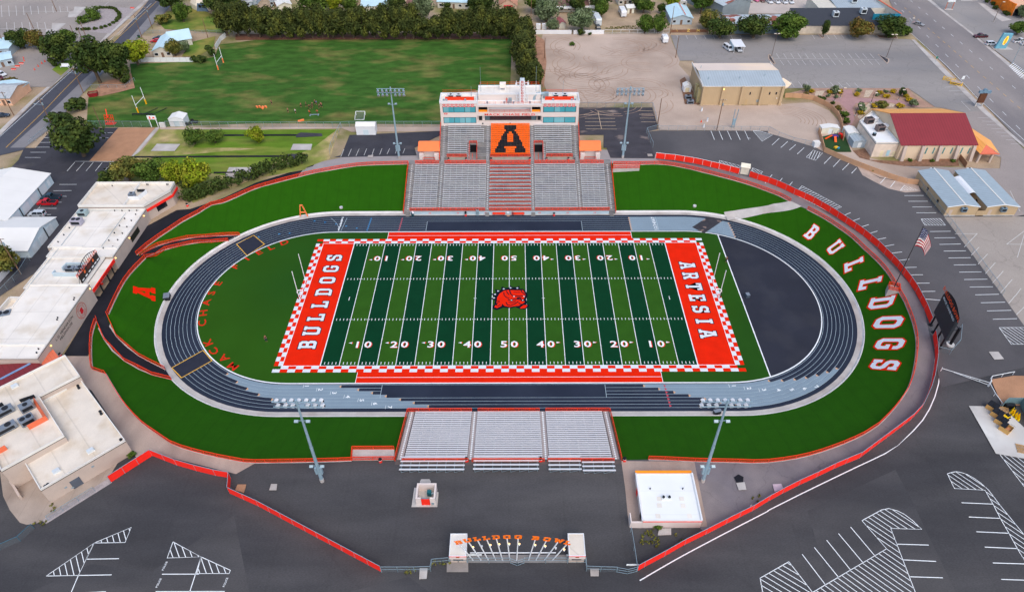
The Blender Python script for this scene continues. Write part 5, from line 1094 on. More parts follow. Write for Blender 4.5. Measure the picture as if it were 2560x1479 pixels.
for j in range(13):
    for i in range(NU):
        u0,u1,v0,v1 = i/NU,(i+1)/NU,j/13,(j+1)/13
        if j < 7 and i < NU*.55: tgt = fb_
        else: tgt = fr_ if j % 2 == 0 else fw_
        tgt.face([flag_pt(u0,v0),flag_pt(u0,v1),flag_pt(u1,v1),flag_pt(u1,v0)])
for j in range(6):
    for i in range(5):
        u,v = .05+.1*i,(.5+j)*7/13/6;p = Vector(flag_pt(u,v))
        for dy in (-.03,.03): fs_.face([tuple(p+Vector((.10*math.cos(a*2*PI/5+PI/2),dy,.10*math.sin(a*2*PI/5+PI/2)))) for a in range(5)])
fr_.build('red_stripes',mat('flag_red',(176,18,40),.8),fl);fw_.build('white_stripes',mat('flag_white',(240,232,226),.8),fl);fb_.build('canton',mat('flag_blue',(34,40,92),.8),fl);fs_.build('stars',M_paint,fl)

# goal posts
M_goal = mat('goal_white',(244,246,248),.35,spec=.6)
for s,w in ((-1,'west'),(1,'east')):
    gx = s*(54.86+1.6);t = thing('goal_post',f'white gooseneck goal post behind the {w} end zone','goal post',(gx,0,0),'football goal posts')
    xb = s*54.86
    MB().tube((gx,0,0),(gx,0,2.0),.2,10).build('post_pad',M_black,t)
    MB().pipe([(gx,0,2.0),(gx,0,2.5),(gx-s*.25,0,2.95),(gx-s*.8,0,3.1),(xb,0,3.1)],.13,8).build('gooseneck',M_goal,t)
    MB().tube((xb,-3.56,3.1),(xb,3.56,3.1),.10,8).build('crossbar',M_goal,t)
    for y in (-3.56,3.56): MB().tube((xb,y,3.0),(xb,y,12.4),.085,8).build('upright',M_goal,t)

# floodlight masts
def mast(p,h,face,label,near_=False):
    x,y = p;t = thing('floodlight_mast',label,'floodlight mast',(x,y,GZ),'stadium floodlight masts');zt = GZ+h
    MB().tube((x,y,GZ),(x,y,zt),.36,12,0,.17).build('pole',M_pole,t);MB().tube((x,y,GZ),(x,y,GZ+.9),.42,12).build('footing',M_conc,t)
    b = MB()
    for z in (zt-.2,zt-1.5): b.beam((x-4.3,y,z),(x+4.3,y,z),.16,.16)
    b.tube((x,y,zt-1.7),(x,y,zt+.35),.2,8);b.build('crossarms',M_pole,t)
    for z in (zt-.35,zt-1.65):
        for i in range(7):
            if i == 3 and z < zt-1: continue
            xx = x-3.9+1.3*i;dx = (0-xx)*.004
            q = MB();cyl = face
            q.tube((xx,y+cyl*.15,z),(xx+dx,y+cyl*.75,z-.42),.18,10,0,.47);q.build('lamp_head',M_galv if face < 0 else M_white,t)
            if face > 0: MB().obox((xx+dx,y+.62,z-.38),(.98,.3,.3),0,0,.5).build('visor',M_black,t)
            q = MB();q.tube((xx+dx,y+cyl*.75,z-.42),(xx+dx,y+cyl*.78,z-.44),.44,10);q.build('lens',mat('unlit_lens',(176,172,176),.2,spec=.7),t)
    q = MB()
    for z,n in ((GZ+h*.78,2),(GZ+5.2,2)):
        q.beam((x-1.0,y,z),(x+1.0,y,z),.12,.12)
        for s in (-1,1): q.obox((x+s*1.05,y-face*.2,z+.05),(.7,.5,.4),0,0,.5)
    q.build('side_lamps',M_galv,t);q = MB()
    for s in (-1,1): q.box(x+s*.5-.2,y-.25,GZ+2.7,x+s*.5+.2,y+.25,GZ+4.6)
    q.build('control_boxes',M_pole,t)
    for z in (GZ+h*.45,): MB().tube((x,y,z),(x,y,z+.1),.33,10).build('joint_band',M_galv,t)
mast((-36.4,-61.2),24.2,1,'floodlight mast on the near side, west of the small block house');mast((38,-61.4),24.2,1,'floodlight mast on the near side beside the white flat-roofed concession')
mast((-36.3,61.6),24.2,-1,'floodlight mast on the far side beside the west stall');mast((37.1,61.4),24.2,-1,'floodlight mast on the far side beside the east stall')

# ---------------------------------------------------------------- red windscreen fences
def windscreen(pts_,label,h=2.15,step=2.6,m=None,dark_every=5,base=True,posts=None):
    P = densify(pts_,step);t = thing('windscreen_fence',label,'fence',(P[0][0],P[0][1],GZ),'red fabric fences')
    m = m or M_red
    for i,(a,b) in enumerate(zip(P,P[1:])):
        d = Vector((b[0]-a[0],b[1]-a[1])).normalized();g = .03;a2 = (a[0]+d.x*g,a[1]+d.y*g);b2 = (b[0]-d.x*g,b[1]-d.y*g)
        MB().beam((*a2,GZ+.06+h/2),(*b2,GZ+.06+h/2),.03,h-.1).build('fabric_panel',m,t)
    pm = MB()
    for x,y in P: pm.tube((x,y,GZ),(x,y,GZ+h+.05),.05,5)
    for a,b in zip(P,P[1:]): pm.beam((*a,GZ+h+.02),(*b,GZ+h+.02),.08,.08)
    pm.build('posts_and_rail',posts or M_galv,t)
    return t
windscreen(RED_E[:10],'red windscreen fence north-east of the bowl, from the gate to the white ticket kiosk',posts=M_paint)
windscreen(RED_E[10:34],'red windscreen fence curving round the east walk from the kiosk to the scoreboard')
windscreen(RED_E[34:],'long red windscreen fence from the scoreboard to the south-east gate',m=M_red_solid)
windscreen([(-77.7,-61.4),(-72,-55.2)],'short double red windscreen fence beside the gymnasium',m=M_red_solid)
windscreen([(-72,-55.2),(-66.2,-57.5),(-61.9,-58.8),(-57.7,-59.9),(-54.5,-60.5),(-53.7,-63.9)],'red windscreen fence zigzagging below the south-west walk',m=M_red_solid)
windscreen([(-53.7,-63.9),(-47.4,-66.7),(-22.2,-79.7)],'straight red windscreen fence running down to the south entrance',m=M_red_solid)
# white notice cards hung on the fences
for p,lb in (((-43.1,-68.6),'small white notice on the south-west red fence, upper one'),((-25.7,-77.6),'small white notice on the south-west red fence, lower one'),((26.2,-77.6),'small white notice on the long red fence nearest the south gate'),((45.4,-67.7),'small white notice on the long red fence below the concession')):
    o = MB().obox((p[0],p[1]-.12,GZ+1.7),(.5,.03,.4),-.45 if p[0] < 0 else .5).build('notice_card',M_paint);solo(o,lb,'notice',group='notices on the red fences')

# ---------------------------------------------------------------- chain-link fences
def chain(pts_,label,h=1.9,step=3.0,mid=False,m=None,group='chain link fences'):
    P = densify(pts_,step);t = thing('chain_link_fence',label,'fence',(P[0][0],P[0][1],GZ),group)
    b = MB();k = MB()
    for x,y in P: b.tube((x,y,GZ),(x,y,GZ+h),.045,5)
    for a,c_ in zip(P,P[1:]):
        b.beam((*a,GZ+h),(*c_,GZ+h),.07,.07)
        if mid: b.beam((*a,GZ+h*.5),(*c_,GZ+h*.5),.05,.05)
        k.face([(*a,GZ+.05),(*c_,GZ+.05),(*c_,GZ+h),(*a,GZ+h)])
    b.build('posts_and_rail',m or M_galv,t);k.build('wire_mesh',M_chain,t);return t
chain([(-22.1,-79.7),(-19.3,-79.7),(-16.4,-79.7),(-13.5,-79.6),(-13.4,-78.3),(-10.4,-78)],'chain link fence from the south-west red fence to the left ticket booth',mid=True)
chain([(-7.1,-78.1),(0.5,-78.1)],'chain link fence under the entrance sign, left length',mid=True)
chain([(2.9,-78.1),(10.6,-78.1)],'chain link fence under the entrance sign, right length',mid=True)
chain([(13.8,-78),(13.8,-79.6),(16.3,-79.7),(19.1,-79.8)],'chain link fence right of the entrance beside the utility pad',mid=True)
chain([(22.5,-72.2),(22.6,-75.8),(22.6,-79.7)],'chain link fence from the concession wall to the south gate')
def gate(a,b,lb,open_=0.0):
    t = thing('gate',lb,'gate',(a[0],a[1],GZ),'tubular steel gates');q = MB();h = 1.7
    mid = ((a[0]+b[0])/2,(a[1]+b[1])/2-.25*open_)
    for p0,p1 in ((a,mid),(mid,b)):
        f = MB()
        for z in (.15,h*.55,h): f.beam((*p0,GZ+z),(*p1,GZ+z),.07,.07)
        for p_ in (p0,p1): f.tube((*p_,GZ+.1),(*p_,GZ+h),.05,6)
        f.build('leaf',M_galv,t)
gate((-10.3,-78),(-7.2,-78.1),'steel gate in front of the left ticket booth');gate((0.5,-78.1),(2.9,-78.1),'double steel gate under the middle of the entrance sign',2.0);gate((10.7,-78),(13.8,-78),'steel gate in front of the right ticket booth');gate((19.2,-79.8),(22.7,-79.7),'double steel gate at the end of the long red fence',1.5)
for p,lb in (((-5.7,-77.5),'white sign board on the entrance fence, left'),((-8.1,-77.6),'white sign board on the gate by the left booth'),((11.5,-77.6),'white sign board on the gate by the right booth'),((21.9,-79.4),'white sign board on the double gate by the red fence')):
    o = MB().obox((p[0],p[1]+.3,GZ+1.3),(2.2,.05,.55)).build('sign_board',M_paint);solo(o,lb,'sign',group='white boards on the gates')
chain([(-162,70),(-161.2,83.5)],'chain link fence between the west street and the black lot');chain([(-161.4,83.9),(-126.6,83.3)],'chain link fence along the end of the practice field, west length',h=2.2)
chain([(-120.9,83.3),(-89.2,82.6),(-89.2,82.6),(-59.1,82.4),(-56.3,82.8),(-24.2,82.6)],'chain link fence along the near edge of the practice field',h=2.2);chain([(-59.1,82),(-59.8,68.3),(-59.4,63.6)],'chain link fence between the throwing lawn and the dark lot',h=2.2)
chain([(25.4,97.2),(48.1,97),(52.2,96.8),(51.8,80.3),(47.2,77.8),(47.9,67.6)],'chain link fence round the patched lot right of the press box',h=2.0);chain([(52,79.5),(89.6,78.9),(92,75),(95.7,71.1),(102.8,67.6)],'chain link fence between the dirt yard and the lane',h=1.8)
chain([(126.6,45.2),(126.1,32.4),(126.3,23.2),(125.8,10),(125.2,-4.4),(125.1,-7.1)],'chain link fence along the edge of the pale eastern paving',h=1.8);chain([(-161.2,53.4),(-163.5,42.8)],'chain link fence by the white sheds and street');chain([(-85.8,-69.6),(-84,-67.7),(-82,-65.6),(-79.9,-63.4)],'low chain link fence along the gravel strip by the gymnasium',h=1.5)
chain([(-94.4,-77.1),(-88.9,-73.7),(-87.7,-71.2)],'teal chain link fence at the south-west corner of the lot',h=1.6,m=mat('teal_pipe',(70,120,140),.5,.3));chain([(102,-21.8),(99.6,-26.6),(102.1,-27.6),(105.8,-24.2),(108.6,-19.1)],'chain link enclosure round the scoreboard legs',h=1.6)
chain([(-161.6,114.5),(-148.2,114.4),(-147.3,120.8)],'chain link fence under the big tree by the street',h=1.5);chain([(-162.5,170.3),(-127.8,170)],'wire fence behind the white house',h=1.4)

# ---------------------------------------------------------------- south entrance
bs = thing('entrance_sign','fan of white poles carrying orange capitals over the south entrance','sign',(12,-77,GZ))
ex = [(-6.1,-77.4),(-4.7,-77.3),(-3.4,-77.4),(-2.1,-77.3),(-0.9,-77.4),(0.4,-77.4),(1.6,-77.4),(3.7,-77.4),(5,-77.4),(6.5,-77.4),(7.9,-77.4)]
ybase = sum(p[1] for p in ex)/11
tips = [(-8.22,12.52),(-6.65,13.20),(-5.07,13.69),(-3.50,13.98),(-1.86,14.22),(-0.05,14.29),(1.83,14.28),(4.73,13.90),(6.63,13.52),(8.61,13.01),(10.18,12.30)]
for i,ch in enumerate('BULLDOGBOWL'):
    (bx,_),(tx_,tz) = ex[i],tips[i];d = Vector((tx_-bx,0,tz-GZ)).normalized()
    MB().tube((bx,-77.6,GZ),(tx_,-77.6,tz),.11,8).build('pole',M_white,bs)
    v,f,w_ = slab(ch);r = Vector((d.z,0,-d.x));s = 1.12/8;q = MB();c0 = Vector((tx_,-77.62,tz))+d*.6
    fr_pts = [tuple(c0+r*(x*s*1.6)+d*(y*s)) for x,y in v];bk = [(x,y+.09,z) for x,y,z in fr_pts]
    q.raw(fr_pts,f);q.raw(bk,[t_[::-1] for t_ in f])
    n0 = 0
    for lp in SLAB[ch]:
        n = len(lp)
        for k in range(n): a,b = n0+k,n0+(k+1) % n;q.face([fr_pts[a],bk[a],bk[b],fr_pts[b]])
        n0 += n
    q.build('letter',mat('bright_orange_letter',(255,120,12),.4,spec=.5),bs)
    lp_ = MB();pl = Vector((bx,-78.0,GZ))+d*((tz-GZ)*.80)+Vector((.25,0,0));lp_.tube(pl,pl+Vector((0,.15,.3)),.10,8,0,.22);lp_.build('spot_lamp',M_white,bs)
    if i in (1,3,4,5,6,7,8,10): q = MB();e = pl+Vector((0,.16,.31));q.tube(e,e+Vector((0,.02,.04)),.15,8);q.build('lit_lens',M_lampglow,bs)
MB().tube((ex[0][0]-.5,-77.4,GZ+2.4),(ex[-1][0]+.6,-77.4,GZ+2.4),.09,8).build('cross_rail',M_white,bs)
cover('entrance_slab',[[(-10.2,-76.6),(13.6,-76.6),(13.5,-77.8),(10.6,-78.1),(-10.2,-78.1)],[(-10.8,-78.1),(-7,-78.1),(-6.9,-79.8),(-10.7,-79.8)]],mat('entrance_concrete',(140,134,130),.9,var=.12,scale=.5,fine=.1))
for s,w,bx0,bx1,m in ((0,'left',(-10.1,-77.7),(-7.3,-77.7),M_roofw),(1,'right',(10.8,-77.6),(13.5,-77.6),M_roofw2)):
    x0,x1 = bx0[0],bx1[0];y0 = -78.0;t = thing('ticket_booth',f'cream ticket booth with a red trimmed flat roof, {w} of the entrance sign','booth',((x0+x1)/2,y0,GZ),'ticket booths')
    MB().box(x0,y0,GZ,x1,y0+3.4,GZ+2.2).build('walls',M_wall,t);MB().box(x0-.1,y0-.5,GZ+2.2,x1+.1,y0+3.8,GZ+3.15).build('fascia',M_pbwall,t)
    MB().box(x0-.05,y0-.45,GZ+3.15,x1+.05,y0+3.75,GZ+3.2).build('roof',m,t);MB().box(x0-.12,y0-.53,GZ+3.06,x1+.12,y0-.44,GZ+3.2).build('red_trim',M_red_solid,t)
    MB().box(x0+.5,y0-.05,GZ+1.0,x1-.5,y0-.012,GZ+1.9).build('ticket_window',M_dkglass,t);MB().box((x0+x1)/2-.3,y0-.545,GZ+2.75,(x0+x1)/2+.3,y0-.505,GZ+3.0).build('number_plate',mat('bronze_plate',(150,90,50),.5),t)
    cp = MB();cp.box(x0-.1,y0-.5,GZ+3.15,x1+.1,y0-.35,GZ+3.3);cp.box(x0-.1,y0+3.65,GZ+3.15,x1+.1,y0+3.8,GZ+3.3);cp.box(x0-.1,y0-.35,GZ+3.15,x0+.05,y0+3.65,GZ+3.3);cp.box(x1-.05,y0-.35,GZ+3.15,x1+.1,y0+3.65,GZ+3.3);cp.build('coping',M_white,t)
# little roofless pump house
px0,px1 = (-17.4,-66.5)[0],(-13.7,-66.5)[0];py0 = (-17.4,-66.5)[1];ph = thing('pump_enclosure','roofless cream block enclosure with a red gate on a concrete pad','enclosure',((px0+px1)/2,py0,GZ))
MB().prism([(-18.3,-66.9),(-13.4,-66.9),(-13.4,-63.7),(-13.9,-63.6),(-14,-62.7),(-18.2,-62.7)],GZ,GZ+.06).build('pad',M_conc,ph);H_ = 2.2;py1 = py0+3.4
b = MB();b.box(px0,py0+.3,GZ,px0+.3,py1,GZ+H_);b.box(px1-.3,py0+.3,GZ,px1,py1,GZ+H_);b.box(px0+.3,py1-.3,GZ,px1-.3,py1,GZ+H_);b.box(px0,py0,GZ,px0+1.0,py0+.3,GZ+H_);b.box(px1-1.0,py0,GZ,px1,py0+.3,GZ+H_);b.build('walls',M_pbwall,ph)
MB().box(px0+1.05,py0-.03,GZ+.1,px1-1.05,py0+.05,GZ+H_-.15).build('gate',M_red,ph);MB().box(px1-.8,py0-.12,GZ+.3,px1-.3,py0-.01,GZ+.9).build('meter_box',M_galv,ph)
pu = thing('pump_unit','teal and grey pump unit inside the roofless enclosure','pump',((px0+px1)/2+.8,py0+1.8,GZ));cx,cy = (px0+px1)/2+.6,py0+2.0
MB().box(cx-.5,cy-.3,GZ+.3,cx+.3,cy+.4,GZ+1.5).build('motor',mat('teal_machine',(26,98,108),.5),pu);MB().tube((cx+.2,cy,GZ+.8),(cx+1.2,cy,GZ+.8),.22,8).build('pipe',M_galv,pu);MB().box(cx-1.6,cy-1.4,GZ+.06,cx-.4,cy-.7,GZ+.5).build('control_box',M_galv,pu)
flat_thing('utility_pad',[(-17.2,-62.7),(-17.2,-61.3),(-17,-60.9),(-15.4,-60.9),(-15.1,-61.4),(-15,-62.7)],GZ+.2,M_conc,'cracked concrete pad with an orange hatch behind the block enclosure','pad')
o = MB().prism([(-16.1,-62),(-15.2,-62),(-15.1,-62.7),(-16.1,-62.7)],GZ+.235,GZ+.26).build('orange_hatch',M_orange);solo(o,'orange hatch cover on the cracked pad','hatch')
for poly,lb,m in (([(-46.2,-61.9),(-45,-61.9),(-44.8,-63.3),(-46.2,-63.3)],'square white utility pad on the asphalt left of the near mast',M_conc),([(-15.5,-79.1),(-14.1,-79.1),(-14.1,-81),(-15.4,-81.1)],'white utility pad outside the entrance fence, left',M_conc),([(14.5,-79.2),(16.1,-79.2),(15.9,-80.6),(14.5,-80.6)],'white utility pad outside the entrance fence, right',M_conc),([(44.4,-61.9),(46.1,-61.7),(46,-63.4),(44.5,-63.5)],'square white utility pad beside the dark asphalt patch',M_conc),([(51.4,-62.2),(53.1,-62.1),(53.2,-63.1),(51.3,-63.9)],'pinkish utility pad against the long red fence',mat('pink_concrete',(206,184,194),.85)),([(-52.7,-62),(-51,-62),(-50.9,-63.9),(-52.8,-63.3)],'rusty framed drain pad inside the red fence corner',M_dirt_brown),([(111.5,-26.9),(113.7,-26.9),(113.8,-29.2),(111.5,-29.4)],'white pad with a round cover east of the scoreboard',M_conc),([(-46.7,63),(-45,63.3),(-45,61.8),(-46.7,61.7)],'white slab in the walk beside the west mast',M_conc),([(45.4,63.4),(47,63.3),(47,61.9),(45.4,61.8)],'white slab in the walk beside the east mast',M_conc)):
    flat_thing('utility_pad',poly,GZ+.2,m,lb,'pad',group='utility pads')
o = MB().sheet([(44.3,-60.6),(45.3,-59.9),(46.2,-60.5),(45.8,-61.7),(44.5,-61.8)],GZ+.17).build('asphalt_patch',M_asphalt_blk,kind='structure')
# portable bleachers on the asphalt behind the near stand
def bleacher(fx0,fx1,ya,yb,lb):
    x0,x1 = fx0,fx1;t = thing('portable_bleacher',lb,'bleacher',((x0+x1)/2,ya,GZ),'portable aluminium bleachers');n = 4
    for k in range(n):
        y = yb+(ya-yb)*k/(n-1);z = GZ+.42+.2*k;MB().box(x0,y-.16,z-.05,x1,y+.16,z).build('plank',M_bench,t)
        MB().box(x0+.05,y+.22,z-.34,x1-.05,y+.44,z-.30).build('footboard',M_galv,t) if k else None
    f = MB();m_ = max(3,int((x1-x0)/1.8))
    for i in range(m_+1):
        x = x0+.3+(x1-x0-.6)*i/m_;f.beam((x,yb,GZ+.05),(x,ya,GZ+.05),.06,.06);f.beam((x,yb,GZ+.1),(x,ya,GZ+.95),.06,.06);f.tube((x,ya,GZ),(x,ya,GZ+.95),.04,5)
        if i < m_: f.beam((x,ya-.1,GZ+.1),(x+(x1-x0-.6)/m_,ya-.1,GZ+.85),.05,.05)
    f.build('frame',M_galv,t)
for a,b,lb in (((-21.5,-59.5),(-8.6,-59.5),'white four row portable bleacher, western one behind the near stand'),((-6.9,-59.4),(6.1,-59.4),'white four row portable bleacher, second from the west'),((8,-59.5),(14.5,-59.6),'white four row portable bleacher, third from the west'),((14.7,-59.8),(21.2,-59.8),'white four row portable bleacher, eastern one behind the near stand')):
    bleacher(a[0],b[0],a[1]+.3,a[1]+3.6,lb)
# boxes and small kit round the track
for p,sz,lb,m in (((-91.8,0.16),(1.5,2.0,1.1),'dark box shelter on the apron at the west bend',M_dark),((46.96,-39.3),(1.6,.8,1.0),'dark box beside the south-east mast on the apron',M_dark)):
    t = thing('equipment_box',lb,'box',(p[0],p[1],.1));MB().obox((p[0],p[1],.1+sz[2]/2),sz,.25).build('body',m,t);MB().obox((p[0],p[1],.14+sz[2]),(sz[0]*1.06,sz[1]*1.06,.08),.25).build('lid',M_hvac,t)
p = (63.88,0.37);t = thing('shot_put_board','small dark box on the black infield inside the east bend','box',(p[0],p[1],.02));MB().obox((p[0],p[1],.5),(.9,1.2,1.0),.1).build('body',mat('slate_box',(80,92,106),.6),t);MB().obox((p[0],p[1]-.1,1.03),(.95,1.25,.06),.1).build('lid',M_hvac,t)
for p,lb in (((-52.62,41.46),'white round disc marker on the north-west bank'),((57.69,41.38),'white round disc marker on the north-east bank')):
    z = bank(*p);t = thing('round_marker',lb,'marker',(p[0],p[1],z),'round markers on the bank');MB().tube((p[0],p[1],z-.1),(p[0],p[1],z+.35),.55,16).build('ring',M_conc,t);MB().tube((p[0],p[1],z+.35),(p[0],p[1],z+.38),.4,16).build('lid',M_hvacw,t)
# big orange letter A frame on the bank
a0,a1 = (-64.69,37.14),(-62.36,38.22);q = thing('letter_frame','large open orange letter A standing on the north-west apron','letter',(a0[0],a0[1],.3));cx = (a0[0]+a1[0])/2;yy = (a0[1]+a1[1])/2;b = MB()
dx_ = (a1[0]-a0[0])/2
def pv(x,z): return (x,yy+.1,z)
for s in (-1,1): b.beam(pv(cx+s*dx_,.3),pv(cx-.1+s*.35,4.4),.28,.3)
b.beam(pv(cx-.55,4.45),pv(cx+.4,4.45),.28,.34);b.beam(pv(cx-dx_*.75,1.9),pv(cx+dx_*.72,1.9),.24,.3);b.build('frame',M_orange_pale,q)
MB().box(cx-dx_-.3,yy-.1,.1,cx+dx_+.3,yy+.3,.36).build('footing',M_conc,q)

# ---------------------------------------------------------------- buildings
def coping(mb,poly,z,w=.3,h=.45,m=0):
    n = len(poly)
    for i in range(n):
        a,b = poly[i],poly[(i+1) % n];mb.beam((*a,z+h/2),(*b,z+h/2),w,h,m)
def flat_block(t,poly,h,wall,roof,par=.5,name='walls',dark_edge=True):
    MB().prism(poly,GZ-.2,GZ+h).build(name,wall,t);zc = GZ+h
    q = MB();q.sheet(poly,zc+.012);q.build('roof',roof,t)
    q = MB();coping(q,offset_loop(poly,-.10),zc+.01,.18,par);q.build('parapet',M_parapet,t)
    if dark_edge:
        q = MB();P = offset_loop(poly,.012)
        for a,b in zip(P,P[1:]+P[:1]): q.beam((*a,zc-.05),(*b,zc-.05),.03,.12)
        q.build('gutter_line',M_black,t)
def vents(t,pts_,z,name='roof_vent',r=.16):
    for p in pts_: q = MB();q.tube((*p,z),(*p,z+.35),r,8);q.build(name,M_dark,t)
# fieldhouse along the west path
fh = thing('fieldhouse','long white-roofed beige fieldhouse along the black path west of the field','building',(-113,5,GZ))
P1 = [(-123.6,26.75),(-104.75,26.75),(-100.0,34.8),(-100.2,39.1),(-123.7,39.1)]
flat_block(fh,P1,4.6,M_wall,M_roofw2,.8,'north_walls')
flat_block(fh,[(-123.6,8.6),(-104.35,8.6),(-104.35,26.7),(-123.6,26.7)],3.9,M_wall,M_roofw,.35)
flat_block(fh,[(-122.0,4.6),(-104.35,4.6),(-104.35,8.55),(-122.0,8.55)],3.9,M_wall,M_roofw,.3)
flat_block(fh,[(-121.5,-7.9),(-106.4,-7.9),(-106.4,4.55),(-121.5,4.55)],3.7,M_wall,M_roofw,.3)
flat_block(fh,[(-128,-33.2),(-104.25,-33.2),(-104.25,-8.0),(-119.0,-8.0),(-119.0,-16),(-122,-20),(-128,-26)],5.2,M_wall,M_roofw,.3)
for b_ in ((-128,-29.0,GZ+5.21,-104.4,-28.6,GZ+5.6),(-110.7,26.9,GZ+4.6,-110.4,39,GZ+5.3),(-122,8.4,GZ+3.92,-114,8.8,GZ+4.6)): MB().box(*b_).build('roof_curb',M_parapet,fh)
cn = MB();cn.box(-104.35,-8.0,GZ+2.55,-104.15,4.45,GZ+3.45);cn.build('red_canopy',M_red_solid,fh)
ct = MB();put_text(ct,'HOME OF THE BULLDOGS',(-104.13,-2.0,GZ+2.75),(0,1,0),(0,0,1),.42,wide=1.15);ct.build('canopy_lettering',M_black,fh)
cn = MB();cn.prism([(-104.76,26.7),(-99.95,34.78),(-100.15,39.0),(-99.9,39.0),(-99.7,34.74),(-104.55,26.58)],GZ+2.9,GZ+3.6);cn.build('corner_canopy',M_red_solid,fh)
q = MB();d = Vector((4.7,8.1)).normalized();n_ = Vector((d.y,-d.x));a = Vector((-104.75,26.75))+d*3.4+n_*.02;b = Vector((-104.75,26.75))+d*8.6+n_*.02
q.beam((a.x,a.y,GZ+1.9),(b.x,b.y,GZ+1.9),.06,1.7);q.build('window_band',M_dkglass,fh)
MB().box(-104.33,14.6,GZ+1.2,-104.28,19.8,GZ+2.9).build('picture_window',mat('mural_dark',(46,48,40),.4,var=.5,scale=3),fh)
for y in (-4.6,-.6,2.2): MB().box(-104.45,y-.15,GZ,-104.2,y+.15,GZ+2.6).build('canopy_post',M_dark,fh)
MB().box(-106.38,2.6,GZ+.05,-106.33,4.3,GZ+2.6).build('door',M_dkglass,fh);MB().box(-106.38,-7.2,GZ+.05,-106.33,-5.4,GZ+2.6).build('door',M_dkglass,fh)
MB().box(-106.4,-7.9,GZ+3.3,-104.36,4.5,GZ+3.45).build('canopy_roof',M_roofw,fh);em = MB();ec = Vector((-104.23,-14.6,GZ+2.6))
for i in range(32):
    a0,a1 = 2*PI*i/32,2*PI*(i+1)/32
    for r0,r1 in ((1.9,2.05),(1.2,1.3)): em.face([(ec.x,ec.y+r_*math.cos(a_),ec.z+r_*math.sin(a_)) for r_,a_ in ((r0,a0),(r1,a0),(r1,a1),(r0,a1))])
for i,ch in enumerate('ARTESIA'):
    a_ = PI/2+.95-.317*i;u = Vector((0,math.cos(a_),math.sin(a_)));r = Vector((0,math.sin(a_),-math.cos(a_)));put_text(em,ch,ec+u*1.4,r,u,.38)
for i,ch in enumerate('BULLDOGS'):
    a_ = -PI/2-1.05+.3*i;u = Vector((0,-math.cos(a_),-math.sin(a_)));r = Vector((0,-math.sin(a_),math.cos(a_)));put_text(em,ch,ec-u*1.78,r,u,.38)
em.build('round_emblem',mat('emblem_rust',(196,70,60),.7),fh)
em = MB();em.raw([(ec.x+.01,ec.y+x*.0018*.95,ec.z+z_*.0018) for x,z_ in ((-430,-250),(-150,-480),(200,-430),(430,-180),(300,60),(420,260),(250,420),(60,330),(-60,520),(-180,330),(-420,250),(-300,0))],[tuple(range(12))]);em.build('emblem_head',mat('emblem_red',(206,34,44),.7),fh)
ft_ = MB();put_text(ft_,'L.G. HENDERSON',(-104.235,-22.0,GZ+3.6),(0,1,0),(0,0,1),.62,wide=1.15);put_text(ft_,'FIELDHOUSE',(-104.235,-22.0,GZ+2.6),(0,1,0),(0,0,1),.62,wide=1.15);ft_.build('wall_lettering',M_black,fh)
for y,z in ((24.2,3.4),(14.0,3.2),(5.2,3.2),(-8.6,4.4),(-28.2,4.3)):
    MB().obox((-104.15,y,GZ+z),(.25,.22,.2)).build('wall_lamp',M_lampglow,fh)
vents(fh,[(-122+.0*k,24-3.2*k) for k in range(5)]+[(-106.2,24-3*k) for k in range(6)]+[(-108.5,22-3.4*k) for k in range(6)]+[(-113+2.1*k,25.9) for k in range(4)],GZ+3.92)
vents(fh,[(-105.6,-13),(-105.4,-13.7),(-106.2,-20),(-106,-20.7),(-105.5,-30.2),(-105.3,-31.4),(-118,37),(-108,37.6),(-107.6,37.6),(-102,37.6),(-101.6,37.6)],GZ+5.2)
pp = MB();pp.pipe([(-120.5,22,GZ+4.05),(-120.5,-7,GZ+3.95)],.05,5);pp.pipe([(-123,26.0,GZ+4.1),(-106,26.0,GZ+4.1)],.05,5);pp.pipe([(-109.4,25,GZ+4.0),(-109.4,9,GZ+4.0)],.05,5);pp.build('roof_pipes',M_galv,fh)
# screened well with two units, and other roof plant
sw = MB()
for a,b,m in (((-114.6,1.2),(-107.7,1.2),0),((-114.6,1.2),(-114.9,-.8),0),((-107.4,1.2),(-109.3,-3.0),0),((-116.3,-2.9),(-109.3,-3.0),0),((-116.3,-2.9),(-116.2,-1.7),0)): sw.beam((*a,GZ+4.3),(*b,GZ+4.3),.2,1.15)
sw.build('plant_screen',mat('screen_blue_white',(190,208,216),.6,var=.05),fh)
hvac('rooftop_unit',(-113.0,-.6,GZ+3.72),(2.3,1.3,1.0),0,'grey unit inside the white screen on the fieldhouse roof, left one','rooftop units on the fieldhouse',M_hvac,1);hvac('rooftop_unit',(-110.4,-.5,GZ+3.72),(2.3,1.3,1.0),0,'grey unit inside the white screen on the fieldhouse roof, right one','rooftop units on the fieldhouse',M_hvac,1)
hvac('rooftop_unit',(-121.0,24.0,GZ+3.92),(2.4,2.0,1.3),0,'square grey green unit near the north end of the fieldhouse roof','rooftop units on the fieldhouse',mat('green_grey_unit',(150,170,172),.6),1)
hvac('rooftop_unit',(-120.6,19.6,GZ+3.92),(2.9,2.0,1.5),0,'lilac grey two fan unit on the fieldhouse roof','rooftop units on the fieldhouse',mat('lilac_unit',(168,164,178),.6),2)
hvac('rooftop_unit',(-110.2,32.2,GZ+4.62),(1.6,1.5,1.1),0,'grey unit on the north end roof behind an angled white screen','rooftop units on the fieldhouse',M_hvac,1)
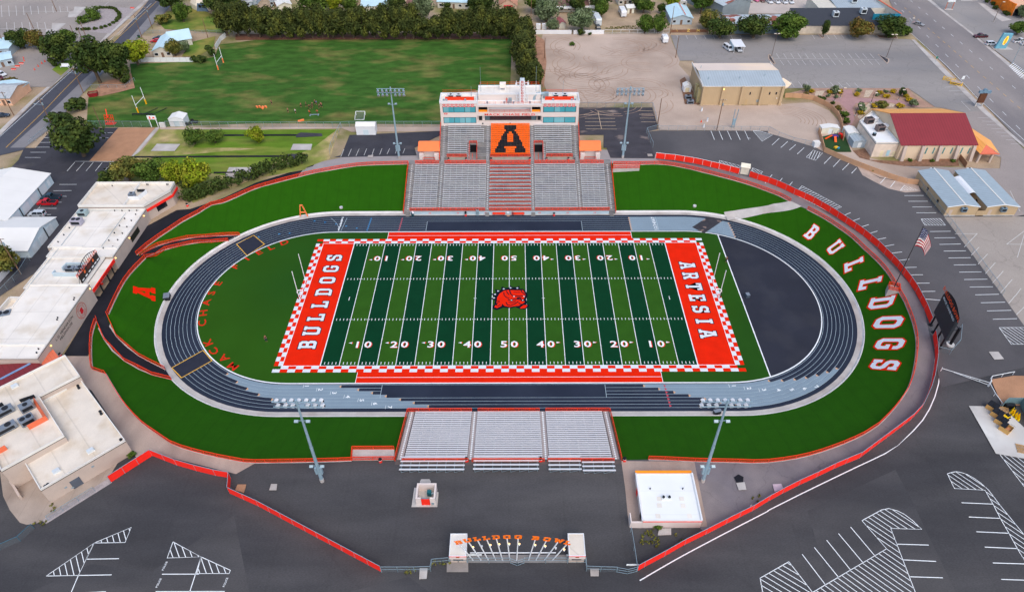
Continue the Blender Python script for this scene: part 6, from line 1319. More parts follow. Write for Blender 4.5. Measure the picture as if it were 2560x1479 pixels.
t = thing('roof_screen','angled white screen wall on the north end of the fieldhouse roof','screen',(-108.9,31.5,GZ+4.6));q = MB();q.beam((-110.6,30.6,GZ+5.2),(-107.6,30.6,GZ+5.2),.2,1.2);q.beam((-107.6,30.6,GZ+5.2),(-106.6,34.0,GZ+5.2),.2,1.2);q.build('panels',M_white,t);q = MB();q.beam((-109.6,34.4,GZ+5.3),(-107.2,34.4,GZ+5.3),.1,.9);q.build('slatted_panel',M_dark,t)
hvac('rooftop_unit',[(-119.97,-18.41)][0]+(GZ+3.9,),(3.2,2.0,1.4),.3,'large grey unit in the low well at the south-west of the fieldhouse','rooftop units on the fieldhouse',M_hvac,2)
q = MB();q.prism([(-123.42,-10.75),(-119.52,-10.91),(-120.44,-23.84),(-124.04,-23.82)],GZ-.2,GZ+2.6);t = thing('plant_well','low white-walled plant yard against the south-west of the fieldhouse','plant yard',(-126,-16,GZ));q.build('base',M_roofw2,t);q = MB();q.wall([(-124.04,-23.82),(-123.42,-10.75),(-119.52,-10.91)],GZ+2.6,GZ+3.7,.35);q.build('walls',M_parapet,t)
sbz = GZ+3.75;sgn = thing('scoreboard_sign','black curved-top scoreboard with orange letters on the fieldhouse roof','scoreboard',(-107.5,-1,sbz))
# faces the field (east): stands along y at x = -107.3
ya,yb,xx = -6.2,3.6,-107.2;pr = []
for i in range(13): u = i/12;pr.append((ya+(yb-ya)*u,3.3+1.5*math.sin(PI*u)))
q = MB();prof = [(ya,.5),(yb,.5)]+[(y,2.7) for y in (yb,ya)]
q.box(xx-.2,ya,sbz+.4,xx,yb,sbz+2.7);q.build('panel',mat('scoreboard_black',(34,26,26),.5),sgn)
q = MB()
for (y0,z0),(y1,z1) in zip(pr,pr[1:]): q.beam((xx-.1,y0,sbz+z0),(xx-.1,y1,sbz+z1),.12,.12);q.beam((xx-.1,y0,sbz+2.6),(xx-.1,y0,sbz+z0),.08,.08);q.beam((xx-.9,y0,sbz+.1),(xx-.1,y0,sbz+2.4),.08,.08)
q.build('arched_truss',M_dark,sgn)
q = MB();put_text(q,'BULLDOG',(xx+.03,-3.7,sbz+2.75),(0,1,0),(0,0,1),1.0,wide=1.0);put_text(q,'BOWL',(xx+.03,1.7,sbz+2.75),(0,1,0),(0,0,1),1.0,wide=1.0);q.build('letters',mat('neon_orange',(255,84,20),.5),sgn)
q = MB()
for y in (-3.6,.9): q.raw([(xx+.02,y+.42*math.cos(2*PI*i/14),sbz+2.1+.42*math.sin(2*PI*i/14)) for i in range(14)],[tuple(range(14))])
q.build('orange_discs',mat('sign_orange',(236,110,50),.6),sgn)
q = MB()
for y in (-5.3,-3.6,-1.9,-.2,1.3,2.7): q.box(xx,y-.5,sbz+.75,xx+.02,y+.5,sbz+1.1)
q.build('score_digits',M_paint,sgn);q = MB();q.box(xx,-2.3,sbz+1.6,xx+.03,-.2,sbz+2.5);q.build('clock_panel',mat('clock_maroon',(90,26,22),.5),sgn)
# maroon and terracotta link roofs between fieldhouse and gymnasium
lk = thing('link_roof','maroon ribbed link roof with a terracotta end between fieldhouse and gymnasium','roof',(-108,-37,GZ));A_ = [(-117.2,-33.84),(-112.96,-33.56),(-104.63,-32.93),(-103.25,-34.18),(-109.14,-40.44),(-111.7,-43.4)]
M_maroon2 = mat('maroon_link_roof',(128,46,52),.5,.1,var=.05,rib=('DIAGONAL',.7,.72));q = MB();zc = GZ+3.6
v5 = A_;q.face([(*v5[0],GZ+3.9),(*v5[5],GZ+3.9),(*v5[4],GZ+3.9),(*v5[3],GZ+3.9),(*v5[2],GZ+3.9),(*v5[1],GZ+3.9)]);q.build('maroon_panels',M_maroon2,lk)
g_ = [(-110.48,-38.03),(-106.3,-33.38)];MB().beam((*g_[0],GZ+4.0),(*g_[1],GZ+4.0),.5,.15).build('valley_gutter',mat('gutter_blue',(120,150,190),.4),lk)
T_ = [(-105.07,-32.41),(-103.9,-28.53),(-100.91,-31.42),(-103.3,-34.01)];q = MB();q.prism(T_,GZ+3.2,GZ+3.5);q.build('terracotta_panel',mat('terracotta_ribbed',(222,116,84),.6,var=.05,rib=('DIAGONAL',.5,.8)),lk)
MB().prism(offset_loop(A_,-.4),GZ,GZ+3.8).build('walls',M_wall,lk)
# gymnasium, turned 45 degrees
gy = thing('gymnasium','beige flat-roofed gymnasium block set at an angle south-west of the bowl','building',(-95,-50,GZ))
flat_block(gy,[(-110.8,-45.6),(-98.0,-32.7),(-91.9,-38.8),(-97.7,-44.5),(-87.6,-54.6),(-95.7,-62.7)][::-1],5.6,M_wall,M_roofw2,.55)
flat_block(gy,[(-97.9,-44.8),(-92.3,-38.7),(-76.1,-54.6),(-87.3,-65.9),(-93.4,-59.9),(-88.0,-54.5)][::-1],4.1,M_wall,M_roofw2,.45,'lower_walls')
MB().obox(((-83.6-.0),-62.2-.02,GZ+1.2),(1.8,.06,2.3),PI/4).build('steel_door',mat('slate_door',(88,96,108),.5),gy)
for c_ in ((-81.0,-59.6,GZ+2.8),(-84.9,-63.5,GZ+1.6),(-84.3,-62.9,GZ+.6)): MB().obox(c_,(.5,.12,.3),PI/4).build('wall_box',M_galv,gy)
vents(gy,[(-92.4,-40.2),(-91.9,-40.8),(-84.5,-47.2),(-84.0,-47.8),(-77.2,-54.3),(-86.9,-65.0),(-86.6,-64.6)],GZ+4.12,r=.28)
o = MB().wall([(-96.8,-61.8),(-95.4,-63),(-93.3,-65)],GZ,GZ+1.2,.4).build('ramp_wall',M_wall);solo(o,'low curved wall beside the loading ramp of the gymnasium','wall')
for c,sz,rz,lb,f_ in (((-98.6,-47.6),(2.4,1.8,1.3),PI/4,'grey single fan unit nearest the terracotta screen on the gymnasium',1),((-103.0,-49.2),(4.6,1.5,1.2),PI/4,'long grey unit with a rounded hood on the gymnasium, upper one',2),((-96.7,-51.0),(2.6,1.9,1.3),PI/4,'grey two fan unit inside the terracotta screen on the gymnasium',2),((-100.2,-53.3),(4.6,1.5,1.2),PI/4,'long grey unit with a rounded hood on the gymnasium, lower one',2)):
    hvac('rooftop_unit',(*c,GZ+5.62),sz,rz,lb,'rooftop units on the gymnasium',M_hvac,f_)
sc_ = thing('roof_screen','terracotta ribbed screen round the units on the gymnasium roof','screen',(-97,-51,GZ+5.6));M_ts = mat('terracotta_screen',(226,112,76),.6,var=.04)
for a,b in (((-97.9,-45.6),(-93.0,-50.4)),((-93.0,-50.4),(-95.5,-52.9)),((-97.3,-57.6),(-99.2,-59.5)),((-99.2,-59.5),(-103.5,-55.2))):
    nn_ = Vector((b[1]-a[1],a[0]-b[0])).normalized()*.55;q = MB();q.face([(*a,GZ+7.0),(*b,GZ+7.0),(b[0]+nn_.x,b[1]+nn_.y,GZ+5.65),(a[0]+nn_.x,a[1]+nn_.y,GZ+5.65)]);q.face([(*a,GZ+7.0),(*b,GZ+7.0),(*b,GZ+5.6),(*a,GZ+5.6)][::-1]);q.build('sloped_panel',M_ts,sc_)
for a,b in (((-100.6,-46.2),(-98.2,-44.9)),((-104.9,-48.2),(-103.7,-46.9))): q = MB();q.beam((*a,GZ+6.5),(*b,GZ+6.5),.12,.9);q.build('slatted_frame',M_dark,sc_)
for c,lb in (((-82.0,-57.0),'small grey vent hood in the middle of the lower gymnasium roof'),((-86.4,-61.7),'louvred grey vent near the corner of the lower gymnasium roof'),((-104.5,-41.6),'pale vent on the tall gymnasium roof')):
    t = thing('roof_hood',lb,'vent',(*c,GZ+4.1 if c[0] > -100 else GZ+5.6));z0 = t.location.z;MB().obox((*c,z0+.35),(1.2,.8,.5),PI/4).build('hood',M_hvacw,t);MB().obox((*c,z0+.08),(1.4,1.0,.14),PI/4).build('curb',M_parapet,t)
# white-roofed sheds at the west edge
def gable(t,x0,x1,y0,y1,h,rise,wall,roof,axis='x',over=.35,local=False,thick=.14):
    """axis = direction of the ridge"""
    MBw = MB();z0 = GZ if not local else 0
    if axis == 'x':
        ym = (y0+y1)/2;prof = [(y0,z0),(y1,z0),(y1,z0+h),(ym,z0+h+rise),(y0,z0+h)]
        MBw.raw([(x0,*p) for p in prof]+[(x1,*p) for p in prof],[(4,3,2,1,0),(5,6,7,8,9)]+[(i,(i+1) % 5,5+(i+1) % 5,5+i) for i in (0,1,4)])
        k = rise/((y1-y0)/2);e = [(y0-over,z0+h-k*over),(ym,z0+h+rise),(y1+over,z0+h-k*over)];up = lambda p: (p[0],p[1]+thick)
        P = [(x,*q) for x in (x0-over,x1+over) for q in (*e,*map(up,e))]
    else:
        xm = (x0+x1)/2;prof = [(x0,z0),(x1,z0),(x1,z0+h),(xm,z0+h+rise),(x0,z0+h)]
        MBw.raw([(p[0],y0,p[1]) for p in prof]+[(p[0],y1,p[1]) for p in prof],[(0,1,2,3,4),(9,8,7,6,5)]+[(i,5+i,5+(i+1) % 5,(i+1) % 5) for i in (0,1,4)])
        k = rise/((x1-x0)/2);e = [(x0-over,z0+h-k*over),(xm,z0+h+rise),(x1+over,z0+h-k*over)];up = lambda p: (p[0],p[1]+thick)
        P = [(q[0],y,q[1]) for y in (y0-over,y1+over) for q in (*e,*map(up,e))]
    MBw.build('walls',wall,t,local=local)
    R = MB();R.raw(P,[(3,9,10,4),(4,10,11,5),(0,1,7,6),(1,2,8,7),(0,6,9,3),(2,5,11,8),(0,3,4,1),(1,4,5,2),(6,7,10,9),(7,8,11,10)]);return R.build('roof',roof,t,local=local)
M_shedroof = mat('bright_shed_roof',(224,224,220),.6,var=.03,scale=.2,seam=[('Y',6,.94)])
s1 = thing('storage_shed','long white metal shed with roller doors at the west edge, north one','shed',(-150,34,GZ));gable(s1,-164,-142.6,22.5,47.0,3.3,2.1,M_siding,M_shedroof,'y')
for y in (26.5,31.5,36.5,41.5): MB().box(-142.58,y-1.6,GZ+.05,-142.53,y+1.6,GZ+2.7).build('roller_door',M_white,s1)
for y in (28.9,39.4): MB().box(-142.57,y-.15,GZ,-142.45,y+.15,GZ+3.1).build('downpipe',M_dark,s1)
MB().box(-142.58,44.2,GZ+.6,-142.53,45.4,GZ+2.4).build('small_door',M_paint,s1)
s2 = thing('storage_shed','white gabled shed south of the long one, gable towards the fieldhouse','shed',(-140,16,GZ));gable(s2,-168,-130.1,9.4,24.6,2.6,1.9,M_siding,M_shedroof,'x')
for y in (12.5,16.5,20.5): MB().box(-130.08,y-1.5,GZ+.05,-130.03,y+1.5,GZ+2.5).build('roller_door',mat('pale_door',(216,226,230),.6),s2)
MB().box(-130.07,18.4,GZ,-129.95,18.7,GZ+3.4).build('downpipe',M_dark,s2)
t = thing('white_fence','white panel fence leaning along the lane in front of the big pole','fence',(-133,-8,GZ));P_ = densify([(-132.7,7.6),(-133,-1),(-133.2,-5.3)],2.6)
for a,b in zip(P_,P_[1:]): MB().beam((*a,GZ+.95),(*b,GZ+.95),.08,1.8).build('panel',M_white,t)
chain([(-129.8,8.1),(-129,2.3),(-129.8,-6.8)],'chain link fence beside the white panel fence',h=1.8)
# concession building south-east
co_ = thing('concession','flat white-roofed cream concession building with an orange canopy edge','building',(30,-66,GZ));flat_block(co_,[(24.7,-71.3),(35.45,-71.3),(35.6,-61.1),(24.8,-61.1)],2.2,M_pbwall,M_roof_cool,.12)
MB().box(24.7,-61.08,GZ+1.95,35.6,-60.45,GZ+2.3).build('orange_canopy',mat('canopy_orange',(255,150,30),.5),co_);MB().box(24.65,-71.36,GZ+2.05,35.5,-71.31,GZ+2.25).build('red_trim',M_red_solid,co_)
q = MB();q.box(22.7,-71.3,GZ,24.68,-71.0,GZ+1.8);q.box(22.5,-71.3,GZ,22.7,-69.4,GZ+2.0);q.build('yard_wall',M_pbwall,co_)
q = MB();q.pipe([(24.72,-61.1,GZ+2.4),(24.62,-71.2,GZ+2.4)],.14,8);q.pipe([(35.58,-61.1,GZ+2.4),(35.45,-71.2,GZ+2.4)],.2,8);q.build('edge_pipes',M_white,co_)
for y in (-64.3,-69.3): MB().box(24.66,y-.5,GZ+.05,24.695,y+.5,GZ+1.9).build('door',M_red_solid if y > -66 else M_dark,co_)
for x in (29.2,30.3): q = MB();q.pipe([(x,-66.4,GZ+2.2),(x,-66.4,GZ+2.75),(x,-66.7,GZ+2.85)],.22,8);q.build('roof_vent',M_dark,co_)
MB().box(28.9,-66.9,GZ+2.22,30.7,-66.2,GZ+2.36).build('vent_curb',M_paint,co_);vents(co_,[(27.0,-64.5),(33.2,-64.5)],GZ+2.2,r=.12)
for x,y in ((28.4,-66.6),(32.6,-66.6),(28.2,-68.0),(32.6,-68.1),(27.6,-70.2),(33.4,-70.2)): MB().box(x-.45,y-.45,GZ+2.22,x+.45,y+.45,GZ+2.25).build('roof_patch',M_roofw,co_)
o = MB().prism([(27.9,-71.5),(30.1,-71.5),(29.9,-72.8),(27.4,-72.9)],GZ+.15,GZ+.22).build('old_slab',M_conc);solo(o,'old concrete slab behind the concession among weeds','slab')
# tan metal hall
th_ = thing('metal_hall','tan metal hall beside the dirt lot, its ribbed grey roof coloured by warm sky on the far slope','building',(84,108,GZ));gable(th_,70.0,99.4,98.75,118.6,7.2,1.5,M_wall_tan,M_ribgrey,'x',.15)
q = MB();zr = GZ+8.7
q.raw([(69.8,108.7,zr+.165),(99.6,108.7,zr+.165),(99.6,118.75,GZ+7.2+.155),(69.8,118.75,GZ+7.2+.155)],[(0,1,2,3)]);q.build('far_roof_slope',M_ribglow,th_)
for x in (70.4,77.4,84.4,91.6,99.0): MB().box(x-.45,98.1,GZ,x+.45,98.74,GZ+7.3).build('buttress',M_wall_tan,th_)
q = MB();q.box(69.75,98.55,GZ+7.15,99.6,98.72,GZ+7.35);q.box(69.6,98.7,GZ+7.2,69.8,118.8,GZ+7.9);q.box(99.45,98.7,GZ+7.2,99.65,118.8,GZ+7.9);q.build('eaves_trim',M_parapet,th_)
for x in (87.5,94.6,97.0): MB().box(x-.25,98.70,GZ+4.0,x+.25,98.73,GZ+5.0).build('window',M_dkglass,th_)
MB().box(86.3,98.70,GZ+.05,87.2,98.73,GZ+2.2).build('door',mat('tan_door',(190,164,124),.6),th_)
MB().box(77.25,98.0,GZ+6.2,77.65,98.1,GZ+6.6).build('lit_wall_lamp',M_lampglow,th_);MB().box(97.2,98.0,GZ+2.8,97.5,98.12,GZ+3.1).build('wall_lamp',M_white,th_)
q = MB();[q.box(90.4+.45*i,98.6,GZ+1.2,90.7+.45*i,98.73,GZ+2.1) for i in range(3)];q.build('meter_boxes',M_galv,th_)
for y in (101.2,104.9): MB().box(68.9,y-.8,GZ,70.0,y+.8,GZ+5.4).build('duct_tower',mat('olive_siding',(170,160,118),.6),th_)
for y in (104.0,100.0): hvac('ground_unit',(66.6,y,GZ),(2.4,1.5,1.2),0,'grey cooling unit on the ground west of the tan hall, '+('north one' if y > 102 else 'south one'),'ground units by the tan hall',M_hvac,1)
for x,y in ((72.5,103),(84,103.5),(93.5,105),(71.6,112)): q = MB();z = GZ+7.35+(1.5*(1-abs(y-108.7)/10));q.tube((x,y,z-.1),(x,y,z+.9),.12,6);q.build('roof_vent',M_galv,th_)
t = thing('entrance_canopy','cream curved canopy at the east end of the tan hall','canopy',(101.6,107,GZ));q = MB();q.prism([(99.7,102.5),(101.8,102.5),(104.6,106.0),(103.0,110.5),(99.7,110.5)],GZ+4.6,GZ+5.0);q.build('roof',mat('cream_canopy',(250,226,196),.6),t);q = MB();q.box(99.7,103,GZ,101.5,109,GZ+3.0);q.build('vestibule',M_wall_tan,t)
t = thing('garden_shed','small white ridged shed west of the tan hall','shed',(67.3,110.5,GZ));gable(t,65.8,68.6,109.2,112.4,2.2,.8,M_white,M_shedroof,'y',.12);MB().box(66.5,109.15,GZ+.05,67.9,109.19,GZ+1.9).build('door',mat('cream_door',(226,214,180),.6),t)
# church-like hall with maroon roof
ch_ = thing('meeting_hall','beige hall with a steep maroon metal roof, its far slope coloured amber for sky glow','building',(138,70,GZ));y0,y1,ym = 59.8,84.4,72.2;xa,xb = 126.0,150.0;h_,r_ = 5.2,4.6
w_ = MB();prof = [(y0,GZ),(y1,GZ),(y1,GZ+h_),(ym,GZ+h_+r_),(y0,GZ+h_)]
w_.raw([(xa,*p) for p in prof]+[(xb,*p) for p in prof],[(4,3,2,1,0),(5,6,7,8,9),(0,5,9,4),(1,2,7,6)]);w_.build('walls',mat('ribbed_cream_siding',(222,200,172),.7,var=.03,rib=('X',.6,.92)),ch_)
for (ya_,za_),m,nm in (((y0-.3,GZ+h_-.1),M_maroon,'maroon_roof_slope'),((y1+.3,GZ+h_-.1),M_amber,'sky_tinted_roof_slope')):
    q = MB();q.raw([(xa-.4,ya_,za_),(xb+.4,ya_,za_),(xb+.4,ym,GZ+h_+r_),(xa-.4,ym,GZ+h_+r_)]+[(xa-.4,ya_,za_+.2),(xb+.4,ya_,za_+.2),(xb+.4,ym,GZ+h_+r_+.2),(xa-.4,ym,GZ+h_+r_+.2)],[(0,1,2,3)[::-1],(4,5,6,7),(0,1,5,4),(1,2,6,5),(3,0,4,7)]);q.build(nm,m,ch_)
for x in (127.2,133.0,138.6,144.2,149.4): MB().raw([(x-.5,58.2,GZ),(x+.5,58.2,GZ),(x+.5,59.78,GZ),(x-.5,59.78,GZ),(x-.5,59.2,GZ+5.0),(x+.5,59.2,GZ+5.0),(x+.5,59.78,GZ+5.0),(x-.5,59.78,GZ+5.0)],[(4,5,6,7),(0,1,5,4),(1,2,6,5),(3,0,4,7)]).build('buttress',M_wall,ch_)
for x in (134.6,137.0,140.2,142.8,146.0,148.4): MB().box(x-.22,59.74,GZ+2.0,x+.22,59.79,GZ+4.2).build('window',mat('teal_pane',(90,140,140),.2),ch_)
flat_block(ch_,[(118.4,61.4),(125.9,61.4),(125.9,83.6),(118.6,76.3)],4.8,mat('cream_siding',(222,206,190),.7,rib=('X',.5,.92)),M_roof_cool,.5,'annex_walls')
q = MB();q.box(121.0,61.33,GZ+.05,122.0,61.39,GZ+2.2);q.box(125.0,61.33,GZ+.05,125.8,61.39,GZ+2.1);q.build('doors',mat('cream_door',(226,214,180),.6),ch_);MB().box(123.0,61.3,GZ+.4,124.0,61.39,GZ+2.4).build('blue_panel',mat('pale_blue_panel',(170,206,220),.5),ch_)
for c,lb in (((121.4,75.5),'white and brown rooftop unit on the hall annex, north one'),((123.0,70.2),'white and brown rooftop unit on the hall annex, south one')):
    t = hvac('rooftop_unit',(*c,GZ+4.82),(2.6,2.0,1.7),.2,lb,'rooftop units on the hall annex',mat('brown_unit',(120,104,100),.5),2);MB().obox((2.3,.6,.9),(1.8,1.9,1.3),.3).build('white_hood',M_white,t,local=True)
t = thing('roof_drum','black drum vent on the hall annex roof','vent',(119.9,66.8,GZ+4.8));MB().tube((119.9,66.8,GZ+4.8),(119.9,66.8,GZ+5.7),.6,12).build('drum',M_dark,t);MB().tube((119.9,66.8,GZ+5.7),(119.9,66.8,GZ+5.8),.45,12).build('cap',M_galv,t)
pch = thing('porch','amber and terracotta hipped porch roof on posts east of the maroon hall','porch',(154,62,GZ));q = MB();q.raw([(150.6,57.2,GZ+3.4),(156.4,57.2,GZ+3.4),(153.5,60.4,GZ+4.9),(153.5,66,GZ+4.9),(150.6,66,GZ+3.4),(157.5,66,GZ+3.4)],[(0,1,2)]);q.build('gable_slope',M_terra,pch)
q = MB();q.raw([(150.6,57.2,GZ+3.4),(156.8,57.2,GZ+3.4),(153.5,60.4,GZ+4.9),(152.5,74,GZ+4.9),(150.4,74,GZ+3.4),(158.5,66,GZ+3.3),(155.0,78,GZ+3.6)],[(0,2,3,4),(2,1,5,3),(3,5,6)]);q.build('amber_slopes',M_amber,pch)
for x,y in ((151.2,57.8),(155.2,57.8),(157.2,60.5)): MB().obox((x,y,GZ+1.65),(.6,.6,3.3)).build('post',M_wall,pch)
q = MB();q.beam((150.5,57.15,GZ+3.35),(156.8,57.15,GZ+3.35),.12,.3);q.build('fascia',M_terra,pch)
t = thing('screen_wall','short brown slatted fence beside the porch','fence',(147,57,GZ));P_ = densify([(146.4,60.1),(145.9,54.4)],1.6)
for a,b in zip(P_,P_[1:]): MB().beam((*a,GZ+.9),(*b,GZ+.9),.1,1.8).build('panel',mat('brown_fence_panel',(150,112,86),.8),t)
# two tan modular classrooms joined by a white porch
for i,(x0_,lb) in enumerate(((126.6,'tan modular classroom with a ribbed grey roof, western one'),(138.0,'tan modular classroom with a ribbed grey roof, eastern one'))):
    t = thing('modular_classroom',lb,'classroom',(x0_+4.6,37.6,GZ),'modular classrooms');gable(t,x0_,x0_+9.1,27.9,47.3,3.2,.75,M_wall_tan,mat('ribbed_classroom_roof',(166,182,190),.45,.2,var=.05,rib=('Y',.9,.7)),'y',.2)
    MB().beam((x0_+4.55,27.7,GZ+4.12),(x0_+4.55,47.5,GZ+4.12),.35,.1).build('ridge_cap',M_parapet,t);q = MB();[q.beam((x0_+s_,27.66,GZ+3.2),(x0_+4.55,27.66,GZ+4.0),.08,.25) for s_ in (-.2,9.3)];q.build('barge_boards',M_paint,t)
    for y in (33.0,39.5): MB().box(x0_-.05,y-.45,GZ+1.2,x0_-.012,y+.45,GZ+2.2).build('window',M_dkglass,t)
    MB().box(x0_+1.0,27.84,GZ+.05,x0_+1.9,27.88,GZ+2.1).build('door',M_wall,t)
    MB().box(x0_+.02,27.82,GZ,x0_+9.08,27.88,GZ+.25).build('skirting',M_paint_worn,t)
    hvac('wall_unit',(x0_+4.55,27.2,GZ+1.9),(1.5,.9,1.2),0,'blue grey wall unit on the south gable of the '+('western' if i == 0 else 'eastern')+' classroom','wall units on the classrooms',mat('blue_grey_unit',(112,136,152),.5),1);hvac('wall_unit',(x0_+4.55,47.9,GZ+2.4),(1.5,.9,1.2),0,'grey wall unit on the north gable of the '+('western' if i == 0 else 'eastern')+' classroom','wall units on the classrooms',M_hvacw,1)
t = thing('barrel_porch','white barrel-vaulted porch between the two classrooms','porch',(136.8,39,GZ));q = MB();xs_ = [(135.4+2.9*k/8,GZ+3.1+.8*math.sin(PI*k/8)) for k in range(9)]
for (xa_,za_),(xb_,zb_) in zip(xs_,xs_[1:]): q.face([(xa_,34.2,za_),(xb_,34.2,zb_),(xb_,43.4,zb_),(xa_,43.4,za_)])
q.build('vault',M_white,t);q = MB();[q.box(x-.08,y-.08,GZ,x+.08,y+.08,GZ+3.1) for x in (135.6,138.1) for y in (34.4,39,43.2)];q.build('posts',M_white,t)
t = thing('board_gate','tan board gate between the two classrooms','gate',(136.9,28,GZ));[MB().box(135.8+.75*i,27.9,GZ+.05,136.5+.75*i,27.98,GZ+1.7).build('board',M_wall_tan,t) for i in range(3)]
# tan panel wall curving round the yards
def panel_wall(pts_,lb,h=1.8,step=2.6,m=None):
    t = thing('panel_wall',lb,'wall',(pts_[0][0],pts_[0][1],GZ),'tan panel walls');P = densify(smooth(pts_,3),step);m = m or mat('tan_wall_panel',(196,154,120),.85,var=.06,scale=.5)
    for a,b in zip(P,P[1:]):
        d = Vector((b[0]-a[0],b[1]-a[1]));L_ = d.length
        if L_ < .1: continue
        d /= L_;MB().beam((a[0]+d.x*.04,a[1]+d.y*.04,GZ+h/2),(b[0]-d.x*.04,b[1]-d.y*.04,GZ+h/2),.15,h).build('panel',m,t)
panel_wall([(102.8,104.7),(109.1,104.2),(112.8,102.5),(115.3,98.8),(116.9,94.7),(117.2,89.2),(116,82.4),(114.6,76.6),(112.9,71.7)],'tan panel wall curving from the tan hall to the play yard');panel_wall([(104,64.6),(106.2,61.8),(108,59.5),(110.1,57.1),(112.3,54.9),(114.4,52.7),(116.5,50.7),(118.5,48.7),(120.8,46.7),(123.1,45.2),(126.3,44.5)],'tan panel wall behind the lane, from the play yard to the classrooms');panel_wall([(106.6,78.1),(105.3,71),(104,64.6)],'tan panel wall on the west side of the play yard')
# play yard
t = thing('play_structure','orange and purple climbing frame with slides in the play yard','play structure',((110.3,72)[0],(110.3,72)[1],GZ));cx,cy = (110.5,73.1);M_pur = mat('play_purple',(84,50,130),.5);M_slide = mat('slide_orange',(255,96,20),.35,spec=.5)
MB().box(cx-.9,cy-.5,GZ+1.2,cx+.9,cy+1.0,GZ+1.35).build('deck',M_pur,t);q = MB();[q.tube((cx+x,cy+y,GZ),(cx+x,cy+y,GZ+2.7),.07,6) for x in (-.9,.9) for y in (-.5,1.0)];q.build('posts',M_pur,t)
MB().beam((cx-.2,cy-.5,GZ+1.3),(cx-.4,cy-2.4,GZ+.2),.7,.12).build('slide',M_slide,t);MB().beam((cx-.9,cy+.4,GZ+1.3),(cx-3.2,cy-.2,GZ+.25),.6,.12).build('slide',M_slide,t);q = MB();q.pipe([(cx+.9,cy,GZ+2.2),(cx+2.0,cy,GZ+1.9),(cx+2.6,cy+.3,GZ+.2)],.35,8);q.build('tube_slide',mat('play_red',(220,44,30),.4),t)
t = thing('ride_on_toy','yellow toddler climber on the play yard turf','toy',(*(108.8,66.9),GZ));x,y = (108.8,66.9);MB().obox((x,y,GZ+.4),(1.2,.8,.6),.3).build('body',mat('toy_yellow',(240,190,30),.4),t);MB().obox((x+.7,y-.3,GZ+.35),(.8,.5,.5),.6).build('slide',mat('toy_blue',(40,150,200),.4),t)
for p,sz,wall,lb in (((110.1,78.1),(6.0,2.6,2.0),mat('cream_shed',(226,224,206),.6),'cream shed at the back of the play yard'),((116.4,75.2),(3.6,5.0,2.2),M_siding,'pale metal shed beside the play yard, rear one'),((116.6,69.3),(4.4,4.0,2.2),mat('grey_shed',(170,184,194),.5),'grey metal shed beside the play yard, front one')):
    t = thing('garden_shed',lb,'shed',(p[0],p[1],GZ),'sheds by the play yard');x,y = p;gable(t,x-sz[0]/2,x+sz[0]/2,y-sz[1]/2,y+sz[1]/2,sz[2],.5,wall,M_ribgrey if 'grey' in lb else M_shedroof,'y',.1);MB().box(x-.6,y-sz[1]/2-.05,GZ+.05,x+.6,y-sz[1]/2-.012,GZ+1.9).build('door',M_paint,t)
t = thing('storage_bin','white plastic storage cube outside the play yard wall','box',(*(102.5,68.3),GZ));x,y = (102.5,68.3);MB().obox((x,y,GZ+.9),(1.9,1.7,1.7),.1).build('body',M_white,t);MB().obox((x,y,GZ+1.8),(2.0,1.8,.12),.1).build('lid',M_parapet,t)
# kiosk in the north-east fence and its bar gates
t = thing('ticket_kiosk','cream square kiosk in the north-east red fence','kiosk',(*(74.5,50.7),GZ));x,y = (74.5,50.7);MB().obox((x,y+1.1,GZ+1.25),(2.5,2.3,2.5),-.3).build('walls',mat('kiosk_cream',(216,210,192),.8,rib=('X',.4,.9)),t);MB().obox((x,y+1.1,GZ+2.6),(2.9,2.7,.2),-.3).build('roof',mat('kiosk_roof',(246,238,214),.7),t)
# main scoreboard east
sb_ = thing('scoreboard','tall dark scoreboard on black posts outside the east fence, seen from behind its lettered end','scoreboard',(101.8,-21.5,GZ));A = Vector((102.3,-16.9,0));B = Vector((100.6,-26.4,0));d = (B-A).normalized();n_ = Vector((d.y,-d.x,0));zb0,zb1 = GZ+3.4,GZ+9.3
def sbx(u,v,z): p = A+d*u+n_*v;return (p.x,p.y,z)
Lb = (B-A).length
def slabbox(mb,u0,u1,v0,v1,z0,z1): mb.raw([sbx(u0,v0,z0),sbx(u1,v0,z0),sbx(u1,v1,z0),sbx(u0,v1,z0),sbx(u0,v0,z1),sbx(u1,v0,z1),sbx(u1,v1,z1),sbx(u0,v1,z1)],[(0,1,2,3),(7,6,5,4),(0,4,5,1),(1,5,6,2),(2,6,7,3),(3,7,4,0)])
q = MB();slabbox(q,0,Lb,-.3,.3,zb0,zb1);q.build('screen_cabinet',mat('screen_slate',(44,48,54),.5),sb_)
q = MB();prof = [(0,zb1)]+[(Lb*k/10,zb1+1.0+1.1*math.sin(PI*k/10)) for k in range(11)]+[(Lb,zb1)]
q.raw([sbx(u,.1,z) for u,z in prof]+[sbx(u,-.1,z) for u,z in prof],[tuple(range(13)),tuple(range(25,12,-1))]);q.build('arched_header',M_dark,sb_)
fn = n_ if n_.x < 0 else -n_
q = MB();put_text(q,'BULLDOG BOWL',Vector(sbx(Lb/2,0,zb1+.55))+fn*.36,-d if fn.cross(Vector((0,0,1))).dot(d) > 0 else d,(0,0,1),1.05,wide=.95);q.build('header_letters',mat('neon_orange',(255,84,20),.5),sb_)
q = MB();put_text(q,'MACK CHASE FIELD',Vector(sbx(Lb/2,0,zb1-.75))+fn*.36,-d if fn.cross(Vector((0,0,1))).dot(d) > 0 else d,(0,0,1),.62,wide=.95);q.build('name_letters',M_paint,sb_)
for u in (1.0,3.6,6.2,8.8): q = MB();p = Vector(sbx(u,0,GZ));q.tube(p,p+Vector((0,0,4.2)),.22,10);q.tube(p,p+Vector((0,0,.3)),.5,12);q.build('post',M_black,sb_)
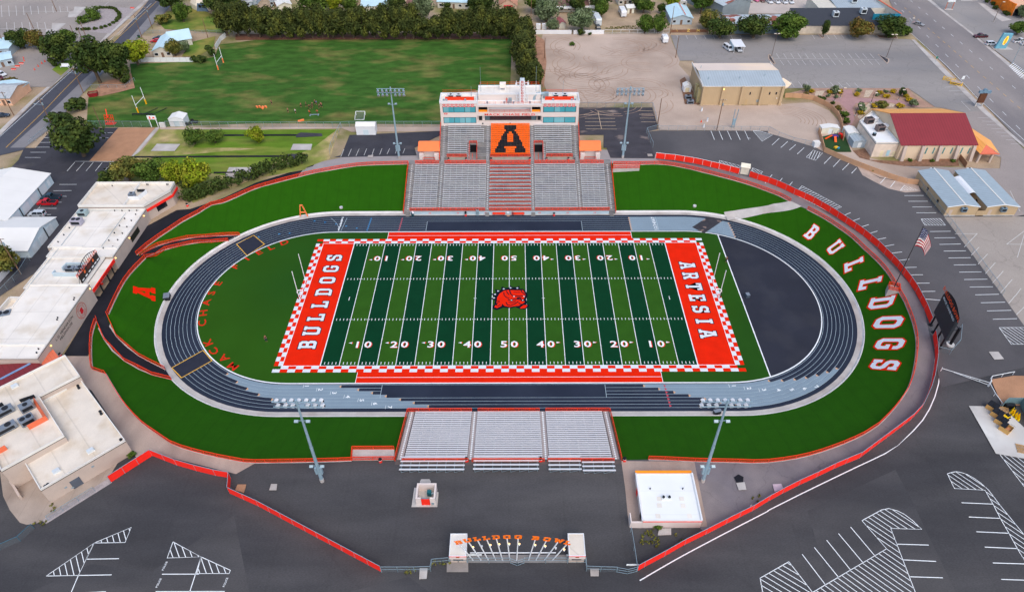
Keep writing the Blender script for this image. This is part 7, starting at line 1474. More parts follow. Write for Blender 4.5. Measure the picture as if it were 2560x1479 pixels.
pz = Vector((103.6,-24.6,GZ));MB().tube(pz,pz+Vector((0,0,5.6)),.34,12).build('back_post',M_black,sb_);MB().tube(pz,pz+Vector((0,0,.5)),.9,14).build('footing',M_paint_worn,sb_);q = MB();q.beam(pz+Vector((0,0,5.4)),sbx(5,0,GZ+6.5),.15,.15);q.beam(pz+Vector((0,0,5.0)),sbx(8,0,GZ+5),.12,.12);q.build('braces',M_dark,sb_)
# swing-arm road gate and guard rail by the gravel island
t = thing('barrier_gate','long white triangular swing gate across the lane east of the bowl','gate',(*(106.1,-37.4),GZ));p0,p1 = (106.1,-37.2),(97.7,-32.7);q = MB();q.beam((*p0,GZ+1.1),(*p1,GZ+.9),.09,.09);q.beam((*p0,GZ+.4),(p0[0]+(p1[0]-p0[0])*.75,p0[1]+(p1[1]-p0[1])*.75,GZ+.85),.08,.08);q.tube((*p1,GZ),(*p1,GZ+1.2),.08,6)
for f in (.2,.4,.6): q.beam((p0[0]+(p1[0]-p0[0])*f,p0[1]+(p1[1]-p0[1])*f,GZ+.5+.3*f),(p0[0]+(p1[0]-p0[0])*f,p0[1]+(p1[1]-p0[1])*f,GZ+1.05),.06,.06)
q.build('arm',M_paint,t);MB().tube((*p0,GZ),(*p0,GZ+1.8),.14,8).build('post',M_paint,t)
t = thing('guard_rail','white pipe rail round the brown gravel island','railing',(*(107.5,-35.3),GZ));q = MB();L_ = densify([(113.4,-33.8),(107.7,-35.1),(106.1,-37.4),(105.8,-40.1),(105.9,-42.8)],2.6);q.pipe([(*p,GZ+1.0) for p in L_],.07,6);[q.tube((*p,GZ),(*p,GZ+1.0),.06,6) for p in L_];q.build('rail',M_paint,t)
# dumpsters and their yard
for i,(a,lb) in enumerate((((103,-44.3),'tan skip with a black lid, northernmost of four in the row'),((103,-46.2),'tan skip with a black lid, second of four from the north'),((102.8,-48.1),'tan skip with a black lid, third of four from the north'),((102.8,-50),'tan skip with its black lid thrown open, southernmost of four'))):
    t = thing('skip',lb,'skip',(a[0]+.4,a[1]+.6,GZ),'tan skips',-.95);q = MB();q.raw([(-1,-.8,.1),(1,-.8,.1),(1,.7,.1),(-1,.7,.1),(-1,-.8,1.35),(1,-.8,1.35),(1,.7,1.6),(-1,.7,1.6)],[(0,1,2,3)[::-1],(0,1,5,4),(1,2,6,5),(2,3,7,6),(3,0,4,7)]);q.build('bin_body',mat('skip_tan',(206,162,96),.7,var=.08),t,local=True)
    q = MB()
    for s_ in (-1,1):
        x0_,x1_ = sorted((s_*.03,s_*1.02))
        if i == 3 and s_ > 0: q.raw([(x0_,.95,1.62),(x1_,.95,1.62),(x1_,1.9,.9),(x0_,1.9,.9)],[(0,1,2,3)])
        else: q.raw([(x0_,-.84,1.36),(x1_,-.84,1.36),(x1_,.74,1.64),(x0_,.74,1.64),(x0_,-.84,1.42),(x1_,-.84,1.42),(x1_,.74,1.7),(x0_,.74,1.7)],[(0,1,2,3)[::-1],(4,5,6,7),(0,1,5,4),(1,2,6,5),(2,3,7,6),(3,0,4,7)])
    q.build('lid',M_black,t,local=True)
    if i == 3: MB().obox((.4,0,1.0),(.7,1.0,.2)).build('rubbish',mat('cardboard',(190,130,90),.9,var=.3,scale=3),t,local=True)
t = thing('screen_wall','teal grey steel screen wall round the skip yard','wall',(*(107.7,-42.4),GZ));P_ = densify([(105.7,-43.3),(107,-42.4),(110.2,-42.4),(109.9,-45.5),(109.3,-48)],2.0)
for a,b in zip(P_,P_[1:]): MB().beam((*a,GZ+1.1),(*b,GZ+1.1),.1,2.2).build('panel',mat('teal_steel',(104,132,138),.6),t)
for i,(p,rz) in enumerate((((107.5,-44.5),.4),((107.6,-45.1),.5),((107.7,-45.9),.6),((108,-46.3),.7))):
    t = thing('barricade','yellow plastic traffic barricade leaning in the skip yard, '+['first','second','third','fourth'][i]+' from the west','barricade',(p[0],p[1],GZ),'yellow barricades',rz+1.9);t.scale = (.8,.8,.9)
    q = MB();q.raw([(-.1,-1.0,0),(.5,-1.0,0),(.2,-1.0,1.1),(-.1,1.0,0),(.5,1.0,0),(.2,1.0,1.1)],[(0,1,2),(5,4,3),(0,2,5,3),(1,4,5,2)]);q.build('shell',mat('barricade_yellow',(250,214,20),.5),t,local=True);MB().box(-.15,-1.02,0,.55,-.85,.12).build('foot',M_black,t,local=True)
t = thing('mower','yellow and black machine parked in the skip yard','machine',(*(105.2,-46),GZ),None,.3);MB().obox((0,0,.5),(1.5,1.0,.5)).build('body',mat('machine_yellow',(236,200,20),.5),t,local=True);MB().obox((.3,0,.85),(.7,.8,.3)).build('seat',M_black,t,local=True);[MB().tube((x,y-.1,.3),(x,y+.1,.3),.3,10).build('wheel',M_rubber,t,local=True) for x in (-.5,.5) for y in (-.5,.5)]
t = thing('black_tank','black oval trough against the skip yard wall','trough',(*(107.5,-43.2),GZ));x,y = (107.5,-43.2);MB().obox((x,y,GZ+.5),(2.0,.8,.9),.0).build('body',M_black,t);MB().obox((x,y,GZ+.96),(1.7,.6,.04),0).build('rim',M_dark,t)
for p,lb in (((105.9,-44.3),'weathered timber pallet propped in the skip yard'),((104,-54.1),'timber pallet lying on the white slab below the skips')):
    t = thing('pallet',lb,'pallet',(p[0],p[1],GZ),'timber pallets',-.3);[MB().obox((-.75+.25*k,0,.33),(.12,2.2,.05)).build('slat',mat('pallet_wood',(190,150,100),.9,var=.15),t,local=True) for k in range(7)];q = MB();[q.obox((0,y,.26),(1.7,.1,.1)) for y in (-1,0,1)];q.build('bearers',mat('pallet_wood',(190,150,100)),t,local=True)

# ---------------------------------------------------------------- trees and shrubs
ORD = ['first','second','third','fourth','fifth','sixth','seventh','eighth','ninth','tenth','eleventh','twelfth','thirteenth','fourteenth','fifteenth','sixteenth','seventeenth','eighteenth','nineteenth','twentieth']
ORD += ['twenty-'+o for o in ORD[:9]]+['thirtieth']+['thirty-'+o for o in ORD[:9]]
def leaf_mat(name,rgb,rgb2): return mat(name,rgb,.9,var=.28,scale=2.2,rgb2=rgb2,scale2=3.0,thr=(.45,.62),island=.42,spec=.12)
LM = {'pine': leaf_mat('pine_needles',(60,70,34),(90,94,40)),'dark': leaf_mat('dark_leaves',(52,70,32),(78,90,38)),'green': leaf_mat('green_leaves',(66,90,34),(92,112,44)),
      'yellow': leaf_mat('yellow_green_leaves',(112,130,26),(146,148,44)),'olive': leaf_mat('olive_leaves',(92,98,46),(128,118,54)),'rust': leaf_mat('rusty_leaves',(92,90,40),(120,92,46)),'gold': leaf_mat('golden_shrub',(184,150,30),(130,118,36)),'grey': leaf_mat('grey_green_leaves',(112,126,92),(84,100,66))}
M_bark = mat('bark',(96,82,68),.95,var=.2,scale=3)
def leaves(mb,c,R,n,size,rng,shape='ball',clumps=16):
    """leaf-clump faces scattered through a crown: centre c, radii R"""
    cl = []
    for k in range(clumps):
        while True:
            d = Vector((rng.uniform(-1,1),rng.uniform(-1,1),rng.uniform(-1,1)))
            if .45 < d.length < 1: break
        if shape == 'cone': k_ = 1-.62*(d.z+1)/2;d = Vector((d.x*k_*1.15,d.y*k_*1.15,d.z))
        cl.append((d*rng.uniform(.55,.85),rng.uniform(.26,.46)))
    for i in range(n):
        p,r = cl[rng.randrange(clumps)]
        v = Vector((rng.gauss(0,1),rng.gauss(0,1),rng.gauss(0,1))).normalized();q = p+v*r*rng.uniform(.72,1.05)
        P = Vector((c[0]+q.x*R[0],c[1]+q.y*R[1],c[2]+q.z*R[2]));s = size*rng.uniform(.6,1.3)
        nn = (v+Vector((rng.uniform(-.7,.7),rng.uniform(-.7,.7),rng.uniform(-.3,.9)))).normalized();t = nn.orthogonal().normalized();t.rotate(Matrix.Rotation(rng.uniform(0,6.28),3,nn));b = nn.cross(t)
        mb.face([P-t*s*.5-b*s*.25,P+t*s*.1-b*s*.45,P+t*s*.55+b*s*.1,P-t*s*.1+b*s*.5])
PROTO = {}
def tree_proto(kind,shape,var):
    key = (kind,shape,var)
    if key in PROTO: return PROTO[key]
    rng = random.Random({'cone': 11,'ball': 23,'bush': 37,'column': 41}[shape]+var*7)
    mc = MB();mt = MB()
    if shape == 'bush': leaves(mc,(0,0,.5),(.5,.5,.5),700,.13,rng,clumps=12)
    elif shape == 'column': leaves(mc,(0,0,.54),(.5,.5,.47),700,.16,rng,'cone',18)
    elif shape == 'cone': leaves(mc,(0,0,.56),(.5,.5,.45),4200,.062,rng,'cone',44)
    else: leaves(mc,(0,0,.56),(.52,.52,.44),4200,.062,rng,clumps=34)
    if shape != 'bush':
        mt.tube((0,0,-.02),(.01,.01,.45),.045,7,0,.025)
        for k in range(5): a = 2*PI*k/5+var;mt.tube((.005,.005,.2+.05*k),(.27*math.cos(a),.27*math.sin(a),.5+.05*k),.016,5,0,.006)
    PROTO[key] = (mc,mt);return PROTO[key]
MESH = {}
def tree(p,w,h,kind='dark',shape='ball',var=0,label='',group=None,name=None,cat='tree',z=None):
    nm = name or {'cone': 'pine_tree','ball': 'leafy_tree','bush': 'bush','column': 'cypress_tree'}[shape]
    if cat == 'tree' and shape == 'bush': cat = 'bush'
    z = GZ if z is None else z
    t = thing(nm,label,cat,(p[0],p[1],z),group,rz=(p[0]*1.7+p[1]*.9) % 6.28);t.scale = (w,w,h)
    mc,mt = tree_proto(kind,shape,var);ck = (kind,shape,var)
    if ck in MESH: link('crown',MESH[ck][0],t,local=True);MESH[ck][1] and link('trunk',MESH[ck][1],t,local=True)
    else:
        a = mc.build('crown',LM[kind],t,local=True);b = mt.build('trunk',M_bark,t,local=True) if mt.v else None;MESH[ck] = (a.data,b.data if b else None)
    return t
rng = random.Random(5)
row = [(-125.3,167.6),(-120,166.6),(-115.3,165.7),(-110,164.9),(-105.4,164.5),(-100.9,164.4),(-96.1,164.3),(-90.7,164),(-86.7,163.9),(-82.2,163.9),(-77.7,163.9),(-73.2,163.6),(-68.7,163.6),(-64.2,163.3),(-59.5,163.2),(-54.8,163),(-49.4,162.5),(-45.9,162.7),(-42.3,162.6),(-37.8,162.6),(-31.6,162.5),(-26.3,162.7),(-21.4,162.4),(-17.4,162.4),(-12.7,162.3),(-8,162.3),(-3.6,162.3),(-0,162.9)]
for i,p in enumerate(row):
    tree(p,rng.uniform(9.5,12),rng.uniform(12.5,15.5) if i not in (19,20) else 10,'pine','cone',i % 3,f'{ORD[i]} pine from the west in the long row behind the practice field','row of pines behind the practice field')
for i,p in enumerate([(6.4,155.2),(5.1,148.2),(6,140.7),(4.6,133.8),(6,126),(6.8,117.8),(8.9,111.7)]): tree(p,rng.uniform(10,12),rng.uniform(12,14.5),'pine','cone',(i+1) % 3,f'{ORD[i]} pine from the back in the short row beside the dirt lot','row of pines beside the dirt lot')
for a in (
 ((-160.5,119.5),15,19,'dark','ball',0,'huge dark tree beside the west street'),((-153.7,122.7),13,15,'dark','ball',1,'broad dark tree right of the huge one by the street'),((-152.3,136.3),11,11,'yellow','ball',2,'bright yellow green tree behind the broad dark tree'),
 ((-208,153.5),9,9,'dark','ball',2,'dark leafy tree at the edge of the school parking lot'),((-201.6,153.5),8,8,'rust','ball',1,'rusty topped tree next to the parking lot trees'),((-184.6,139.1),12,12.5,'dark','ball',1,'tree on the small grass triangle by the west street'),((-187.4,151.2),10,9,'green','ball',0,'tree behind the one on the grass triangle'),
 ((-212.9,153),2.2,8,'dark','column',0,'thin dark cypress beside the parking lot, left one'),((-209.4,152.8),2.2,7,'dark','column',1,'thin dark cypress beside the parking lot, right one'),((-185.9,135),4,4.2,'dark','bush',0,'clipped round bush at the corner of the grass triangle'),
 ((-140.7,63.4),15,15,'dark','ball',2,'big dark green tree in the black parking lot'),((-158.6,96.7),8,5,'dark','bush',1,'dark hedge-like bush by the street, upper one'),((-159.6,85.4),7.5,5,'dark','bush',2,'dark hedge-like bush by the street, lower one'),((-150.1,119),5,3.5,'dark','bush',0,'dark low bush below the broad street tree'),
 ((-106.6,71.4),6.5,6,'green','ball',0,'small tree on the throwing lawn, western one'),((-100,72),6,5,'green','ball',2,'thin small tree on the throwing lawn, middle one'),((-85.5,71.9),5.5,6,'yellow','ball',1,'bright small tree on the throwing lawn, eastern one'),
 ((-118.5,47.2),10,9,'olive','ball',0,'olive tree behind the fieldhouse, westernmost of four'),((-110.7,46.8),9,8.5,'green','ball',2,'green tree behind the fieldhouse, second of four'),((-103.8,46.5),8,7.5,'yellow','ball',1,'yellow tinged tree behind the fieldhouse, third of four'),((-96.1,44.4),8.5,10,'yellow','ball',0,'tall bright yellow tree behind the fieldhouse, fourth of four'),
 ((-124.7,46.6),6,5,'dark','bush',0,'dark bush behind the north end of the fieldhouse'),((-98.5,41),4,4,'dark','bush',1,'dark bush between the trees and the fieldhouse corner'),
 ((-160.4,197),13,14,'dark','ball',0,'big dark tree by the street at the top left'),((-150.4,183.7),8,9,'green','ball',1,'round green tree on the lawn left of the long pine row'),((-158.4,181.3),7,5,'olive','bush',2,'olive bush at the edge of the top left lawn'),((-136.3,194),14,12,'dark','ball',2,'dark tree right of the white domed house'),((-132.3,204.9),12,11,'green','ball',1,'green tree behind the dark tree by the domed house'),
 ((-140.4,145.9),7,7,'olive','ball',2,'sparse olive tree in front of the white metal house'),((-137.3,149.1),5,5,'grey','ball',0,'grey green tree at the corner of the white metal house'),((-125,145.3),5,5,'dark','bush',0,'bush by the leaning white panels'),((-130,139.1),3,3,'dark','bush',1,'small bush at the fence corner of the practice field, left'),((-126.8,138.6),4,3,'dark','bush',2,'small bush at the fence corner of the practice field, right'),
 ((-92.3,192.6),14,11,'green','ball',0,'broad pale green tree behind the pine row'),((-82.4,193.7),8,12,'yellow','ball',1,'yellowing poplar behind the pine row'),((-75.3,193.7),8,9,'green','ball',2,'green tree behind the pine row by the brown roof'),((-54,195.9),10,9,'dark','ball',2,'dark tree right of the pale blue roof'),((-39.9,183.1),9,14,'grey','ball',0,'tall grey green tree behind the pines'),
 ((-16.2,195.5),9,9,'dark','ball',1,'dark tree left of the tan gabled house, left one'),((-11.4,195.5),10,10,'dark','ball',2,'dark tree left of the tan gabled house, right one'),((-30.6,198.8),4,4,'dark','bush',0,'bush against the long pale blue roofed house'),
 ((11.9,193.5),9,11,'green','ball',0,'green tree beside the utility pole behind the pines'),((16.7,182.4),12,11,'grey','ball',1,'grey green tree behind the white fence, left one'),((19.1,171.8),6,5.5,'grey','ball',2,'small grey tree leaning over the white fence'),((31.9,170.6),11,10.5,'grey','ball',0,'large grey green tree over the white fence'),((31.1,193.3),8,10,'dark','ball',1,'dark tree in front of the white verandah house'),((42.1,187),6,9,'green','ball',0,'slim green tree beside the silver motor coach'),((42.1,197),13,12,'dark','ball',2,'big dark tree behind the silver motor coach'),((30.9,166.1),3.6,3.2,'dark','bush',1,'dark bush at the foot of the white fence'),
 ((35,166),1.8,1.6,'dark','bush',0,'little bush right of the dark one at the white fence'),((59.5,168),7,8.5,'green','ball',1,'leafy green tree on the pipe fence, left one'),((65.5,168.6),8,8,'green','ball',2,'leafy green tree on the pipe fence, right one'),((62.6,193),8,7,'green','ball',0,'green tree in the back yards beyond the campers'),((60.7,199.4),8,8,'dark','ball',1,'dark green tree behind the small cream shed'),((26.6,154.8),2.4,1.6,'green','bush',2,'lone weed bush on the dirt lot'),
 ((70.7,192.4),4,5,'dark','ball',0,'small dark tree left of the pale blue gabled house'),((70.4,184.8),3.5,4,'green','bush',1,'green bush beside the pale blue gabled house'),((77.2,200.3),7,6,'yellow','ball',2,'yellow green tree behind the pale blue gabled house'),((89.3,192.2),11,12,'green','ball',0,'large green tree left of the tin warehouse'),((88.3,172.5),9,9,'olive','ball',1,'olive tree by the brown pole at the lot corner'),
 ((91.5,162.7),12,9,'dark','ball',2,'round car park tree, westernmost along the long shed'),((106.1,162.5),13,10,'dark','ball',0,'round car park tree, second along the long shed'),((120.6,161.8),14,11,'green','ball',1,'round car park tree, third along the long shed'),((136.7,162.6),3.4,8.5,'dark','ball',2,'thin upright car park tree before the store wall'),((151.6,162.1),10,8.5,'rust','ball',0,'rusty car park tree before the store wall'),((164.9,162.6),12,9.5,'dark','ball',1,'dark car park tree below the teal store front'),((172.9,164.8),5,4.5,'green','bush',2,'green bush by the street light at the store corner'),
 ((222.3,164.9),7,6,'green','ball',0,'green tree at the right edge beyond the highway'),((235.6,185.1),6,6,'grey','ball',1,'grey green tree beside the orange restaurant'),
 ((-133.4,2.9),9,9,'olive','ball',1,'olive tree behind the leaning pole at the left edge'),((-194.7,118.1),5,3.5,'rust','bush',0,'dry brown bush behind the peach house')):
    tree(a[0],a[1]*1.08,a[2]*1.02,*a[3:])
# shrubs in the beds
for i,(p,w,h,k,lb) in enumerate((((112.1,109.4),4,4.5,'grey','feathery grey shrub by the tan hall canopy'),((122.6,107.6),4.2,4.8,'grey','tall feathery shrub in the middle of the bed'),((146.6,105.2),3.6,5,'dark','dark feathery shrub at the far corner of the bed'),((127.3,93.5),5.5,4.5,'grey','feathery shrub beside the rose path junction'),((136,96.4),6,3.6,'olive','wide grassy shrub beside the amber-tinted roof'),((147.2,96.9),4,4,'grey','grey shrub at the end of the amber-tinted roof'),
   ((115.8,102.5),4.2,2.4,'dark','dark green round shrub on the tan wall, first'),((118.7,98.8),2.4,1.8,'dark','dark green round shrub on the tan wall, second'),((118.9,94.3),3.2,2.6,'rust','red brown shrub on the tan wall'),((119.2,89.2),4.4,3.4,'green','large green shrub on the tan wall, upper'),((118.1,84.3),3.6,3.2,'green','large green shrub on the tan wall, lower'),((111.3,105.9),3,1.8,'rust','dark red shrub beside the rose path'))):
    tree(p,w*.85,h*.8,k,'bush',i % 3,lb,'shrubs in the planted bed','shrub','shrub')
for i,p in enumerate([(114.1,108.7),(120.6,108),(124.6,108.2),(130.1,105.8),(139.3,107.4),(140.7,104.3),(145,108.3),(147.9,104.8),(147.9,101.3),(133.1,96.6),(125.8,91.1),(142.6,96.5)]): tree(p,3.0,1.5,'gold','bush',i % 3,f'golden low shrub in the planted bed, {ORD[i]} of twelve','golden shrubs in the planted bed','shrub','shrub')
for i,p in enumerate([(119.1,105),(121.8,104.2),(132.3,109.2),(142.1,108.5),(137.9,105.3)]): tree(p,2.2,1.4,'grey','bush',i % 3,f'grey green cushion shrub in the planted bed, {ORD[i]} of five','grey shrubs in the planted bed','shrub','shrub')
for i,(p,lb) in enumerate((((129.8,58.3),'low shrub below the maroon hall, left'),((136.8,57.9),'low shrub below the maroon hall, middle'),((143.5,57.9),'low shrub below the maroon hall, right'),((115.7,52.5),'small dark shrub at the foot of the tan panel wall'),((27.6,-71.4),'weed clump against the back of the concession'),((-76.1,-55.1),'green weed clump at the gymnasium fence corner'))): tree(p,1.8,1.1,'green','bush',i % 3,lb,None,'shrub','shrub')
for i,p in enumerate([(230.1,205.4),(231.2,201.8),(229.5,196.4),(230.5,189.7),(230.7,187.7)]): tree(p,2.8,2,'dark','bush',i % 3,f'shrub along the curved orange wall, {ORD[i]} from the left','shrubs by the orange restaurant','shrub','shrub')
def hedge(pts_,w,h,label,kind='dark',seed=1):
    P = densify(smooth(pts_,2),1.3);mb = MB();r_ = random.Random(seed)
    for p in P: leaves(mb,(p[0],p[1],GZ+h*.5),(w*.62,w*.62,h*.56),260,.6,r_,clumps=9)
    t = thing('hedge',label,'hedge',(P[0][0],P[0][1],GZ));mb.build('foliage',LM[kind],t);[MB().tube((*p,GZ),(*p,GZ+h*.5),.12,5).build('stem',M_bark,t) for p in P[::4]]
hedge([(-97.7,36.8),(-93.5,39),(-88.8,42.9),(-83.3,47.6),(-80.2,50.2),(-77,52.6),(-72,56),(-67.3,57.8)],4.6,4.4,'long dark clipped hedge along the north-west path');hedge([(-125.5,46.3),(-125.3,52.6)],3.0,3,'short dark hedge behind the fieldhouse trees',seed=2);hedge([(-197.1,201.7),(-190.1,200.7),(-183.4,191.8),(-182.1,182.1),(-185,175.9),(-189.8,174.4),(-195,174.2)],1.6,1.2,'curved clipped hedge round the school gravel oval',seed=3);hedge([(-196.7,182.3),(-195,184.8),(-192.2,188),(-197.5,193.3),(-196,195.3)],4.2,3.6,'juniper clump inside the gravel oval','green',4)
# weeds, one patch of stuff
wd_ = MB();r_ = random.Random(9)
for seg_ in ([(25.8,-72.9),(26.8,-73),(27.2,-74.1),(26.9,-75.4)],[(26.8,-71.7),(25.8,-72.3),(24.5,-73.4),(24.2,-74.6),(25,-74.5),(26.6,-74.4)],[(46.9,-64.9),(47.8,-64.7),(47.5,-65.6)],[(31,-73),(31.7,-74.1)],[(-86.6,-66.6),(-85.7,-67.6)],[(-87.7,-70.4),(-86,-70.2)],[(-18.2,-79.7),(-16.5,-79.7)],[(-13.4,-78.2),(-10.5,-78.2)],[(43,173.9),(49.5,173.8),(56.8,173.8)],[(45.3,175),(56.3,176.1)]):
    for x,y in densify(seg_,.5): leaves(wd_,(x+r_.uniform(-.3,.3),y+r_.uniform(-.3,.3),GZ+.28),(.5,.5,.25),14,.3,r_,clumps=3)
wd_.build('weeds',LM['olive'],kind='stuff')

# ---------------------------------------------------------------- houses and shops beyond
def house(name,label,A,B,depth,h,rise,wall,roof,ridge='x',wins=2,door=True,cat='house',group=None,over=.4):
    L_ = math.dist(A,B);t = thing(name,label,cat,(A[0],A[1],GZ),group,math.atan2(B[1]-A[1],B[0]-A[0]))
    gable(t,0,L_,0,depth,h,rise,wall,roof,ridge,over,local=True)
    slots = wins+(1 if door else 0)
    for k in range(slots):
        x = L_*(k+.5)/slots
        if door and k == slots//2: MB().box(x-.5,-.06,.05,x+.5,-.012,2.1).build('door',mat('house_door',(120,96,80),.6),t,local=True)
        else: f = MB().box(x-.75,-.06,.9,x+.75,-.012,2.1).build('window',M_paint,t,local=True);MB().box(x-.65,-.09,1.0,x+.65,-.065,2.0).build('pane',M_dkglass,f,local=True)
    return t
M_bluroof = mat('pale_blue_metal_roof',(196,226,236),.5,.1,var=.04,scale=.3,rib=('X',.5,.93));M_brownroof = mat('brown_shingle_roof',(122,92,84),.9,var=.12,scale=1.0);M_pinkroof = mat('pinkish_shingles',(190,140,116),.9,var=.1,scale=1.0);M_greyroof = mat('grey_shingles',(170,176,180),.85,var=.1,scale=1.0)
M_wallw = mat('painted_wall',(206,202,190),.8,var=.05);M_wallb = mat('pale_blue_render',(170,186,196),.8,var=.06);M_peach = mat('peach_render',(222,178,148),.85,var=.06)
house('metal_house','white house with a pale blue metal roof by the street, main wing',(-148.3,143.2),(-141.1,144.2),16,3,1.6,M_wallw,M_bluroof,'y',2);house('metal_house','white house with a pale blue metal roof by the street, rear wing',(-144.7,153),(-136.9,156.8),11,3,2.2,M_wallw,M_bluroof,'x',1,False)
A,B = (-150.8,197.9),(-141.7,196.5);cx,cy = (A[0]+B[0])/2,A[1]+6.5
t = thing('dome_house','cream faceted dome house with a slate blue front at the top left','house',(cx,cy,GZ));q = MB();n = 8;rings_ = [(7.2,0),(7.4,2.6),(5.6,5.4),(2.8,7.2)]
V_ = [[(cx+r*math.cos(2*PI*(k+.5)/n),cy+r*math.sin(2*PI*(k+.5)/n),GZ+z) for k in range(n)] for r,z in rings_]
for a,b in zip(V_,V_[1:]):
    for k in range(n): q.face([a[k],a[(k+1) % n],b[(k+1) % n],b[k]])
q.face(V_[-1]);q.build('shell',mat('dome_cream',(226,218,202),.8,var=.05),t);q = MB();q.raw([(cx-2.9,cy-7.2,GZ),(cx+2.9,cy-7.2,GZ),(cx+1.7,cy-6.95,GZ+3.8),(cx-1.7,cy-6.95,GZ+3.8)],[(0,1,2,3)]);q.build('blue_front',mat('slate_blue_front',(90,112,136),.7),t)
for x in (-.7,.8): MB().box(cx+x-.6,cy-7.28,GZ+1.9,cx+x+.6,cy-7.2,GZ+3.2).build('window',M_dkglass,t)
house('small_house','small blue hipped outbuilding at the top, left of the pines',(-127.9,201.7),(-124.1,203.6),6,2.6,1.6,M_wallb,M_greyroof,'x',1,False);house('long_shed','long narrow white roofed shed at the top edge',(-124.7,205.5),(-122.9,205.5),18,2.6,.8,M_wallb,M_shedroof,'y',0,False,'shed');house('small_house','grey house at the top edge above the cream shed',(-115.6,204.1),(-111.4,203.8),9,3,1.4,M_wallb,M_greyroof,'x',2);house('cream_shed','cream shed with a white ridged roof behind the pines',(-110,197.1),(-104.3,199.6),9,2.6,1.2,mat('cream_shed',(226,224,206),.6),M_shedroof,'y',0,True,'shed')
house('brown_house','small house with a brown shingle roof behind the pines',(-81.6,202.5),(-76.5,201.8),11,3,1.6,M_wallw,M_brownroof,'x',2);house('blue_roof_house','house under a broad pale blue metal roof with a small dormer',(-70,194.9),(-58.4,196),18,3,2.2,M_wallw,M_bluroof,'x',3);house('purple_roof_house','house with a purple brown hipped roof between the trees',(-49.2,191.6),(-44.1,190.9),13,3,1.8,M_wallw,M_brownroof,'x',2);house('long_blue_house','long low house with pale blue roofs behind the pines',(-34.8,201),(-19.3,199.3),15,3,1.2,M_wallw,M_bluroof,'x',4);house('teal_shed','small shed with a teal green roof behind the pines',(-24.6,180.1),(-21.8,180.3),5,2.5,.8,mat('rust_wall',(150,90,56),.8),mat('teal_roof',(110,176,164),.5),'x',0,False,'shed')
t = house('gable_house','tan gabled house with a red awning over its door',(-5.2,194.2),(3,194.1),14,3.6,3.0,mat('tan_render',(190,166,144),.85),M_pinkroof,'y',2);MB().raw([(2.2,-2.4,2.7),(6.2,-2.4,2.7),(6.2,-.1,3.6),(2.2,-.1,3.6)],[(0,1,2,3)]).build('awning',mat('awning_red',(206,70,80),.6),t,local=True)
t = house('verandah_house','white verandah house with a brown roof beyond the white fence',(22.4,194.7),(36.7,195.2),13,3,1.6,M_wallw,M_brownroof,'x',3);MB().raw([(-1,-2.6,2.5),(18.5,-2.6,2.5),(18.5,0,3.0),(-1,0,3.0)],[(0,1,2,3)]).build('verandah_roof',M_shedroof,t,local=True)
house('maroon_shed','small shed with a faded maroon roof behind the white fence',(21.8,173.5),(24.8,174.1),5.5,2.4,1.0,M_wallw,mat('faded_maroon',(160,96,100),.7),'y',0,False,'shed');house('grey_house','grey roofed house at the top edge behind the campers',(52,203.5),(58.6,204.1),9,3,1.4,M_wallw,M_pinkroof,'x',2);house('cream_shed','small cream shed beside the white camper',(54.8,192.5),(58.1,193.1),4.5,2.6,.7,mat('cream_shed',(226,224,206),.6),M_shedroof,'x',0,True,'shed')
house('pale_blue_house','pale blue gabled house with an orange ridge at the lot corner',(72.7,178.4),(82.4,178.5),15,3,1.4,M_wallb,M_bluroof,'y',2,True);MB().beam(((78.9,186.6)[0],(77.4,178.3)[1]-.4,GZ+4.55),((78.9,186.6)[0],(77.4,178.3)[1]+15.4,GZ+4.55),.3,.1).build('ridge_strip',M_terra,bpy.data.objects['pale_blue_house'])
M_rusty = mat('rusty_tin_roof',(190,202,208),.55,.15,var=.06,scale=.3,rgb2=(150,92,78),scale2=.16,thr=(.52,.56),rib=('X',.5,.85));M_tinwall = mat('tin_wall',(140,152,158),.6,.2,var=.1,scale=.4,rib=('Y',.5,.9))
house('tin_warehouse','tall tin warehouse with a rust patched roof at the top',(96.9,183.9),(111.2,190.7),30,6.5,2.2,M_tinwall,M_rusty,'y',0,False,'warehouse');house('tin_shed','long low tin shed with a striped rusty roof behind the car park trees',(96,167.2),(124.9,167.5),13,3.6,1.6,mat('blue_grey_tin',(112,132,146),.6,var=.1),M_rusty,'x',0,False,'shed',over=.2)
A,B = (114,167.1),(161.2,166.1);t = thing('store','long store with a dark shingle roof and beige wall along the car park','shop',(A[0],A[1],GZ));xA,xB,yA = (126.9,166.6)[0],(163.5,166.3)[0],A[1]
q = MB();q.raw([(xA,yA,GZ),(xB,yA,GZ),(xB,yA,GZ+3.6),(xA,yA,GZ+3.6),(xA,yA+16,GZ),(xB,yA+16,GZ),(xB,yA+16,GZ+5.6),(xA,yA+16,GZ+5.6)],[(0,1,2,3),(7,6,5,4),(1,5,6,2),(3,7,4,0)]);q.build('walls',mat('store_beige',(206,194,178),.85,seam=[('X',12,.9)]),t)
q = MB();q.raw([(xA-.1,yA-.3,GZ+3.55),(xB+.1,yA-.3,GZ+3.55),(xB+.1,yA+16.1,GZ+5.6),(xA-.1,yA+16.1,GZ+5.6)],[(0,1,2,3)]);q.build('shingle_roof',mat('charcoal_shingle',(60,64,72),.9,var=.12,scale=2.0),t)
q = MB();p0,p1 = (148.35,180.01),(170.8,180.04);q.box(p0[0]-8,yA+16.1,GZ,p1[0],yA+32,GZ+5.4);q.build('rear_hall',M_wallw,t);q = MB();q.face([(p0[0]+.2,yA+16.2,GZ+5.45),(p1[0]-.2,yA+16.2,GZ+5.45),(p1[0]-.2,yA+31.9,GZ+6.4),(p0[0]+.2,yA+31.9,GZ+6.4)]);q.build('rear_roof',M_ribgrey,t)
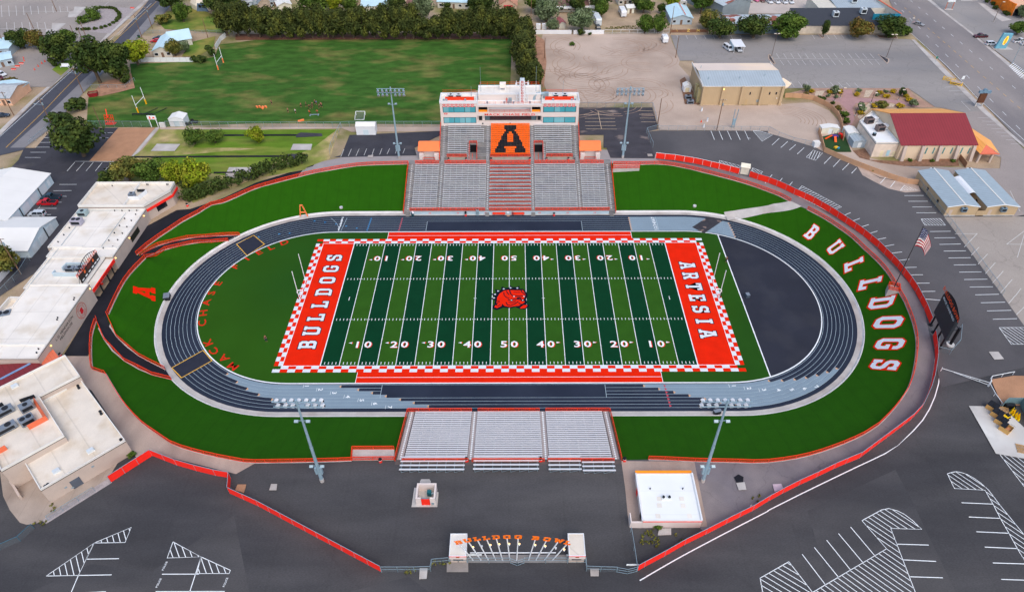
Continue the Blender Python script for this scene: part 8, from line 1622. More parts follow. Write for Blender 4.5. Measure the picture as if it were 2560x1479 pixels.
q = MB();q.box(xB-3,yA+5.0,GZ,xB+9,yA+5.6,GZ+6.6);q.build('teal_front',mat('teal_store',(28,128,156),.6),t);q = MB();q.beam((xB+9,yA+5.3,GZ+3.3),(xB+2,yA+48,GZ+3.3),.5,6.6);q.build('street_facade',M_wallw,t);q = MB();q.beam((xB+9,yA+5.3,GZ+6.7),(xB+2,yA+48,GZ+6.7),.7,.25);q.build('red_coping',M_terra,t)
for i,p in enumerate((((144.81,174.88)),((157.73,176.97)),((157.91,189.25)))): hvac('rooftop_unit',(p[0],p[1],GZ+(4.6,5.2,5.9)[i]),(2.4,2.2,2.2),0,['pale cube unit on the dark store roof, left','pale cube unit on the dark store roof, right','pale cube unit on the rear hall of the store'][i],'rooftop units on the store',M_hvacw,1)
p = (232.5,199.8);t = thing('restaurant','orange curved-fronted restaurant at the top right corner','restaurant',(p[0]+8,p[1]+10,GZ));W_ = smooth([(232,205.3),(232.2,199.1),(231.6,191.6),(232.5,187.7)],2);F_ = [(x,y) for x,y in W_];q = MB();q.wall(F_,GZ,GZ+5.4,.5);q.build('curved_wall',mat('restaurant_orange',(240,126,30),.7),t);q = MB();q.prism(F_+[(F_[-1][0]+22,F_[-1][1]+3),(F_[-1][0]+22,F_[-1][1]+50),(F_[0][0]+5,F_[0][1]+50)],GZ,GZ+4.6);q.build('body',M_peach,t);q = MB();q.box(F_[-1][0]+.3,F_[-1][1]-.2,GZ+.2,F_[-1][0]+3.5,F_[-1][1]+.2,GZ+3.2);q.build('glass_door',M_dkglass,t)
hvac('rooftop_unit',(F_[-1][0]+6,F_[-1][1]+16,GZ+4.62),(2.5,2,1.2),0,'pale unit on the restaurant roof',None,M_hvacw,1)
house('clinic','building with a pale blue flat-pitched roof at the left edge, rear part',(-216.9,145.5),(-209.5,146),12,3.2,.8,M_wallb,M_bluroof,'x',2);house('clinic','building with a pale blue roof at the left edge, front part',(-209.5,132.4),(-203.1,136.4),8,3,.6,M_wallb,M_bluroof,'x',2)
house('peach_house','peach walled house with a grey hipped roof by the west street',(-191.8,100.3),(-184.2,100.2),13,3,1.8,M_peach,M_greyroof,'x',3);house('peach_annex','rear wing of the peach house with a pale blue roof',(-184.8,106.7),(-184,113),11,3,.9,M_peach,M_bluroof,'x',1)
# back-yard fences
t = thing('white_fence','long white panel fence along the back of the dirt lot','fence',(*(11.2,167.9),GZ));
for P_ in (densify([(11.2,167.7),(27.1,167.5)],3),densify([(28,167.4),(41.4,167.4)],3)):
    for a,b in zip(P_,P_[1:]): MB().beam((*a,GZ+.95),(*b,GZ+.95),.08,1.85).build('panel',M_white,t)
t = thing('white_fence','white board fence between the white metal house and the practice field','fence',(*(-149.7,139.1),GZ));P_ = densify([(-152.2,139.1),(-130.7,138.9)],2.4)
for a,b in zip(P_,P_[1:]): MB().beam((a[0]+.05,a[1],GZ+1),(b[0]-.05,b[1],GZ+1),.1,1.9).build('panel',M_white,t)
t = thing('white_fence','leaning white boards at the corner of the practice field','fence',(*(-125.2,151.7),GZ));P_ = densify([(-125.4,151.7),(-126.2,161.2),(-125.4,165.8)],2.4)
for a,b in zip(P_,P_[1:]): MB().beam((a[0],a[1]+.1,GZ+1),(b[0],b[1]-.1,GZ+1),.1,2.0).build('panel',M_white,t)
t = thing('pipe_fence','rusty white pipe fence along the back of the dirt lot','fence',(*(41.5,168),GZ));P_ = densify([(41.5,168),(67.6,168),(70.4,168.6)],3.6);q = MB();[q.tube((*p,GZ),(*p,GZ+1.8),.09,6) for p in P_];q.build('posts',M_paint_worn,t);q = MB()
for a,b in zip(P_,P_[1:]): q.beam((*a,GZ+1.75),(*b,GZ+1.75),.12,.12);q.beam((*a,GZ+.3),(*b,GZ+.3),.1,.1)
q.build('rails',M_paint_worn,t)
t = thing('brown_fence','low brown plank fence with yellow cattle brands by the pale blue house','fence',(*(71.4,169.1),GZ));P_ = densify([(71.3,168.9),(87.6,169.2)],3);[MB().beam((*a,GZ+.7),(*b,GZ+.7),.08,1.2).build('plank',mat('plank_brown',(128,92,72),.9),t) for a,b in zip(P_,P_[1:])];q = MB()
for cx_,pts_ in ((270,((-14,.3),(-7,1.2),(0,.5),(7,1.2),(14,.3))),(405,((-7,1.2),(7,1.2),(-6,.3),(8,.3))),(505,((-9,1.2),(9,.3),(0,.75),(-9,.3),(9,1.2)))):
    b0 = (79,169.1);b_ = (P_[0][0]+(P_[-1][0]-P_[0][0])*(cx_-230)/370,b0[1]-.12);q.pipe([(b_[0]+x*.085,b_[1],GZ+.2+z) for x,z in pts_],.09,5)
q.build('brand_marks',mat('brand_yellow',(240,210,110),.6),t)

# ---------------------------------------------------------------- vehicles
def car(kind,p,heading,m,label,group=None):
    """one vehicle facing +x in its own frame: lofted body, glasshouse, four wheels, lamps"""
    t = thing({'pickup': 'pickup_truck','suv': 'parked_car','sedan': 'parked_car','van': 'van'}[kind],label,{'pickup': 'pickup','suv': 'car','sedan': 'car','van': 'van'}[kind],(p[0],p[1],GZ),group,heading)
    L_,W_,H_ = {'pickup': (5.7,1.95,1.85),'suv': (4.8,1.9,1.75),'sedan': (4.7,1.82,1.45),'van': (5.4,2.0,2.1)}[kind];zb = .35;zw = {'pickup': 1.08,'suv': 1.05,'sedan': .92,'van': 1.15}[kind]
    prof = {'pickup': [(-.5,.92),(-.5,1.08),(.18,1.08),(.18,1.08),(.42,1.0),(.5,.85)],'suv': [(-.5,.95),(-.48,1.05),(.2,1.05),(.26,1.02),(.46,.92),(.5,.75)],'sedan': [(-.5,.82),(-.47,.92),(.22,.92),(.28,.88),(.47,.76),(.5,.62)],'van': [(-.5,1.0),(-.49,1.15),(.3,1.15),(.34,1.1),(.47,.95),(.5,.75)]}[kind]
    q = MB();b = [(-.5,zb),*prof,(.5,zb)]
    for s in (-1,1): q.raw([(x*L_,s*W_/2*(1 if abs(x) < .45 else .93),z) for x,z in b],[tuple(range(len(b)))[::-s]])
    n = len(b);F = lambda i,s: (b[i][0]*L_,s*W_/2*(1 if abs(b[i][0]) < .45 else .93),b[i][1])
    for i in range(n): j = (i+1) % n;q.face([F(i,1),F(j,1),F(j,-1),F(i,-1)][::-1])
    q.build('body',m,t,local=True)
    c0,c1 = {'pickup': (-.10,.24),'suv': (-.49,.22),'sedan': (-.36,.2),'van': (-.49,.33)}[kind];k = {'pickup': .07,'suv': .06,'sedan': .12,'van': .05}[kind]
    def hous(mb,grow,z0,z1,tp): 
        B_ = [(c0*L_-grow,W_/2-.06+grow),(c1*L_+grow,W_/2-.06+grow)];T_ = [((c0+k*.6)*L_-grow,W_/2-.26+grow),((c1-k*1.5)*L_+grow,W_/2-.26+grow)]
        v = [(B_[0][0],-B_[0][1],z0),(B_[1][0],-B_[1][1],z0),(B_[1][0],B_[1][1],z0),(B_[0][0],B_[0][1],z0),(T_[0][0],-T_[0][1],z1),(T_[1][0],-T_[1][1],z1),(T_[1][0],T_[1][1],z1),(T_[0][0],T_[0][1],z1)]
        mb.raw(v,[(4,5,6,7),(0,1,5,4),(1,2,6,5),(2,3,7,6),(3,0,4,7)]);return v
    g = MB();v = hous(g,0,zw-.02,H_-.05,0);g.build('windows',M_carglass,t,local=True)
    r = MB();x0,x1 = v[4][0],v[5][0];y = v[6][1];r.box(x0-.04,-y-.03,H_-.06,x1+.04,y+.03,H_);
    for s in (-1,1):
        for a,bb in ((0,4),(1,5)) if s < 0 else ((3,7),(2,6)): r.beam(v[a],v[bb],.12,.12)
        xm = (v[0][0]+v[1][0])/2;r.beam((xm,s*(W_/2-.05),zw),((x0+x1)/2,s*(y+.01),H_-.03),.1,.1)
    r.build('roof',m,t,local=True)
    if kind == 'pickup': MB().box(-.48*L_,-W_/2+.14,.95,-.12*L_,W_/2-.14,1.09).build('bed',M_black,t,local=True)
    for x in (-.31,.31):
        for s in (-1,1): wh = MB();wh.tube((x*L_,s*(W_/2-.2),.36),(x*L_,s*(W_/2+.02),.36),.36,12);w_ = wh.build('wheel',M_rubber,t,local=True);MB().tube((x*L_,s*(W_/2+.02),.36),(x*L_,s*(W_/2+.035),.36),.2,8).build('rim',M_rim,w_,local=True)
    for s in (-1,1): MB().box(.487*L_,s*.62-.2,.66,.502*L_+.01,s*.62+.2,.80).build('headlight',M_hvacw,t,local=True);MB().box(-.502*L_-.01,s*.7-.12,.72,-.49*L_,s*.7+.12,.98).build('tail_light',M_red_solid,t,local=True)
    MB().box(.49*L_,-W_/2*.85,.38,.515*L_,W_/2*.85,.55).build('bumper',M_dark,t,local=True)
    return t
P_ = lambda n,c: mat(n+'_car_paint',c,.3,.1,var=.02,spec=.6)
cw,cr,cd = P_('white',(226,230,234)),P_('red',(204,20,34)),P_('dark_teal',(36,66,82))
car('pickup',(-138.5,35.2),PI,cr,'red crew cab pickup parked beside the white shed');car('pickup',(-138.9,38.2),PI,cd,'dark blue green pickup parked beyond the red one');car('suv',(-138.6,29.3),PI,P_('silver',(196,204,210)),'silver white estate car parked below the red pickup')
car('sedan',(-154.1,160.3),PI,cr,'red car parked by the white metal house');car('sedan',(-154.3,163.4),PI,P_('charcoal',(48,58,66)),'charcoal car parked behind the red one');car('suv',(-202.8,126.4),-.5,cw,'white patrol car at the left edge of the clinic lot');car('sedan',(-202,123.1),-.5,P_('wine',(96,20,34)),'wine red car at the left edge beside the white one');car('sedan',(-183.1,91.3),.2,P_('navy',(40,54,72)),'navy car parked below the peach house')
car('van',(92.1,149.8),-1.25,cw,'white passenger van beside the white car port');car('pickup',(96.3,149.2),-1.5,cw,'white truck parked under the white car port');car('sedan',(184.5,176.7),-.85,P_('pewter',(150,150,152)),'silver car driving down the highway');car('pickup',(205,162),PI+.05,P_('maroon',(88,34,42)),'dark maroon pickup in the shop lot across the highway');car('suv',(205.3,153.7),.1,cw,'white hatchback beside the blue pylon sign');car('pickup',(218.9,156.4),.1,cw,'white pickup with dark windows at the right edge');car('sedan',(220,153.6),.1,P_('silver',(196,204,210)),'silver car at the right edge behind the white pickup')
for i,p in enumerate([(125.2,206.8),(128.8,206.7),(132.3,206.4),(135.3,206.4)]): car('pickup',p,-1.4,cw,f'white work truck parked nose out in the depot yard, {ORD[i]} from the left','white depot trucks')
for p,m,lb in (((115.9,208.3),P_('tan',(170,156,136)),'old tan car in the depot yard'),((119.4,208.9),P_('pink',(214,104,140)),'faded pink car in the depot yard'),((122,208.3),P_('rust',(120,70,56)),'rusty car in the depot yard')): car('sedan',p,-1.3,m,lb)
car('suv',(39.4,172.8),-1.5,P_('charcoal',(48,58,66)),'dark car parked behind the white fence')
def camper(p,L_,W_,H_,rz,m,lb,nm='camper',stripe=None):
    t = thing(nm,lb,'trailer' if nm != 'motor_coach' else 'motor coach',(p[0],p[1],GZ),None,rz);q = MB();h0 = .5;b = [(-L_/2,h0),(-L_/2,H_-.3),(-L_/2+.4,H_),(L_/2-.5,H_),(L_/2,H_-.6),(L_/2,h0)];n = len(b)
    q.raw([(x,-W_/2,z) for x,z in b]+[(x,W_/2,z) for x,z in b],[tuple(range(n)),tuple(range(2*n-1,n-1,-1))]+[((i+1) % n,i,n+i,n+(i+1) % n) for i in range(n)]);q.build('body',m,t,local=True)
    for x in (-L_*.15,L_*.05):
        for s in (-1,1): MB().tube((x,s*(W_/2-.25),.38),(x,s*(W_/2+.01),.38),.38,10).build('wheel',M_rubber,t,local=True)
    for s in (-1,1):
        for x in (-L_*.3,L_*.22): MB().box(x-.5,s*W_/2-.012,H_*.5,x+.5,s*W_/2+.012,H_*.72).build('window',M_dkglass,t,local=True)
    MB().obox((0,0,H_+.12),(1.0,.9,.25)).build('roof_unit',M_hvacw,t,local=True);MB().beam((L_/2,0,.55),(L_/2+1.1,0,.5),.12,.12).build('drawbar',M_dark,t,local=True);return t
camper((66.8,158.7),4.6,2.2,2.7,-1.55,M_white,'white enclosed box trailer at the corner of the dirt lot','box_trailer');camper((39.4,181.6),10.5,2.5,3.4,-1.45,M_hvacw,'long silver motor coach among the trees','motor_coach');camper((52.4,191.2),7.5,2.4,2.9,-1.5,M_white,'white camper trailer in the back yard');camper((17.5,205.1),6,2.3,2.6,.1,M_white,'white camper half hidden at the top left of the yards');camper((81.7,201.6),5,2.3,3.0,.1,M_shedroof,'white trailer with a big black wheel at the top','box_trailer')
t = thing('car_port','white car port on slim posts in the pale car park','car port',(*(95.9,148.7),GZ));a,b = (93.7,146),(97.3,145.7);q = MB();x0,x1,y0 = a[0],b[0]+.3,a[1];q.box(x0-.4,y0-.6,GZ+2.9,x1+.4,y0+7.4,GZ+3.05);q.build('roof',M_white,t);q = MB();[q.tube((x,y,GZ),(x,y,GZ+2.9),.08,6) for x in (x0,x1) for y in (y0,y0+6.8)];q.build('posts',M_white,t);MB().box(x0-.35,y0+.2,GZ+1.0,x0-.28,y0+7.2,GZ+2.9).build('side_sheet',M_siding,t)

# ---------------------------------------------------------------- poles, lamps, signs
def upole(p,h,lb,arms=1,lamp=None,lean=0.0,m=None):
    t = thing('utility_pole',lb,'utility pole',(p[0],p[1],GZ));top = Vector((p[0]+lean*h,p[1],GZ+h));MB().tube((*p,GZ),top,.17,7,0,.11).build('pole',m or M_wood,t)
    q = MB();[q.beam(top+Vector((-1.1,0,-.4-.9*k)),top+Vector((1.1,0,-.4-.9*k)),.12,.12) for k in range(arms)];arms and q.build('crossarm',M_wood,t)
    if arms: q = MB();[q.tube(top+Vector((x,0,-.35)),top+Vector((x,0,-.1)),.06,6) for x in (-1,-.4,.4,1)];q.build('insulators',M_hvacw,t);MB().tube(top+Vector((.25,0,-2.4)),top+Vector((.25,0,-1.5)),.24,8).build('transformer',M_galv,t)
    if lamp: q = MB();e = top+Vector((lamp*2.4,0,-1.9));q.tube(top+Vector((0,0,-2.2)),e,.05,6);q.obox(e,(.7,.3,.14));q.build('street_lamp_arm',M_galv,t)
    return top
T1 = upole((-161.4,83.9),10.5,'wooden pole with a lamp arm at the south end of the west street',1,-1);T2 = upole((-162.9,110.6),10,'wooden pole with a lamp arm beside the huge street tree',1,-1);T3 = upole((-161.9,164.4),10.5,'wooden pole with a lamp arm near the white metal house',1,-1);T4 = upole((-162.1,176.3),9.5,'wooden pole across the street at the top left',1)
wires = thing('overhead_wires','thin overhead wires strung along the west street','wires',tuple(T1));q = MB()
for a,b in ((T1,T2),(T2,T3),(T3,T3+(T3-T2))):
    for dx in (-1,1):
        L_ = [a.lerp(b,k/8)+Vector((dx,0,-.1-1.6*(1-(2*k/8-1)**2)*.6)) for k in range(9)];q.pipe(L_,.018,4)
q.build('wire',M_dark,wires)
for p,h,lb,ar in (((-180.9,152.2),9.5,'bare pole beside the parking lot by the gravel oval, left one',0),((-184.7,161.7),8.5,'bare grey pole by the gravel oval, right one',0),((-179.8,92.5),9,'wooden pole in front of the peach house',1),((-133.1,164.7),8.5,'thin yellow pole on the lawn behind the white metal house',0),((-216.7,154.7),7.5,'dark lamp pole in the school lot, near the cypresses',0),((-215.9,176.2),7,'dark lamp pole in the middle of the school lot',0),((-216.1,197.8),7,'dark lamp pole at the back of the school lot',0),((-195.3,170.6),3.5,'short dark post by the school lot',0),((-144.4,84.2),7.5,'dark pole on the practice field edge by the orange sled',0),((-129.2,2.4),12,'leaning brown pole at the left edge behind the fieldhouse',1),((14.3,141.5),8.5,'dark bare pole at the west edge of the dirt lot',0),((70.8,167.5),12,'tall brown pole at the corner of the pale car park',0),((68.6,141.5),9,'leaning dark pole beside the brush pile',0),((87.2,167.4),9,'brown pole with a white lamp among the car park trees',0),((51.3,80.3),11.5,'wooden pole at the corner of the patched lot',0),((72,79.8),11.5,'wooden pole with a transformer below the tan hall',1),((9.4,178.3),14,'tall wooden pole with wires behind the pine corner',1),((11,115),8,'white slim pole beside the last pine',0)): upole(p,h,lb,ar)
t = thing('transformer_bank','pair of grey posts with switchgear near the transformer pole','switchgear',(*(77.8,81.3),GZ));x,y = (77.8,81.3);q = MB();[q.tube((x+d_,y,GZ),(x+d_*1.5,y,GZ+7),.14,7) for d_ in (-.3,.5)];q.build('posts',M_galv,t);MB().box(x-.4,y-.3,GZ+1.2,x+.5,y+.3,GZ+3.4).build('cabinet',M_pole,t)
def lamp_post(p,h,lb,m=None,arms=2):
    t = thing('lamp_post',lb,'lamp post',(p[0],p[1],GZ));MB().tube((*p,GZ),(*p,GZ+h),.11,7,0,.07).build('pole',m or mat('bronze_pole',(96,78,66),.6),t);MB().tube((*p,GZ),(*p,GZ+.6),.3,10).build('base',M_conc,t);q = MB();[q.obox((p[0]+s*.75,p[1],GZ+h),(.9,.45,.2)) for s in ((-1,1) if arms == 2 else (1,))];q.build('lamp_head',mat('lamp_head_pale',(220,206,188),.5),t)
lamp_post((108.1,141.2),10,'car park lamp with twin heads on the western island');lamp_post((155,139.8),10,'car park lamp with twin heads on the teardrop island');lamp_post((220.1,180.1),9,'dark lamp post with a yellow base by the restaurant',None,1);lamp_post((203.2,133.3),9,'pale lamp post at the kerb across the highway',M_galv,1);lamp_post((173.8,164.8),7.5,'slim pale post at the store street corner',M_galv,1)
for p,lb in (((120.2,101.2),'short dark lamp at the west of the planted bed'),((123.2,103.7),'short dark lamp beside the rose path'),((133.1,99.5),'short dark lamp at the middle of the planted bed'),((144.2,101.9),'short dark lamp by the dark feathery shrub'),((123.6,89.6),'short dark lamp beside the hall annex')): lamp_post(p,4.2,lb,M_dark,1)
def island(poly,lb,m=M_asphalt_lot): t = thing('kerb_island',lb,'traffic island',(*poly[0],GZ));MB().prism(poly,GZ,GZ+.16).build('kerb',M_dirt,t);MB().prism(offset_loop(poly,-.5),GZ+.16,GZ+.175).build('fill',m,t)
island([(153.3,144.2),(156.1,139.2),(155,136.5),(153.3,134.5)],'teardrop kerb island with a lamp in the pale car park');island([(107.5,143.8),(108.7,144.9),(108.3,135.1),(106.9,134.1),(106.5,140.2)],'kerb island with a lamp beside the tan hall');island([(135.4,166.1),(137,166.1),(137,161.9),(135.8,161.5)],'narrow kerb island with the thin tree',M_mulch);island([(150.6,166),(151.7,165.9),(152.2,161.8),(150.8,161)],'narrow kerb island with the rusty tree',M_mulch);island([(160.7,165.5),(160.7,161.5),(168.8,160.8),(169.8,165.4)],'wide kerb island with the dark tree below the teal front',M_mulch);island([(90.5,166.1),(91.3,166.1),(92.2,162.3),(91.1,161.9)],'kerb island with the westernmost round tree',M_mulch);island([(105.6,165.4),(106.5,165.6),(107.1,162),(105.4,161.4)],'kerb island with the second round tree',M_mulch)
t = thing('pylon_sign','blue pylon sign with a glowing yellow oval across the highway','sign',(*(207.2,149.3),GZ));x,y = (207.4,149.9);q = MB();q.raw([(x-2.5,y-.4,GZ),(x+2.0,y-.4,GZ),(x+2.5,y-.4,GZ+6.4),(x-1.6,y-.4,GZ+6.6),(x-2.5,y+.4,GZ),(x+2.0,y+.4,GZ),(x+2.5,y+.4,GZ+6.4),(x-1.6,y+.4,GZ+6.6)],[(0,1,2,3),(7,6,5,4),(0,4,5,1),(1,5,6,2),(2,6,7,3),(3,7,4,0)]);q.build('panel',mat('pylon_blue',(110,170,190),.5),t);q = MB();q.raw([(x+.45+.75*math.cos(a*.393)+.18*math.sin(a*.393),y-.44,GZ+3.6+1.9*math.sin(a*.393)) for a in range(16)],[tuple(range(16))]);q.build('lit_oval',mat('lit_yellow',(255,190,60),.5,emit=(255,170,40),estr=.9),t);MB().prism([(x-3.6,y-1.6),(x+4.6,y-1.6),(x+4.0,y+1.6),(x-3.2,y+1.6)],GZ,GZ+.18).build('base',M_conc,t);q = MB();[q.box(x+.2,y-.47,GZ+2.2+.55*k,x+.75,y-.445,GZ+2.6+.55*k) for k in range(5)];q.build('oval_lettering',mat('oval_brown',(190,110,30),.6),t)
t = thing('yellow_sign','tall sign with a yellow face on orange legs at the top right','sign',(*(207.2,195.9),GZ));a,b = (205.7,196.2),(208.8,196.2);q = MB();[q.tube((*p,GZ),(*p,GZ+9),.16,8) for p in (a,b)];q.build('legs',mat('sign_leg_orange',(196,110,80),.6),t);MB().box(a[0]-.3,a[1]-.2,GZ+4.8,b[0]+.3,a[1]+.2,GZ+9).build('yellow_face',mat('sign_yellow',(250,220,40),.5),t);MB().box(a[0]-.2,a[1]-.22,GZ+3.6,b[0]+.2,a[1]+.18,GZ+4.6).build('white_face',M_paint,t);MB().box(a[0]-.5,a[1]-.8,GZ,b[0]+.5,a[1]+.8,GZ+.3).build('footing',M_conc,t);q = MB();q.box(a[0]+.2,a[1]-.235,GZ+5.3,b[0]-.2,a[1]-.205,GZ+6.0);q.box(a[0]+.2,a[1]-.235,GZ+6.6,b[0]-.2,a[1]-.205,GZ+7.3);q.build('dark_lettering',M_dark,t)
t = thing('roadside_sign','brown sign on two posts with blue grey lamps at the highway edge','sign',(*(171.3,96.8),GZ));x,y = (171.3,96.8);q = MB();[q.box(x+d_-.2,y-.2,GZ,x+d_+.2,y+.2,GZ+1.6) for d_ in (-1.2,1.2)];q.build('posts',M_conc,t);MB().box(x-1.2,y-.3,GZ+1.6,x+1.2,y+.3,GZ+5.2).build('brown_panel',mat('sign_brown',(96,60,40),.7),t);q = MB();[q.obox((x+d_,y,GZ+5.7),(1.5,.7,.9)) for d_ in (-1.3,1.4)];q.tube((x,y-.45,GZ+6.1),(x,y+.45,GZ+6.1),.75,12);q.build('blue_grey_head',mat('sign_blue_grey',(110,140,160),.5),t)
for p,m,lb,sz in (((172.7,134.6),mat('road_green',(20,120,96),.6),'small green road sign at the highway kerb',.9),((174.1,115.7),M_paint,'white diamond backed road sign at the highway kerb',1.3)):
    t = thing('road_sign',lb,'road sign',(*p,GZ));MB().tube((*p,GZ),(*p,GZ+2.8),.05,6).build('post',M_galv,t);MB().obox((p[0],p[1],GZ+2.6),(sz,.05,sz),.3).build('plate',m,t)
for i,(p,rz) in enumerate((((170.9,118.8),-.6),((171.9,115.1),-.6))):
    t = thing('loading_frame','yellow steel frame '+('at the north end' if i == 0 else 'carrying a pale slab at the south end')+' of the roadside loading bay','frame',(*p,GZ),'yellow frames by the highway',rz);q = MB();my = mat('frame_yellow',(246,196,30),.5)
    for x in (-2,2):
        for y in (-.7,.7): q.tube((x,y,0),(x,y,1.2),.12,6)
    for y in (-.7,.7): q.beam((-2,y,.9),(2,y,.9),.14,.14);q.beam((-2,y,.3),(2,y,.3),.14,.14)
    q.build('rails',my,t,local=True);i and MB().box(-2.1,-.7,1.0,2.0,.7,1.25).build('slab',M_dirt,t,local=True)
# ---------------------------------------------------------------- practice field kit and oddments
def practice_goal(p,q_,pad,lb):
    t = thing('practice_goal',lb,'goal',(*p,GZ));f = MB()
    for a in (p,q_): f.tube((*a,GZ),(*a,GZ+6.6),.1,8)
    f.tube((*p,GZ+3),(*q_,GZ+3),.09,8);f.build('frame',M_goal,t)
    for a in (p,q_): MB().tube((*a,GZ),(*a,GZ+1.9),.26,10).build('pad',pad,t)
    return t
practice_goal((-135.2,94.1),(-135,101),mat('pad_yellow',(246,176,20),.6),'white practice goal with yellow pads near the storage hut');t = practice_goal((-117.8,131),(-117.9,138),M_orange_pale,'white practice goal with orange pads at the far corner');a,b = (-117.8,131),(-117.9,138);MB().face([(*a,GZ+.1),(*b,GZ+.1),(*b,GZ+2.9),(*a,GZ+2.9)]).build('net',M_chain,t)
t = thing('soccer_frame','low white goal frame lying on the practice field','goal',(*(-53.6,88.1),GZ));c4 = [(-55.4,88.1),(-52.1,88.1),(-52.1,91.5),(-55.4,91.5)];q = MB();[q.tube((*c4[k],GZ+(.1 if k < 2 else 1.6)),(*c4[(k+1) % 4],GZ+(.1 if (k+1) % 4 < 2 else 1.6)),.08,6) for k in range(4)];[q.tube((*c4[k],GZ),(*c4[k],GZ+.1 if k < 2 else GZ+1.6),.07,6) for k in range(4)];q.build('frame',M_goal,t);MB().face([(*c4[k],GZ+(.1 if k < 2 else 1.5)) for k in range(4)]).build('net',M_chain,t)
for p,sz,lb in (((-117,83.6),(5.2,4.2,2.8),'white ridged storage hut beside the practice field'),((-49.5,77),(6.6,3.4,3.2),'white storage hut standing on the dark lot')):
    t = thing('storage_hut',lb,'hut',(*p,GZ),'white storage huts');x,y = p;gable(t,x-sz[0]/2,x+sz[0]/2,y,y+sz[1],sz[2],.8,M_white,M_shedroof,'y' if sz[0] < 6 else 'x',.12);MB().box(x-.9,y-.05,GZ+.05,x+.9,y-.012,GZ+2.0).build('door',M_siding,t)
t = thing('tyre_pile','dark heap of tyres beside the storage hut','tyre heap',(*(-112.6,84.3),GZ));r_ = random.Random(2);x,y = (-112.9,85.1)
for k in range(9): p = Vector((x+r_.uniform(-1.8,1.8),y+r_.uniform(-.6,1.6),GZ+.15+.3*(k % 3)));d_ = Vector((r_.uniform(-.4,.4),r_.uniform(-.4,.4),1)).normalized();MB().tube(p,p+d_*.3,.55,10).build('tyre',M_rubber,t)
t = thing('blocking_sled','orange steel lift frame at the corner of the practice field','sled',(*(-141.6,85.3),GZ));x,y = (-141.6,85.3);q = MB();[q.beam((x-1.5+.75*k,y,GZ+.2),(x-1.5+.75*k,y+1,GZ+3.2),.16,.16) for k in range(5)];[q.beam((x-1.6,y+.33*k,GZ+.4+.9*k),(x+1.6,y+.33*k,GZ+.4+.9*k),.16,.16) for k in range(4)];q.beam((x,y,GZ+2.6),(x-1.0,y+2.5,GZ+4.6),.3,.3);q.build('frame',M_orange,t);MB().box(x-1.7,y-.4,GZ,x+1.7,y+1.4,GZ+.2).build('base',M_orange,t)
t = thing('blocking_sled','long dark blocking sled near the yellow padded goal','sled',(*(-132.2,91),GZ));a,b = (-136,91.4),(-128.5,91.3);q = MB();q.beam((*a,GZ+.9),(*b,GZ+.9),.3,.4);[q.beam((a[0]+(b[0]-a[0])*f,a[1],GZ+.8),(a[0]+(b[0]-a[0])*f+2.5,a[1]+6,GZ+.3),.15,.15) for f in (.55,1)];[q.box(p[0]-.1,p[1]-.1,GZ,p[0]+.1,p[1]+.1,GZ+.9) for p in (a,b)];q.build('frame',M_dark,t)
t = thing('entry_sign','white frame gate with a red letter board by the brown yard','sign',(*(-124.8,83.3),GZ));x,y = (-124.9,83.2);q = MB();[q.box(x+d_-.1,y-.1,GZ,x+d_+.1,y+.1,GZ+3.4) for d_ in (-1.2,1.2)];q.build('posts',M_paint,t);MB().box(x-1.5,y-.15,GZ+3.0,x+1.5,y+.1,GZ+4.4).build('board',M_paint,t);q = MB();put_slab_v = slab('A');q.raw([(x-.6+u*.12,y-.17,GZ+3.7+v*.13) for u,v in put_slab_v[0]],put_slab_v[1]);q.raw([(x+.1,y-.17,GZ+3.4),(x+1.2,y-.17,GZ+3.4),(x+.65,y-.17,GZ+4.1)],[(0,1,2)]);q.build('letters',M_red_solid,t);o = MB().box(x+1.9,y-.3,GZ,x+3.8,y+.2,GZ+1.8).build('small_board',M_paint_worn);solo(o,'small pale board beside the red letter gate','sign')
for i,p in enumerate([(-93,97.9),(-92,98),(-90.7,97.7),(-89.8,98),(-90.8,96.9)]): o = MB().obox((p[0],p[1],GZ+.3),(.5,1.1,.6),.7).build('tackle_pad',M_orange_pale);solo(o,f'orange pad lying in the row left of the players, {ORD[i]} from the left' if i < 4 else 'orange pad lying in front of the row left of the players','pad',group='orange pads on the practice field')
for i,p in enumerate([(-74.8,86.9),(-73.9,87.5)]): o = MB().obox((p[0],p[1],GZ+.3),(1.1,.5,.6),.3).build('tackle_pad',M_orange_pale);solo(o,'orange pad lying near the field edge, '+('left' if i == 0 else 'right')+' of two','pad',group='orange pads on the practice field')
t = thing('player_sled','grey rail sled in front of the orange shirted players','sled',(*(-70.6,91.7),GZ));a,b = (-72,91.5),(-69.1,91.7);q = MB();q.beam((*a,GZ+.35),(*b,GZ+.35),.25,.25);[q.box(p[0]-.15,p[1]-.6,GZ,p[0]+.15,p[1]+.6,GZ+.3) for p in (a,b)];q.build('frame',M_galv,t)
for i,(p,kd) in enumerate((((-202.7,142.8),0),((-201.1,140.2),0),((-200.6,137.2),1),((-200.7,134.5),1),((-200.7,131.5),1),((-192.4,134.6),0),((-192.3,137.4),0),((-192.2,131.4),0),((-192.1,139.4),0),((-181.4,201.5),1),((67.7,85.4),0))):
    t = thing('traffic_cone','orange '+('cone' if kd == 0 else 'barrier block')+' on the paving, '+ORD[i]+' counted from the clinic','cone' if kd == 0 else 'barrier',(*p,GZ),'orange cones and blocks')
    if kd: MB().box(-.9,-.25,0,.9,.25,.7).build('block',M_orange,t,local=True);MB().box(-.92,-.27,.3,.92,.27,.42).build('band',M_paint,t,local=True)
    else: MB().tube((0,0,.05),(0,0,1.0),.3,8,0,.05).build('cone_body',M_orange,t,local=True);MB().box(-.4,-.4,0,.4,.4,.06).build('foot',M_orange,t,local=True)
